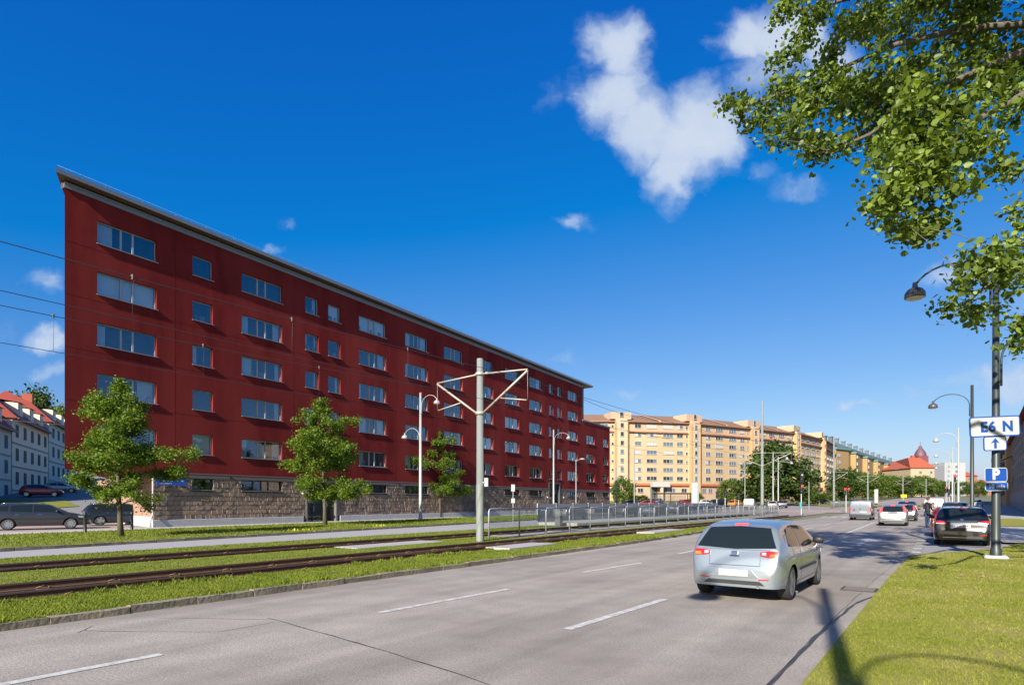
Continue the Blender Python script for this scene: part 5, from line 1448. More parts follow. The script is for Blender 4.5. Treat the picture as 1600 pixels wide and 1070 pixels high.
for (px, Y, H, lab) in ((900, 84, 7.6, 'short lamp with flat head near the end of the red building'), (963, 118, 8.0, 'thin lamp by the small tree beside the red building'), (1164, 118, 8.5, 'thin lamp left of the tall mast by the parked cars')):
    t = thing('path_lamp', lab, 'street lamp', ((px - CX) / FPX * Y, Y, zg(Y)), RA, 'straight path lamps')
    b = MB(); b.lathe([(.09, 0), (.07, H), (0, H + .01)], 10); b.bar((0, 0, H - .1), (0, -1.0, H), .05); b.build('pole', pole_grey, t)
    b = MB(); b.lathe([(0, .2), (.25, .16), (.46, 0), (.3, -.06), (0, -.07)], 14, T=Matrix.Translation((0, -1.0, H))); b.build('lamp_head', lamp_white, t)
for (px, Y, H, sg, lab) in ((1208, 112, 10.5, -1, 'white lamp post before the big conical tree, left of the pair'), (1216, 116, 9.8, -1, 'white lamp post before the big conical tree, right of the pair')):
    street_lamp(lab, Vector(((px - CX) / FPX * Y, Y, zg(Y))), H, lamp_white, ((sg, .93),), r=(.12, .08), reach=2.4)

# ---- thin poles at the crossing
def pole_thing(lab, px, Y, top, r=.07, name='sign_pole'):
    z0_ = zg(Y); H = CAMH + (HY - top) / FPX * Y - z0_
    t = thing(name, lab, 'pole', ((px - CX) / FPX * Y, Y, z0_), 0, 'thin poles at the crossing'); b = MB(); b.lathe([(r, 0), (r * .8, H), (0, H + .01)], 8); b.build('pole', pole_grey, t); return t, H
pole_thing('very thin tall pole by the tram stop, before the tan block entrance', 991, 104, 700, .09)
pole_thing('thick pale mast right of the white advertising pillar', 1091, 100, 672, .13)
pole_thing('thin pole with round sign, left of the advertising pillar', 1017, 108, 738, .06)
pole_thing('thin pole right of the traffic light by the crossing', 1264, 96, 752, .07)
pole_thing('thin pole in the grass before the tan block right end', 1280, 130, 742, .07)

# ---- signs
blue_s = mat('sign_blue', (0.008, 0.055, 0.27), 0.4); white_s = mat('sign_white', (0.40, 0.41, 0.42), 0.45, col2=(.36, .37, .38), scale=3)
sgrey = mat('sign_back', (.3, .31, .32), .5, .4)
SG = thing('direction_sign', 'white road sign reading E6 N above an up arrow on the lamp post', 'sign', LP1 + Vector((0, 0, 0)), 0, 'signs on the lamp post')
yS = -.18          # signs stand before the post, facing the camera side
psc = (LP1.y - .2) / FPX
def sx(px): return (px - CX) * psc - LP1.x
def sz(py): return CAMH + (HY - py) * psc - LP1.z
def rrect(x0_, x1_, z0_, z1_, r, n=5):
    P = []
    for cx_, cz_, a0 in ((x1_ - r, z1_ - r, 0), (x0_ + r, z1_ - r, 90), (x0_ + r, z0_ + r, 180), (x1_ - r, z0_ + r, 270)):
        for i in range(n): a = R(a0 + 90 * i / (n - 1)); P.append((cx_ + r * math.cos(a), cz_ + r * math.sin(a)))
    return P
def sign_panel(parent, x0_, x1_, z0_, z1_, edge, face, tilt=0, y=yS, name='panel', b_=.035):
    T = Matrix.Translation(((x0_ + x1_) / 2, y, (z0_ + z1_) / 2)) @ Matrix.Rotation(tilt, 4, 'Y') @ Matrix.Rotation(R(90), 4, 'X')
    w, h = (x1_ - x0_) / 2, (z1_ - z0_) / 2
    b = MB(); b.prism(rrect(-w, w, -h, h, .07), 0, .02, 0, T, 0); o = b.build(name, edge, parent)
    b = MB(); b.prism(rrect(-w + b_, w - b_, -h + b_, h - b_, .045), .02, .024, 0, T); b.build('face', face, o)
    return o, T
def text_mesh(txt, size, m, bold=0.0, sp=1.0, ext=.002):
    c = bpy.data.curves.new('lettering', 'FONT'); c.body = txt; c.size = size; c.align_x = 'CENTER'; c.align_y = 'CENTER'; c.extrude = ext; c.offset = bold; c.space_character = sp; c.resolution_u = 4
    o = bpy.data.objects.new('lettering_curve', c); COL.objects.link(o)
    bpy.context.view_layer.update()
    me = bpy.data.meshes.new_from_object(o.evaluated_get(bpy.context.evaluated_depsgraph_get()))
    bpy.data.objects.remove(o); bpy.data.curves.remove(c)
    me.name = 'lettering'; me.materials.clear(); me.materials.append(m)
    return me
def sign_text(parent, T, txt, size, m, x, z, bold, sp=1.0):
    o = put('lettering', text_mesh(txt, size, m, bold, sp), parent)
    o.matrix_local = T @ Matrix.Translation((x, z, .027)); return o
o, T = sign_panel(SG, sx(1515), sx(1594), sz(682), sz(650), blue_s, white_s, R(-2.5))
sign_text(o, T, 'E6', .40, blue_s, -.20, -.02, .018, 1.15); sign_text(o, T, 'N', .40, blue_s, .36, -.02, .018)
o, T = sign_panel(SG, sx(1537), sx(1573), sz(704), sz(681.5), blue_s, white_s, R(-2), name='arrow_panel', b_=.025)
b = MB(); b.prism([(-.035, -.14), (.035, -.14), (.035, .04), (.13, .0), (0, .16), (-.13, .0), (-.035, .04)], .024, .030, 0, T); b.build('arrow', blue_s, o)
for z in (sz(660), sz(690)): b = MB(); b.box(-.2, .2, -.16, -.02, z - .02, z + .02); b.build('bracket', sgrey, SG)
SG2 = thing('parking_sign', 'blue parking sign with a P and 10 min plate on the lamp post', 'sign', LP1, 0, 'signs on the lamp post')
white_t = mat('sign_text_white', (.42, .44, .45), .45)
o, T = sign_panel(SG2, sx(1538.5), sx(1574), sz(752.5), sz(730.5), white_t, blue_s, R(-1), name='panel', b_=.018)
sign_text(o, T, 'P', .40, white_t, -.01, 0, .02)
o, T = sign_panel(SG2, sx(1539.5), sx(1575), sz(766.5), sz(753), white_t, blue_s, R(-1), name='plate', b_=.016)
sign_text(o, T, '10 min', .155, white_t, 0, .0, .004, 1.1)
for z in (sz(742),): b = MB(); b.box(-.2, .2, -.16, -.02, z - .02, z + .02); b.build('bracket', sgrey, SG2)

# small stop sign by the tram platform entrance
t = thing('stop_sign_pole', 'slim pole with two small white plates before the second entrance', 'sign', rd(31.5, 22.3, .06), 0)
b = MB(); b.lathe([(.03, 0), (.03, 2.75), (0, 2.76)], 8); b.build('pole', pole_grey, t)
b = MB(); b.box(-.12, .12, -.05, -.03, 2.3, 2.75, bev=.01); b.build('plate', white_m, t); b = MB(); b.box(-.12, .12, -.05, -.03, 1.55, 1.85, bev=.01); b.build('plate', white_m, t)
t = thing('information_box', 'grey information cabinet beside the railing start', 'cabinet', rd(34.4, 20.6, .06), RA)
b = MB(); b.box(-.2, .2, -.2, .2, 0, 1.15, bev=.02); b.build('cabinet', mat('cabinet_grey', (.10, .105, .11), .5), t)

# ---- traffic lights
red_on = mat('red_light_on', (.9, .02, .02), .4, emit=((1, .02, .015), 3.0)); off_l = mat('light_off', (.03, .03, .03), .3)
def traffic_light(label, px, Y, foot_top, head_top, head_h=1.0, n=1, tall=False, on=True, post=pole_grey, lit_at=0):
    z0_ = zg(Y); x = (px - CX) / FPX * Y
    t = thing('traffic_light', label, 'traffic light', (x, Y, z0_), 0, 'traffic lights')
    zt = CAMH + (HY - head_top) / FPX * Y - z0_
    b = MB(); b.lathe([(.06, 0), (.055, zt - head_h * .4), (0, zt - head_h * .4)], 10); b.build('post', post, t)
    for k in range(n):
        xo = (k - (n - 1) / 2) * .52
        b = MB(); b.box(xo - .17, xo + .17, -.24, -.06, zt - head_h, zt, bev=.03); hd_ = b.build('signal_head', black_m, t)
        for q in range(3):
            z = zt - head_h * (q + .5) / 3; rr = head_h * .135
            b = MB(); b.lathe([(0, 0), (rr, 0), (rr * 1.02, -.02), (0, -.021)], 14, T=Matrix.Translation((xo, -.245, z)) @ Matrix.Rotation(R(-90), 4, 'X')); b.build('lens', red_on if (q == lit_at and on) else off_l, hd_)
            b = MB(); b.tube([(xo - rr, -.24, z), (xo - rr * .7, -.3, z + rr * .8), (xo, -.32, z + rr * 1.1), (xo + rr * .7, -.3, z + rr * .8), (xo + rr, -.24, z)], .012, 4); b.build('visor', black_m, hd_)
    return t, zt
t, zt = traffic_light('traffic light on a white post at the island tip, red lit', 1252, 72, 805, 757, 1.0, post=white_m)
b = MB(); b.box(-.2, .2, -.24, -.06, zt + .25, zt + 1.6, bev=.03); h2 = b.build('tram_signal', black_m, t); b = MB(); b.lathe([(.055, zt - .4), (.055, zt + 1.4)], 8); b.build('upper_post', black_m, t)
for q in range(2): b = MB(); b.lathe([(0, 0), (.12, 0), (.12, -.02), (0, -.021)], 12, T=Matrix.Translation((0, -.245, zt + .65 + .5 * q)) @ Matrix.Rotation(R(-90), 4, 'X')); b.build('lens', white_m if q else off_l, h2)
b = MB(); b.box(-.2, .0, -.1, .1, .9, 1.6, bev=.03); b.build('push_box', mat('teal_box', (.03, .30, .32), .5), t)
traffic_light('pair of red traffic lights left of the silver van', 1322, 88, 800, 762, .95, 2, post=white_m)
traffic_light('red traffic light above the white van, far side', 1477, 92, 800, 760, .95, 1)
traffic_light('high red traffic light on a tall post near the avenue end', 1491, 105, 800, 741, 1.3, 1)
for (px, Y, tp, lab) in ((1120, 84, 768, 'unlit traffic light left of the mast, nearer the shelter'), (1133, 88, 767, 'unlit traffic light between two others by the parked cars'), (1154, 86, 770, 'unlit traffic light close to the white van by the railing')):
    traffic_light(lab, px, Y, 795, tp, .9, 1, on=False, post=white_m)
# blue-and-yellow refuge signs in the distance
t = thing('refuge_sign', 'yellow traffic island marker behind the cars at the lights', 'sign', (at(1412, 784, 150).x, 150, zg(150)), 0)
b = MB(); b.lathe([(.05, 0), (.05, 2.2), (0, 2.2)], 8); b.build('post', pole_grey, t); b = MB(); b.box(-.75, .75, -.08, -.04, 1.55, 2.3, bev=.01); b.build('plate', mat('sign_yellow', (.75, .55, .02), .5), t)

# ---- bollards with rails by the car park
bl_m = mat('bollard_green', (.025, .04, .045), .45, .3)
a1, a2 = g(133, 831, .1), g(206, 827.5, .1)
BT = thing('bollard_barrier', 'low dark barrier of two bollards and rails beside the corner tree', 'barrier', a1, math.atan2(a2.y - a1.y, a2.x - a1.x))
L_ = (a2 - a1).length
for x in (0, L_): b = MB(); b.lathe([(.09, 0), (.08, .02), (.075, .88), (.085, .89), (.085, .95), (.06, 1.02), (0, 1.04)], 12, T=Matrix.Translation((x, 0, 0))); b.build('bollard', bl_m, BT)
for z in (.45, .85): b = MB(); b.tube([(0, 0, z), (L_, 0, z)], .022, 8); b.build('rail', bl_m, BT)

# ================================================================== cars
glass_car = mat('car_glass', (0.010, 0.015, 0.016), 0.03, spec=0.42)
tyre_m = mat('tyre', (0.022, 0.022, 0.023), 0.85)
rim_m = mat('alloy', (0.42, 0.43, 0.44), 0.3, .8)
trim_m = mat('black_trim', (0.018, 0.018, 0.02), 0.55)
under_m = mat('underbody', (0.012, 0.012, 0.012), 0.9)
tail_m = mat('tail_light', (0.42, 0.012, 0.015), 0.12, coat=.8, spec=.8)
tail_o = mat('tail_amber', (0.55, 0.16, 0.02), 0.15, coat=.8)
tail_w = mat('tail_clear', (0.50, 0.46, 0.46), 0.12, coat=.8)
brake_on = mat('brake_on', (.8, .03, .03), .3, emit=((1, .03, .025), 1.6))
head_m = mat('head_light', (0.5, 0.52, 0.54), 0.08, .3, coat=1)
plate_m = mat('number_plate', (0.36, 0.36, 0.355), 0.5)
plate_b = mat('plate_band', (0.02, 0.08, 0.40), 0.5)
plate_t = mat('plate_text', (0.02, 0.02, 0.02), 0.6)
chrome = mat('chrome', (0.55, 0.56, 0.57), 0.15, 1.0)
def car_paint(name, c, metal=.55, rough=.32): return mat(name, c, rough, metal, coat=.8, col2=(c[0] * .93, c[1] * .93, c[2] * .93), scale=1.5)

def interp(pts, x):
    xs = [p[0] for p in pts]; ys = [p[1] for p in pts]; return float(np.interp(x, xs, ys))
def smooth_interp(pts, x):                    # monotone cubic through the points
    n = len(pts)
    if x <= pts[0][0]: return pts[0][1]
    if x >= pts[-1][0]: return pts[-1][1]
    i = max(k for k in range(n) if pts[k][0] <= x); i = min(i, n - 2)
    (x0, y0), (x1, y1) = pts[i], pts[i + 1]; h = x1 - x0; t = (x - x0) / h
    def sl(k):
        if k <= 0 or k >= n - 1: return 0.0 if n < 3 else (pts[min(k + 1, n - 1)][1] - pts[max(k - 1, 0)][1]) / (pts[min(k + 1, n - 1)][0] - pts[max(k - 1, 0)][0])
        a = (pts[k][1] - pts[k - 1][1]) / (pts[k][0] - pts[k - 1][0]); b = (pts[k + 1][1] - pts[k][1]) / (pts[k + 1][0] - pts[k][0])
        return 0.0 if a * b <= 0 else 2 * a * b / (a + b)
    m0, m1 = sl(i), sl(i + 1)
    return (2 * t ** 3 - 3 * t ** 2 + 1) * y0 + (t ** 3 - 2 * t ** 2 + t) * h * m0 + (-2 * t ** 3 + 3 * t ** 2) * y1 + (t ** 3 - t ** 2) * h * m1

SPEC = {
 # rear at x = 0, front at x = L; top profile, plan half-width, side section factor by height
 'hatch': dict(L=3.95, H=1.44, wb=2.46, xr=.70, wr=.305, track=1.44, sill=.23,
    top=[(0, .54), (.03, .64), (.08, .83), (.13, .95), (.27, 1.13), (.44, 1.295), (.55, 1.33), (.85, 1.375), (1.35, 1.405), (1.8, 1.39), (2.2, 1.335), (2.6, 1.16), (3.0, .965), (3.35, .885), (3.7, .77), (3.88, .64), (3.95, .52)],
    plan=[(0, .60), (.03, .68), (.09, .745), (.2, .79), (.45, .825), (1.0, .845), (2.6, .845), (3.3, .82), (3.7, .72), (3.88, .6), (3.95, .48)],
    sec=[(.15, .92), (.24, .955), (.4, .99), (.56, 1.0), (.75, .992), (.92, .955), (1.1, .86), (1.25, .765), (1.37, .67), (1.46, .56)]),
 'estate': dict(L=4.85, H=1.50, wb=2.84, xr=1.02, wr=.325, track=1.56, sill=.22,
    top=[(0, .58), (.03, .68), (.08, .92), (.14, 1.03), (.34, 1.26), (.50, 1.42), (.62, 1.455), (1.2, 1.49), (2.0, 1.50), (2.6, 1.48), (2.95, 1.41), (3.35, 1.2), (3.75, 1.0), (4.2, .90), (4.6, .77), (4.78, .64), (4.85, .5)],
    plan=[(0, .74), (.06, .81), (.2, .87), (.5, .905), (1.2, .925), (3.4, .925), (4.1, .89), (4.55, .79), (4.78, .66), (4.85, .52)],
    sec=[(.15, .92), (.24, .955), (.42, .99), (.6, 1.0), (.8, .995), (.97, .96), (1.15, .875), (1.32, .79), (1.44, .71), (1.52, .62)]),
 'van': dict(L=4.40, H=1.82, wb=2.68, xr=.85, wr=.315, track=1.52, sill=.24,
    top=[(0, .60), (.02, .75), (.04, 1.05), (.08, 1.45), (.13, 1.70), (.20, 1.76), (.5, 1.80), (1.5, 1.82), (2.3, 1.79), (2.7, 1.68), (3.1, 1.38), (3.5, 1.08), (3.85, .97), (4.2, .82), (4.35, .68), (4.40, .52)],
    plan=[(0, .80), (.04, .85), (.14, .885), (.5, .895), (3.0, .895), (3.7, .87), (4.1, .78), (4.33, .64), (4.40, .5)],
    sec=[(.15, .94), (.26, .965), (.42, .99), (.6, 1.0), (1.0, .99), (1.2, .965), (1.5, .90), (1.7, .84), (1.84, .78)]),
 'suv': dict(L=4.6, H=1.70, wb=2.66, xr=.9, wr=.36, track=1.56, sill=.32,
    top=[(0, .70), (.03, .82), (.07, 1.05), (.11, 1.15), (.26, 1.38), (.42, 1.59), (.54, 1.63), (1.2, 1.69), (2.0, 1.70), (2.5, 1.66), (2.8, 1.56), (3.15, 1.32), (3.5, 1.13), (4.0, 1.03), (4.35, .9), (4.53, .74), (4.6, .6)],
    plan=[(0, .76), (.06, .83), (.2, .88), (.5, .905), (1.2, .915), (3.2, .915), (3.9, .88), (4.35, .78), (4.53, .66), (4.6, .52)],
    sec=[(.2, .93), (.34, .96), (.5, .99), (.7, 1.0), (.9, .99), (1.1, .955), (1.3, .875), (1.5, .80), (1.64, .73), (1.72, .66)]),
}
def car_shell(sp):
    L, xr, xf, wr = sp['L'], sp['xr'], sp['xr'] + sp['wb'], sp['wr']; RA_ = wr * 1.13
    xs = set()
    for i in range(34): xs.add(round(L * i / 33, 4))
    for p in sp['top']: xs.add(p[0])
    for xw in (xr, xf):
        for k in range(13): xs.add(round(xw + RA_ * math.cos(math.pi * k / 12), 4))
    xs |= {.01, .02, .045, .055, L - .01, L - .03}
    xs = sorted(xs); X = [xs[0]]
    for x in xs[1:]:
        if x - X[-1] > .006: X.append(x)
    NS, NC, NT = 15, 5, 6; rows = []
    for x in X:
        zt = smooth_interp(sp['top'], x); W = smooth_interp(sp['plan'], x)
        zb = sp['sill'] + (.02 if x < .3 or x > L - .35 else 0)
        for xw in (xr, xf):
            if abs(x - xw) < RA_: zb = max(zb, wr + math.sqrt(max(0, RA_ ** 2 - (x - xw) ** 2)) - .01)
        r = min(.10, (zt - zb) * .3)
        fw = lambda z: W * smooth_interp(sp['sec'], z)
        half = []
        for i in range(NS):
            z = zb + (zt - r - zb) * (i / (NS - 1)); half.append((fw(z), z))
        y0 = half[-1][0]
        for i in range(1, NC + 1):
            a = math.pi / 2 * i / NC; half.append((y0 - r * 1.5 * (1 - math.cos(a)), zt - r + r * .86 * math.sin(a)))
        y1, z1 = half[-1]
        for i in range(1, NT + 1):
            t = i / NT; half.append((y1 * (1 - t), z1 + (zt - z1) * (1 - (1 - t) ** 2)))
        row = [(x, y, z) for y, z in half] + [(x, -y, z) for y, z in half[-2::-1]]
        rows.append(row)
    n = len(rows[0]); V = [p for r_ in rows for p in r_]
    F = [(i * n + j, i * n + j + 1, (i + 1) * n + j + 1, (i + 1) * n + j) for i in range(len(rows) - 1) for j in range(n - 1)]
    F.append(tuple(range(n))[::-1]); F.append(tuple((len(rows) - 1) * n + j for j in range(n)))
    return V, F
def make_wheel(wr, spokes=5, cap=False):
    w = .2; b = MB()
    b.lathe([(wr * .70, -w / 2), (wr * .92, -w / 2), (wr * .985, -w * .36), (wr, -w * .2), (wr, w * .2), (wr * .985, w * .36), (wr * .92, w / 2), (wr * .70, w / 2)], 26, T=Matrix.Rotation(R(90), 4, 'X'))
    ty = b.mesh('wheel', tyre_m)
    b = MB(); b.lathe([(wr * .72, .10), (wr * .72, .09), (wr * .66, .085), (wr * .63, .03), (0, .03)], 26, T=Matrix.Rotation(R(90), 4, 'X'))
    for m_ in range(len(b.m)): pass
    for k in range(spokes):
        a = 2 * math.pi * k / spokes; T = Matrix.Rotation(a, 4, 'Y')
        wd = .045 if spokes > 6 else .075
        b.add([T @ Vector(p) for p in ((0, -.075, -wd), (wr * .62, -.085, -wd * .8), (wr * .62, -.085, wd * .8), (0, -.075, wd), (0, -.03, -wd * 1.3), (wr * .62, -.03, -wd), (wr * .62, -.03, wd), (0, -.03, wd * 1.3))], [(0, 1, 2, 3), (0, 4, 5, 1), (3, 2, 6, 7)], 1)
    b.lathe([(.07, .09), (0, .095)], 12, 1, T=Matrix.Rotation(R(90), 4, 'X')); b.lathe([(wr * .73, .101), (wr * .66, .098)], 26, 1, T=Matrix.Rotation(R(90), 4, 'X'))
    rm = b.mesh('rim', [mat('rim_dish', (.16, .165, .17), .4, .7), rim_m])
    return ty, rm

class Car:
    def __init__(s, kind, label, loc, rz, paint_, group=None, scale=1.0, spokes=5, cat='car', name='parked_car'):
        sp = s.sp = SPEC[kind]; s.paint = paint_
        s.t = thing(name, label, cat, loc, rz, group, scale)
        V, F = car_shell(sp); s.xc = sp['L'] / 2
        b = MB(); b.add(V, F, 0, True); me = b.mesh('body', paint_)
        try: me.set_sharp_from_angle(angle=R(38))
        except Exception: pass
        s.body = put('body', me, s.t, loc=(-s.xc, 0, 0))
        s.bvh = BVHTree.FromPolygons([Vector(v) for v in V], F)
        b = MB(); L = sp['L']; b.box(.22, L - .22, -.55, .55, .20, .60); b.box(.3, L - .3, -.72, .72, .45, .75); b.build('underbody', under_m, s.t, loc=(-s.xc, 0, 0))
        ty, rm = make_wheel(sp['wr'], spokes)
        for x in (sp['xr'], sp['xr'] + sp['wb']):
            for sg in (-1, 1):
                w = put('wheel', ty, s.t, loc=(x - s.xc, sg * sp['track'] / 2 * .99, sp['wr']), rz=0 if sg < 0 else math.pi); put('rim', rm, w)
    def hit(s, view, u, v):
        if view == 'rear': o, d = Vector((-3, u, v)), Vector((1, 0, 0))
        elif view == 'front': o, d = Vector((s.sp['L'] + 3, u, v)), Vector((-1, 0, 0))
        elif view == 'left': o, d = Vector((u, 3, v)), Vector((0, -1, 0))
        elif view == 'right': o, d = Vector((u, -3, v)), Vector((0, 1, 0))
        else: o, d = Vector((u, v, 4)), Vector((0, 0, -1))
        p, n, i, ds = s.bvh.ray_cast(o, d)
        if p is None:
            p, n, i, ds = s.bvh.find_nearest(o + d * 3)
        if n.dot(d) > 0: n = -n
        return p, n
    def patch(s, name, view, lo, hi, m, off=.006, nc=10, nr=5, parent=None, skirt=.02):
        def rs(P, k):
            d = [0]
            for a, b in zip(P, P[1:]): d.append(d[-1] + math.hypot(b[0] - a[0], b[1] - a[1]))
            return [(float(np.interp(d[-1] * i / k, d, [p[0] for p in P])), float(np.interp(d[-1] * i / k, d, [p[1] for p in P]))) for i in range(k + 1)]
        A, B = rs(lo, nc), rs(hi, nc); V = []; inn = []
        for j in range(nr + 1):
            for i in range(nc + 1):
                t = j / nr; p, n = s.hit(view, A[i][0] + (B[i][0] - A[i][0]) * t, A[i][1] + (B[i][1] - A[i][1]) * t)
                V.append(p + n * off); inn.append(p - n * skirt)
        W = nc + 1; F = [(j * W + i, j * W + i + 1, (j + 1) * W + i + 1, (j + 1) * W + i) for j in range(nr) for i in range(nc)]
        b = MB(); b.add(V, F, 0, True)
        ring = [i for i in range(W)] + [j * W + nc for j in range(1, nr + 1)] + [nr * W + i for i in range(nc - 1, -1, -1)] + [j * W for j in range(nr - 1, 0, -1)]
        k = len(ring); b.add([V[i] for i in ring] + [inn[i] for i in ring], [(i, (i + 1) % k, k + (i + 1) % k, k + i) for i in range(k)])
        me = b.mesh(name, m)
        return put(name, me, parent or s.t, loc=(-s.xc, 0, 0) if (parent is None) else None)
    def line(s, view, P, w=.012, m=None, name='seam'):
        lo = [(x, z) for x, z in P]
        if abs(P[0][0] - P[-1][0]) > abs(P[0][1] - P[-1][1]): hi = [(x, z + w) for x, z in P]
        else: hi = [(x + w, z) for x, z in P]
        return s.patch(name, view, lo, hi, m or trim_m, .0025, max(6, len(P) * 4), 1, None, .004)
    def both(s, name, lo, hi, m, **kw):
        for v in ('left', 'right'): s.patch(name, v, lo, hi, m, **kw)
    def mirror(s, x, z, y):
        for sg in (-1, 1):
            b = MB(); b.lathe([(0, -.10), (.05, -.09), (.075, 0), (.06, .09), (0, .11)], 10, T=Matrix.Translation((x - s.xc, sg * (y + .11), z)) @ Matrix.Rotation(R(90), 4, 'X') @ Matrix.Scale(.8, 4, (1, 0, 0)))
            b.bar((x - s.xc, sg * (y - .02), z - .03), (x - s.xc, sg * (y + .08), z - .02), .04); b.build('mirror', trim_m, s.t)
    def plate(s, z, text=None, blue=True, w=.52, rear=True, m=plate_m):
        v = 'rear' if rear else 'front'; o = s.patch('number_plate', v, [(-w / 2, z), (w / 2, z)], [(-w / 2, z + .11), (w / 2, z + .11)], m, .02, 4, 2, None, .03)
        if blue: s.patch('plate_band', v, [(w / 2 - .055, z + .003), (w / 2 - .003, z + .003)], [(w / 2 - .055, z + .107), (w / 2 - .003, z + .107)], plate_b, .0225, 2, 2)
        if text:
            p, n = s.hit('rear', 0, z + .055)
            q = put('lettering', text_mesh(text, .105, plate_t, .002, 1.12, .001), o)
            q.matrix_local = Matrix.Translation((p.x - .0245, .025, z + .055)) @ Matrix.Rotation(R(-90), 4, 'Z') @ Matrix.Rotation(R(90) , 4, 'X')

def hatch_details(c, three_door=False, lit=False, plate_low=True, lights='ibiza', plate_text=None):
    W = c.sp
    c.patch('rear_window', 'rear', [(-.68, .935), (0, .905), (.68, .935)], [(-.53, 1.265), (0, 1.295), (.53, 1.265)], glass_car, nc=14, nr=8)
    c.patch('windscreen', 'top', [(2.30, -.54), (2.30, .54)], [(2.92, -.66), (2.92, .66)], glass_car, nc=10, nr=6)
    if lights == 'ibiza':
        for sg in (-1, 1):
            c.patch('tail_light', 'rear', [(sg * .43, .80), (sg * .55, .775), (sg * .70, .775)], [(sg * .43, .86), (sg * .55, .885), (sg * .72, .885)], tail_m, .012, 10, 4)
            c.patch('turn_light', 'rear', [(sg * .58, .785), (sg * .69, .785)], [(sg * .60, .835), (sg * .70, .835)], tail_o, .018, 5, 3)
            c.patch('reverse_light', 'rear', [(sg * .46, .815), (sg * .53, .805)], [(sg * .46, .852), (sg * .53, .858)], tail_w, .018, 5, 3)
        c.patch('high_brake_light', 'rear', [(-.11, 1.315), (.11, 1.315)], [(-.11, 1.33), (.11, 1.33)], brake_on, .012, 6, 1)
        c.patch('plate_recess', 'rear', [(-.42, .42), (.42, .42)], [(-.30, .56), (.30, .56)], c.paint, .010, 10, 3)
        for sg in (-1, 1): c.patch('reflector', 'rear', [(sg * .42, .385), (sg * .58, .395)], [(sg * .42, .405), (sg * .60, .415)], tail_m, .010, 5, 1)
        c.patch('lower_bumper', 'rear', [(-.52, .30), (.52, .30)], [(-.44, .365), (.44, .365)], trim_m, .012, 10, 2)
        c.patch('badge', 'rear', [(-.055, .80), (.055, .80)], [(-.055, .87), (.055, .87)], chrome, .012, 4, 3)
        c.patch('badge_ring', 'rear', [(-.085, .775), (.085, .775)], [(-.085, .80), (.085, .80)], trim_m, .006, 4, 2)
        c.line('rear', [(-.58, .895), (.58, .895)], .006)
        c.line('rear', [(-.43, .62), (.43, .62)], .010); c.line('rear', [(-.44, .62), (-.44, .78)], .008); c.line('rear', [(.43, .62), (.43, .78)], .008)
    else:
        for sg in (-1, 1):
            c.patch('tail_light', 'rear', [(sg * .60, .88), (sg * .72, .88)], [(sg * .545, 1.22), (sg * .61, 1.22)], brake_on if lit else tail_m, .012, 5, 8)
            c.patch('reflector', 'rear', [(sg * .44, .44), (sg * .62, .45)], [(sg * .44, .475), (sg * .62, .485)], trim_m, .010, 5, 1)
        c.patch('high_brake_light', 'rear', [(-.12, 1.30), (.12, 1.30)], [(-.10, 1.335), (.10, 1.335)], brake_on, .012, 6, 2)
        c.line('rear', [(-.62, .62), (.62, .62)], .010)
        c.patch('lower_bumper', 'rear', [(-.60, .29), (.60, .29)], [(-.60, .345), (.60, .345)], trim_m, .012, 10, 2)
    # sides
    if three_door:
        c.both('side_window', [(.54, .955), (1.28, .92)], [(.80, 1.235), (1.30, 1.30)], glass_car, nc=10, nr=6)
        c.both('side_window', [(1.36, .915), (2.66, .885)], [(1.38, 1.30), (2.14, 1.27)], glass_car, nc=12, nr=6)
    else:
        c.both('side_window', [(.46, 1.01), (.66, .99)], [(.64, 1.20), (.76, 1.235)], glass_car, nc=5, nr=5)
        c.both('side_window', [(.74, .985), (1.52, .95)], [(.84, 1.25), (1.54, 1.305)], glass_car, nc=8, nr=6)
        c.both('side_window', [(1.60, .948), (2.66, .92)], [(1.62, 1.305), (2.18, 1.265)], glass_car, nc=10, nr=6)
    for v in ('left', 'right'):
        for x in ((1.32,) if three_door else (.70, 1.56)): c.line(v, [(x + (.06 if x < 1 else 0), .34 if x > 1.05 else .66), (x, .93)], .010)
        c.line(v, [(2.62, .34), (2.66, .90)], .010)
        c.line(v, [(1.05, .30), (2.78, .30)], .010)
        c.patch('side_moulding', v, [(1.12, .50), (2.70, .50)], [(1.12, .545), (2.70, .545)], trim_m, .012, 12, 1)
        for x in ((1.5,) if three_door else (.86, 1.74)): c.patch('door_handle', v, [(x, .80), (x + .16, .80)], [(x, .83), (x + .16, .83)], trim_m if not three_door else c.paint, .02, 5, 1)
        c.patch('head_light', v, [(3.42, .68), (3.74, .62)], [(3.40, .76), (3.68, .74)], head_m, .01, 6, 3)
    c.mirror(2.52, .98, .80)
    b = MB(); b.tube([(.20 - c.xc, .0, .985), (.19 - c.xc, -.16, 1.0), (.205 - c.xc, -.36, 1.02)], .012, 5); b.build('rear_wiper', trim_m, c.t)
    b = MB(); b.lathe([(.025, 0), (.025, .05)], 8, T=Matrix.Translation((.02 - c.xc, -.42, .27)) @ Matrix.Rotation(R(-90), 4, 'Y')); b.build('exhaust', chrome, c.t)

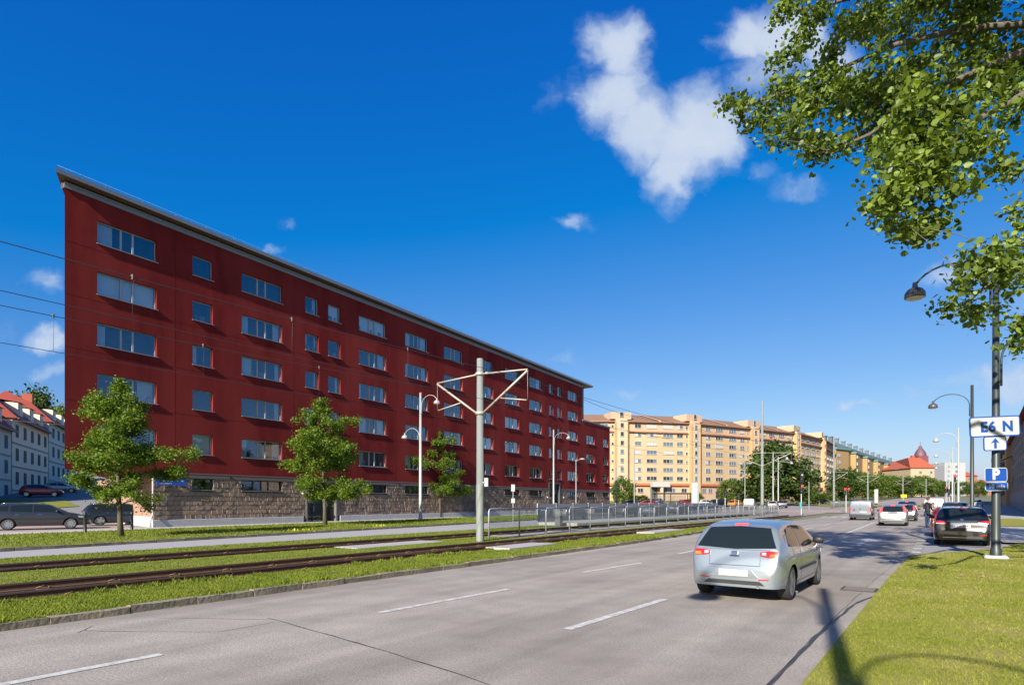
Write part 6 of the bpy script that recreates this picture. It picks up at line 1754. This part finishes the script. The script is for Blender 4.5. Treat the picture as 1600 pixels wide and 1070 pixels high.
def estate_details(c, text=None, lit=False, chrome_bar=True):
    c.patch('rear_window', 'rear', [(-.66, 1.06), (0, 1.04), (.66, 1.06)], [(-.56, 1.385), (0, 1.41), (.56, 1.385)], glass_car, nc=14, nr=8)
    c.patch('windscreen', 'top', [(3.02, -.60), (3.02, .60)], [(3.68, -.74), (3.68, .74)], glass_car, nc=10, nr=6)
    for sg in (-1, 1):
        c.patch('tail_light', 'rear', [(sg * .47, .845), (sg * .66, .835), (sg * .80, .85)], [(sg * .47, .90), (sg * .66, .965), (sg * .825, .975)], tail_m, .012, 10, 4)
        c.patch('light_strip', 'rear', [(sg * .50, .848), (sg * .80, .848)], [(sg * .50, .868), (sg * .80, .868)], tail_w, .018, 6, 1)
        c.patch('reflector', 'rear', [(sg * .55, .42), (sg * .74, .43)], [(sg * .55, .445), (sg * .74, .455)], tail_m, .010, 5, 1)
    c.patch('high_brake_light', 'rear', [(-.18, 1.425), (.18, 1.425)], [(-.17, 1.442), (.17, 1.442)], tail_m, .010, 6, 1)
    if chrome_bar: c.patch('chrome_bar', 'rear', [(-.45, .935), (.45, .935)], [(-.45, .96), (.45, .96)], chrome, .016, 10, 1)
    c.line('rear', [(-.62, .64), (.62, .64)], .010); c.line('rear', [(-.64, .64), (-.50, .83)], .010); c.line('rear', [(.64, .64), (.50, .83)], .010)
    c.patch('lower_bumper', 'rear', [(-.66, .29), (.66, .29)], [(-.60, .40), (.60, .40)], trim_m, .010, 10, 2)
    c.patch('bumper_strip', 'rear', [(-.60, .325), (.60, .325)], [(-.60, .345), (.60, .345)], chrome, .016, 10, 1)
    c.patch('badge', 'rear', [(-.05, .97), (.05, .97)], [(-.05, 1.03), (.05, 1.03)], chrome, .012, 4, 3)
    c.both('side_window', [(.42, 1.09), (1.02, 1.05)], [(.62, 1.34), (1.06, 1.385)], glass_car, nc=7, nr=5)
    c.both('side_window', [(1.12, 1.045), (2.08, 1.01)], [(1.16, 1.39), (2.10, 1.415)], glass_car, nc=10, nr=6)
    c.both('side_window', [(2.16, 1.008), (3.42, .985)], [(2.18, 1.415), (2.92, 1.375)], glass_car, nc=12, nr=6)
    for v in ('left', 'right'):
        for x in (1.07, 2.12, 3.34): c.line(v, [(x + (.12 if x < 1.2 else 0), .74 if x < 1.2 else .34), (x, 1.0)], .010)
        c.line(v, [(1.45, .32), (3.3, .32)], .010)
        c.line(v, [(.3, .80), (4.3, .72)], .010, c.paint)
        for x in (1.32, 2.34): c.patch('door_handle', v, [(x, .84), (x + .2, .84)], [(x, .87), (x + .2, .87)], chrome, .02, 5, 1)
        c.patch('head_light', v, [(4.25, .68), (4.62, .62)], [(4.20, .78), (4.56, .74)], head_m, .01, 6, 3)
        b = MB(); sg = 1 if v == 'left' else -1; b.tube([(.75 - c.xc, sg * .60, 1.47), (.85 - c.xc, sg * .60, 1.525), (2.5 - c.xc, sg * .60, 1.54), (2.65 - c.xc, sg * .60, 1.48)], .014, 6); b.build('roof_rail', chrome, c.t)
    c.patch('grille', 'front', [(-.35, .48), (.35, .48)], [(-.35, .62), (.35, .62)], trim_m, .01, 6, 3)
    c.mirror(3.22, 1.05, .88)
    c.plate(.70, text)
    b = MB(); b.lathe([(.03, 0), (.02, .06), (0, .07)], 8, T=Matrix.Translation((.95 - c.xc, 0, 1.475))); b.build('aerial', trim_m, c.t)

def van_details(c):
    c.patch('rear_window', 'rear', [(-.66, 1.20), (-.02, 1.20)], [(-.60, 1.60), (-.02, 1.62)], c.paint, .006, 8, 4); c.patch('rear_window', 'rear', [(.02, 1.20), (.66, 1.20)], [(.02, 1.62), (.60, 1.60)], c.paint, .006, 8, 4)
    c.line('rear', [(0, .52), (0, 1.70)], .014)
    for sg in (-1, 1):
        c.patch('tail_light', 'rear', [(sg * .745, .78), (sg * .85, .78)], [(sg * .72, 1.14), (sg * .82, 1.14)], tail_m, .014, 4, 6)
    c.patch('high_brake_light', 'rear', [(-.10, 1.71), (.10, 1.71)], [(-.10, 1.735), (.10, 1.735)], brake_on, .012, 5, 1)
    c.patch('bumper', 'rear', [(-.80, .30), (.80, .30)], [(-.80, .50), (.80, .50)], trim_m, .02, 12, 3)
    c.patch('door_handle', 'rear', [(-.08, .98), (.06, .98)], [(-.08, 1.03), (.06, 1.03)], trim_m, .015, 4, 2)
    c.patch('black_sticker', 'rear', [(.40, .84), (.54, .84)], [(.40, 1.0), (.54, 1.0)], trim_m, .006, 3, 3)
    c.patch('number_plate', 'rear', [(-.5, .68), (.02, .68)], [(-.5, .79), (.02, .79)], plate_m, .016, 4, 2)
    c.patch('windscreen', 'top', [(2.76, -.62), (2.76, .62)], [(3.42, -.76), (3.42, .76)], glass_car, nc=10, nr=6)
    c.both('side_window', [(2.1, 1.12), (3.2, 1.06)], [(2.14, 1.60), (2.66, 1.56)], glass_car, nc=10, nr=6)
    for v in ('left', 'right'):
        c.line(v, [(2.05, .36), (2.05, 1.66)], .012); c.line(v, [(3.22, .36), (3.22, 1.0)], .012); c.line(v, [(1.0, 1.0), (2.05, 1.0)], .02)
        c.patch('door_handle', v, [(2.14, .95), (2.3, .95)], [(2.14, .99), (2.3, .99)], trim_m, .02, 4, 1)
    c.mirror(3.05, 1.16, .88)

def suv_details(c, lit=False):
    c.patch('rear_window', 'rear', [(-.66, 1.19), (.66, 1.19)], [(-.56, 1.55), (.56, 1.55)], glass_car, nc=12, nr=6)
    for sg in (-1, 1): c.patch('tail_light', 'rear', [(sg * .66, .90), (sg * .84, .92)], [(sg * .64, 1.18), (sg * .78, 1.20)], brake_on if lit else tail_m, .014, 4, 5)
    c.patch('bumper', 'rear', [(-.76, .38), (.76, .38)], [(-.76, .62), (.76, .62)], trim_m, .02, 12, 3)
    c.patch('high_brake_light', 'rear', [(-.14, 1.585), (.14, 1.585)], [(-.14, 1.605), (.14, 1.605)], brake_on if lit else tail_m, .012, 5, 1)
    c.both('side_window', [(.45, 1.20), (1.9, 1.15)], [(.66, 1.50), (1.9, 1.58)], glass_car, nc=10, nr=6); c.both('side_window', [(1.98, 1.14), (3.2, 1.10)], [(1.98, 1.58), (2.74, 1.54)], glass_car, nc=10, nr=6)
    c.patch('windscreen', 'top', [(2.86, -.6), (2.86, .6)], [(3.42, -.74), (3.42, .74)], glass_car, nc=8, nr=5)
    for v in ('left', 'right'):
        for x in (1.94, 3.15): c.line(v, [(x, .46), (x, 1.12)], .012)
    c.mirror(3.05, 1.2, .88); c.plate(.80, None, False)

silver_blue = car_paint('paint_silver_blue', (.295, .34, .37), .6, .26)
silver_light = car_paint('paint_silver', (.27, .28, .275), .5, .32)
silver_van = car_paint('paint_van_grey', (.105, .12, .145), .4, .35)
black_p = car_paint('paint_black', (.010, .010, .012), .2, .18)
anthracite = car_paint('paint_anthracite', (.045, .045, .050), .5, .25)
darkblue = car_paint('paint_dark_blue', (.018, .028, .05), .4, .25)
red_p = car_paint('paint_red', (.26, .012, .018), .3, .25)
white_p = car_paint('paint_white', (.36, .36, .35), .0, .35)
brownblack = car_paint('paint_dark_brown', (.05, .035, .03), .4, .3)

# the silver hatchback driving away in the right lane
pr, pf = g(1229, 937), g(1275, 913); dv = (pf - pr); ca_ = math.atan2(dv.y, dv.x)
pl = g(1104, 924); ax_mid = (pr + pl) / 2
cdir = Vector((math.cos(RA - R(1.5)), math.sin(RA - R(1.5)), 0)); ca_ = math.atan2(cdir.y, cdir.x)
sc_ = .97
ctr = ax_mid + cdir * (SPEC['hatch']['L'] / 2 - SPEC['hatch']['xr']) * sc_
c = Car('hatch', 'silver-blue hatchback driving away in the right lane, nearest the camera', Vector((ctr.x, ctr.y, 0)), ca_, silver_blue, scale=sc_, name='hatchback_car')
hatch_details(c, True)
c.plate(.44, None, False, w=.50)

def on_road(s, o): p = rd(s, o); return Vector((p.x, p.y, zg(p.y)))
# traffic waiting at the lights
pc = g(1394, 821.5); s_, o_ = so(pc)
c = Car('hatch', 'pale silver hatchback with round rear, brake lights on, waiting in the right lane', on_road(s_ + 2.0, o_), RA + R(1), silver_light, 'cars waiting at the lights', scale=1.08, name='hatchback_car'); hatch_details(c, False, True, lights='tall'); c.plate(.78, None, False, m=mat('plate_dark', (.06, .06, .06), .5))
pc = g(1344, 812.5); s_, o_ = so(pc)
c = Car('van', 'silver-grey delivery van with twin rear doors waiting in the middle lane', on_road(s_ + 2.2, o_), RA, silver_van, 'cars waiting at the lights', cat='van', name='delivery_van', scale=1.03); van_details(c)
pc = g(1418, 814); s_, o_ = so(pc)
c = Car('hatch', 'dark grey car with red brake lights half hidden by the pale silver hatchback', on_road(s_ + 2.2, o_ + .2), RA, anthracite, 'cars waiting at the lights', scale=1.07, name='hatchback_car'); hatch_details(c, False, True, lights='tall')
pc = g(1418, 808); s_, o_ = so(pc)
c = Car('suv', 'dark blue off-roader ahead of the silver hatchback', on_road(s_ + 2.8, o_ + .1), RA, darkblue, 'cars waiting at the lights', scale=1.06, name='off_road_car'); suv_details(c, True)
# parked on the right
pc = g(1503, 853); s_, o_ = so(pc)
MB_C = Car('estate', 'black estate car parked on the right beside the lamp post', on_road(s_ + 2.3, o_ - .02), RA - R(.5), black_p, 'cars parked on the right', scale=1.0, spokes=10); estate_details(MB_C, 'PZO 179')
c = Car('estate', 'dark red car parked in front of the black estate', on_road(s_ + 8.6, o_ + .15), RA, red_p, 'cars parked on the right', scale=.98); estate_details(c, None, chrome_bar=False)
c = Car('suv', 'grey car parked further along on the right, by the lamp posts', on_road(s_ + 26, o_ - .3), RA, anthracite, 'cars parked on the right'); suv_details(c)
c = Car('van', 'white van standing near the far traffic light', on_road(88, .2), RA, white_p, cat='van', name='delivery_van', scale=1.2); van_details(c)
c = Car('estate', 'white car far away on the right side of the avenue', on_road(150, -6.5), RA + math.pi, white_p); estate_details(c, None)
# left car park
def lot(px, py, z=.1): p = g(px, py, z); return p
a_, b_ = Vector((-28.4, 33.4, .1)), None
dirn = Vector((.80, .60, 0)); rzc = math.atan2(dirn.y, dirn.x)
pr_ = g(12, 828, .1)
LC = SPEC['estate']
pos = Vector((pr_.x, pr_.y, .1)) + dirn * (LC['L'] / 2 - LC['xr']) + Vector((-dirn.y, dirn.x, 0)) * .8
c = Car('estate', 'grey estate car seen from its side, parked left of the red building', pos, rzc, anthracite, 'cars in the car park by the red building', spokes=9); estate_details(c, None, chrome_bar=False)
p2 = pos + Vector((5.5, 9.0, 0))
c = Car('estate', 'dark blue estate car parked behind the grey one', pos + Vector((.6, 6.6, 0)), rzc + R(2), darkblue, 'cars in the car park by the red building'); estate_details(c, None, chrome_bar=False)
c = Car('hatch', 'white car partly hidden behind the dark blue estate', pos + Vector((-.9, 13.2, 0)), rzc + R(4), white_p, 'cars in the car park by the red building', scale=1.05); hatch_details(c)
pz = at(66, 776, 74); pz.z = HZ(0, 74)
c = Car('hatch', 'red car parked before the off-white house on the hill', pz, R(30) , red_p, 'cars on the hill street', scale=1.1); hatch_details(c)
pz2 = at(96, 774, 82); pz2.z = HZ(0, 82)
c = Car('hatch', 'silver car just right of the red car on the hill', pz2, R(30), silver_light, 'cars on the hill street'); hatch_details(c)
# parking lot in front of the tan block
row = [('hatch', 938, 128, darkblue, 'dark blue car half behind the end of the red building', R(5)), ('hatch', 984, 116, anthracite, 'dark car with pale windows left of the low red car', R(175)), ('hatch', 1009, 114, red_p, 'bright red low car before the tan block', R(175)), ('suv', 1028, 118, silver_van, 'blue-grey people carrier left of the tram shelter', R(60)),
       ('hatch', 1075, 124, red_p, 'dark pink car behind the tram shelter', R(10)), ('hatch', 1104, 122, white_p, 'white and blue car right of the white pillar', R(8)), ('estate', 1128, 118, black_p, 'black car behind the unlit traffic lights', R(5)), ('hatch', 1150, 116, mat('paint_orange', (.5, .2, .02), .35, .2, coat=.6), 'small orange car beside the white van', R(40)),
       ('van', 1172, 104, white_p, 'white van at the end of the parked row, left of the tall mast', R(62)), ('hatch', 1206, 106, white_p, 'white car right of the tall mast', R(70)), ('hatch', 1222, 112, darkblue, 'blue car at the right end of the parked row', R(70)), ('hatch', 1282, 150, black_p, 'lone black car before the right end of the tan block', R(10))]
for (k, px, Y, pm, lab, rz) in row:
    x = (px - CX) / FPX * Y
    c = Car(k, lab, Vector((x, Y, zg(Y) + .04)), rz, pm, 'cars before the tan block', cat='van' if k == 'van' else 'car', name='delivery_van' if k == 'van' else 'parked_car')
    {'hatch': lambda: hatch_details(c), 'suv': lambda: suv_details(c), 'van': lambda: van_details(c), 'estate': lambda: estate_details(c, None, chrome_bar=False)}[k]()

# ================================================================== people
skin_m = mat('skin', (0.42, 0.24, 0.16), 0.6); jean = mat('jeans', (0.035, 0.06, 0.13), 0.85, col2=(.05, .08, .16), scale=12); jacket = mat('navy_jacket', (0.012, 0.014, 0.028), 0.8)
hair_m = mat('hair_brown', (0.07, 0.035, 0.02), 0.8); shoe = mat('shoe', (0.03, 0.025, 0.022), 0.7); beige = mat('beige_top', (0.36, 0.26, 0.18), 0.85)
def person(label, loc, rz, H, top, leg, pose, group='people by the parked cars'):
    """one skinned body: joints are vertices, radii give the taper"""
    t = thing('person', label, 'person', loc, rz, group, H / 1.78)
    J = {'pel': (0, 0, .96, .13), 'waist': (.01, 0, 1.10, .125), 'chest': (.03, 0, 1.30, .15), 'shl': (.02, 0, 1.43, .12), 'neck': (.03, 0, 1.52, .055), 'head0': (.05, 0, 1.60, .075), 'head1': (.06, 0, 1.70, .092), 'head2': (.05, 0, 1.76, .06)}
    ED = [('pel', 'waist'), ('waist', 'chest'), ('chest', 'shl'), ('shl', 'neck'), ('neck', 'head0'), ('head0', 'head1'), ('head1', 'head2')]
    for sg, nm in ((1, 'l'), (-1, 'r')):
        hx, kx, fx = pose['leg_' + nm]
        J.update({'hip' + nm: (0, sg * .095, .90, .098), 'knee' + nm: (hx, sg * .10, .50, .064), 'ank' + nm: (kx, sg * .10, .09, .046), 'toe' + nm: (kx + .19, sg * .12, .035, .038)})
        ED += [('pel', 'hip' + nm), ('hip' + nm, 'knee' + nm), ('knee' + nm, 'ank' + nm), ('ank' + nm, 'toe' + nm)]
        e, w, h = pose['arm_' + nm]
        J.update({'sh' + nm: (.02, sg * .19, 1.42, .072), 'el' + nm: (*e, .052), 'wr' + nm: (*w, .034), 'ha' + nm: (*h, .036)})
        ED += [('shl', 'sh' + nm), ('sh' + nm, 'el' + nm), ('el' + nm, 'wr' + nm), ('wr' + nm, 'ha' + nm)]
        hv = Vector(h); d = (Vector(h) - Vector(w)).normalized(); sdv = Vector((0, sg, 0)).cross(d)
        for q in range(4):
            b0 = hv + sdv * (.02 * (q - 1.5)); n1 = 'f%d%s' % (q, nm); J[n1] = (*(b0 + d * (.06 + .008 * (q in (1, 2)))), .0095); n2 = n1 + 'b'; J[n2] = (*(b0 + d * .09 + Vector((.02, 0, -.01))), .008); ED += [('ha' + nm, n1), (n1, n2)]
        J['th' + nm] = (*(hv + sdv * .045 + d * .02), .010); ED.append(('ha' + nm, 'th' + nm))
    bend = pose.get('bend', 0)
    names = list(J); me = bpy.data.meshes.new('body')
    P = []
    for n in names:
        x, y, z, r = J[n]
        if bend and z > .96 : v = Matrix.Rotation(bend, 4, 'Y') @ Vector((x, y, z - .96)); x, y, z = v.x, v.y, v.z + .96
        P.append((x, y, z))
    me.from_pydata(P, [(names.index(a), names.index(b)) for a, b in ED], [])
    o = bpy.data.objects.new('body', me); COL.objects.link(o)
    md = o.modifiers.new('skin', 'SKIN'); md.use_smooth_shade = True
    sv = me.skin_vertices[0].data
    for i, n in enumerate(names):
        r = J[n][3]; sv[i].radius = (r, r)
        if n in ('chest', 'shl'): sv[i].radius = (r * 1.12, r * .85)
    sv[0].use_root = True
    ss = o.modifiers.new('sub', 'SUBSURF'); ss.levels = 2; ss.render_levels = 2
    bpy.context.view_layer.update()
    m2 = bpy.data.meshes.new_from_object(o.evaluated_get(bpy.context.evaluated_depsgraph_get())); bpy.data.objects.remove(o)
    m2.materials.clear()
    for m_ in (skin_m, leg, top, shoe): m2.materials.append(m_)
    ib = Matrix.Rotation(-bend, 4, 'Y')
    for p in m2.polygons:
        c_ = p.center; z = c_.z; lat = abs(c_.y)
        v = ib @ Vector((c_.x, c_.y, c_.z - .96)); zu = v.z + .96
        hand = min((Vector(c_) - Vector(P[names.index('ha' + k)])).length for k in 'lr') < .11
        if hand: p.material_index = 0
        elif z < .085: p.material_index = 3
        elif zu > 1.50 and lat < .13: p.material_index = 0
        elif zu > .90 or (lat > .17 and z > .6): p.material_index = 2
        else: p.material_index = 1
        p.use_smooth = True
    put('body', m2, t)
    hd = Matrix.Rotation(bend, 4, 'Y') @ Vector((.05, 0, .74)) + Vector((0, 0, .96))
    b = MB(); T = Matrix.Translation(hd) @ Matrix.Rotation(bend * .6, 4, 'Y')
    prof = []
    n_ = 14
    for i in range(7):
        a = i / 6 * R(105); prof.append((.105 * math.sin(a), .108 * math.cos(a) - .0))
    b.lathe(prof, n_, T=T @ Matrix.Translation((-.022, 0, .0)) @ Matrix.Rotation(R(-28), 4, 'Y') @ Matrix.Scale(1.05, 4, (1, 0, 0))); b.build('hair', hair_m, t)
    for nm, P3, r in (('nose', (.105, 0, -.035), .014), ('ear', (0, .092, -.03), .018), ('ear', (0, -.092, -.03), .018), ('eye', (.093, .033, -.01), .009), ('eye', (.093, -.033, -.01), .009), ('mouth', (.092, 0, -.075), .013)):
        b = MB(); b.lathe([(0, -r), (r * .7, -r * .7), (r, 0), (r * .7, r * .7), (0, r)], 8, T=T @ Matrix.Translation(P3)); b.build(nm, skin_m if nm in ('nose', 'ear') else (hair_m if nm == 'eye' else mat('lips', (.3, .1, .08), .5)), t)
    return t
pp = g(1449, 824)
stand = dict(leg_l=(.02, .0, 0), leg_r=(-.03, -.06, 0), arm_l=((.0, .26, 1.16), (.18, .22, 1.02), (.25, .20, 1.0)), arm_r=((.0, -.26, 1.16), (.16, -.23, 1.0), (.23, -.22, .98)))
person('person in dark jacket and blue jeans standing between the cars, facing right', Vector((pp.x, pp.y, 0)), R(8), 1.98, jacket, jean, stand)
lean_ = dict(leg_l=(.03, .0, 0), leg_r=(-.05, -.1, 0), arm_l=((.10, .26, 1.18), (.28, .20, 1.08), (.34, .18, 1.08)), arm_r=((.10, -.26, 1.18), (.28, -.20, 1.06), (.34, -.18, 1.06)), bend=R(28))
p3 = at(1463, 784, 44)
person('person in beige top bending down behind the red parked car', Vector((p3.x, p3.y, 0)), R(200), 1.72, beige, jean, lean_)
# bicycle leaning by the standing person
bk = thing('bicycle', 'dark bicycle beside the person in the dark jacket', 'bicycle', Vector((pp.x + .62, pp.y - .7, 0)), R(70))
for x in (-.52, .52):
    b = MB(); b.lathe([(.32, -.015), (.335, 0), (.32, .015), (.305, 0), (.32, -.015)], 24, T=Matrix.Translation((x, 0, .335)) @ Matrix.Rotation(R(90), 4, 'X')); w = b.build('wheel', tyre_m, bk)
    b = MB()
    for q in range(9): a = q * math.pi / 9; b.bar((x - .31 * math.cos(a), 0, .335 - .31 * math.sin(a)), (x + .31 * math.cos(a), 0, .335 + .31 * math.sin(a)), .004)
    b.build('spokes', chrome, w, kind='stuff')
b = MB()
for A, B in (((-.52, 0, .335), (-.08, 0, .30)), ((-.08, 0, .30), (-.22, 0, .80)), ((-.52, 0, .335), (-.22, 0, .78)), ((-.08, 0, .30), (.36, 0, .78)), ((-.2, 0, .76), (.34, 0, .86)), ((.34, 0, .92), (.52, 0, .335))): b.tube([A, B], .018, 6)
b.build('frame', trim_m, bk)
b = MB(); b.tube([(.26, -.28, 1.02), (.36, -.2, 1.0), (.35, 0, .96), (.36, .2, 1.0), (.26, .28, 1.02)], .014, 6); b.tube([(.34, 0, .9), (.35, 0, .97)], .014, 6); b.build('handlebar', chrome, bk)
b = MB(); b.box(-.36, -.1, -.07, .07, .86, .92, bev=.025); b.tube([(-.22, 0, .78), (-.22, 0, .88)], .014, 6); b.build('saddle', trim_m, bk)
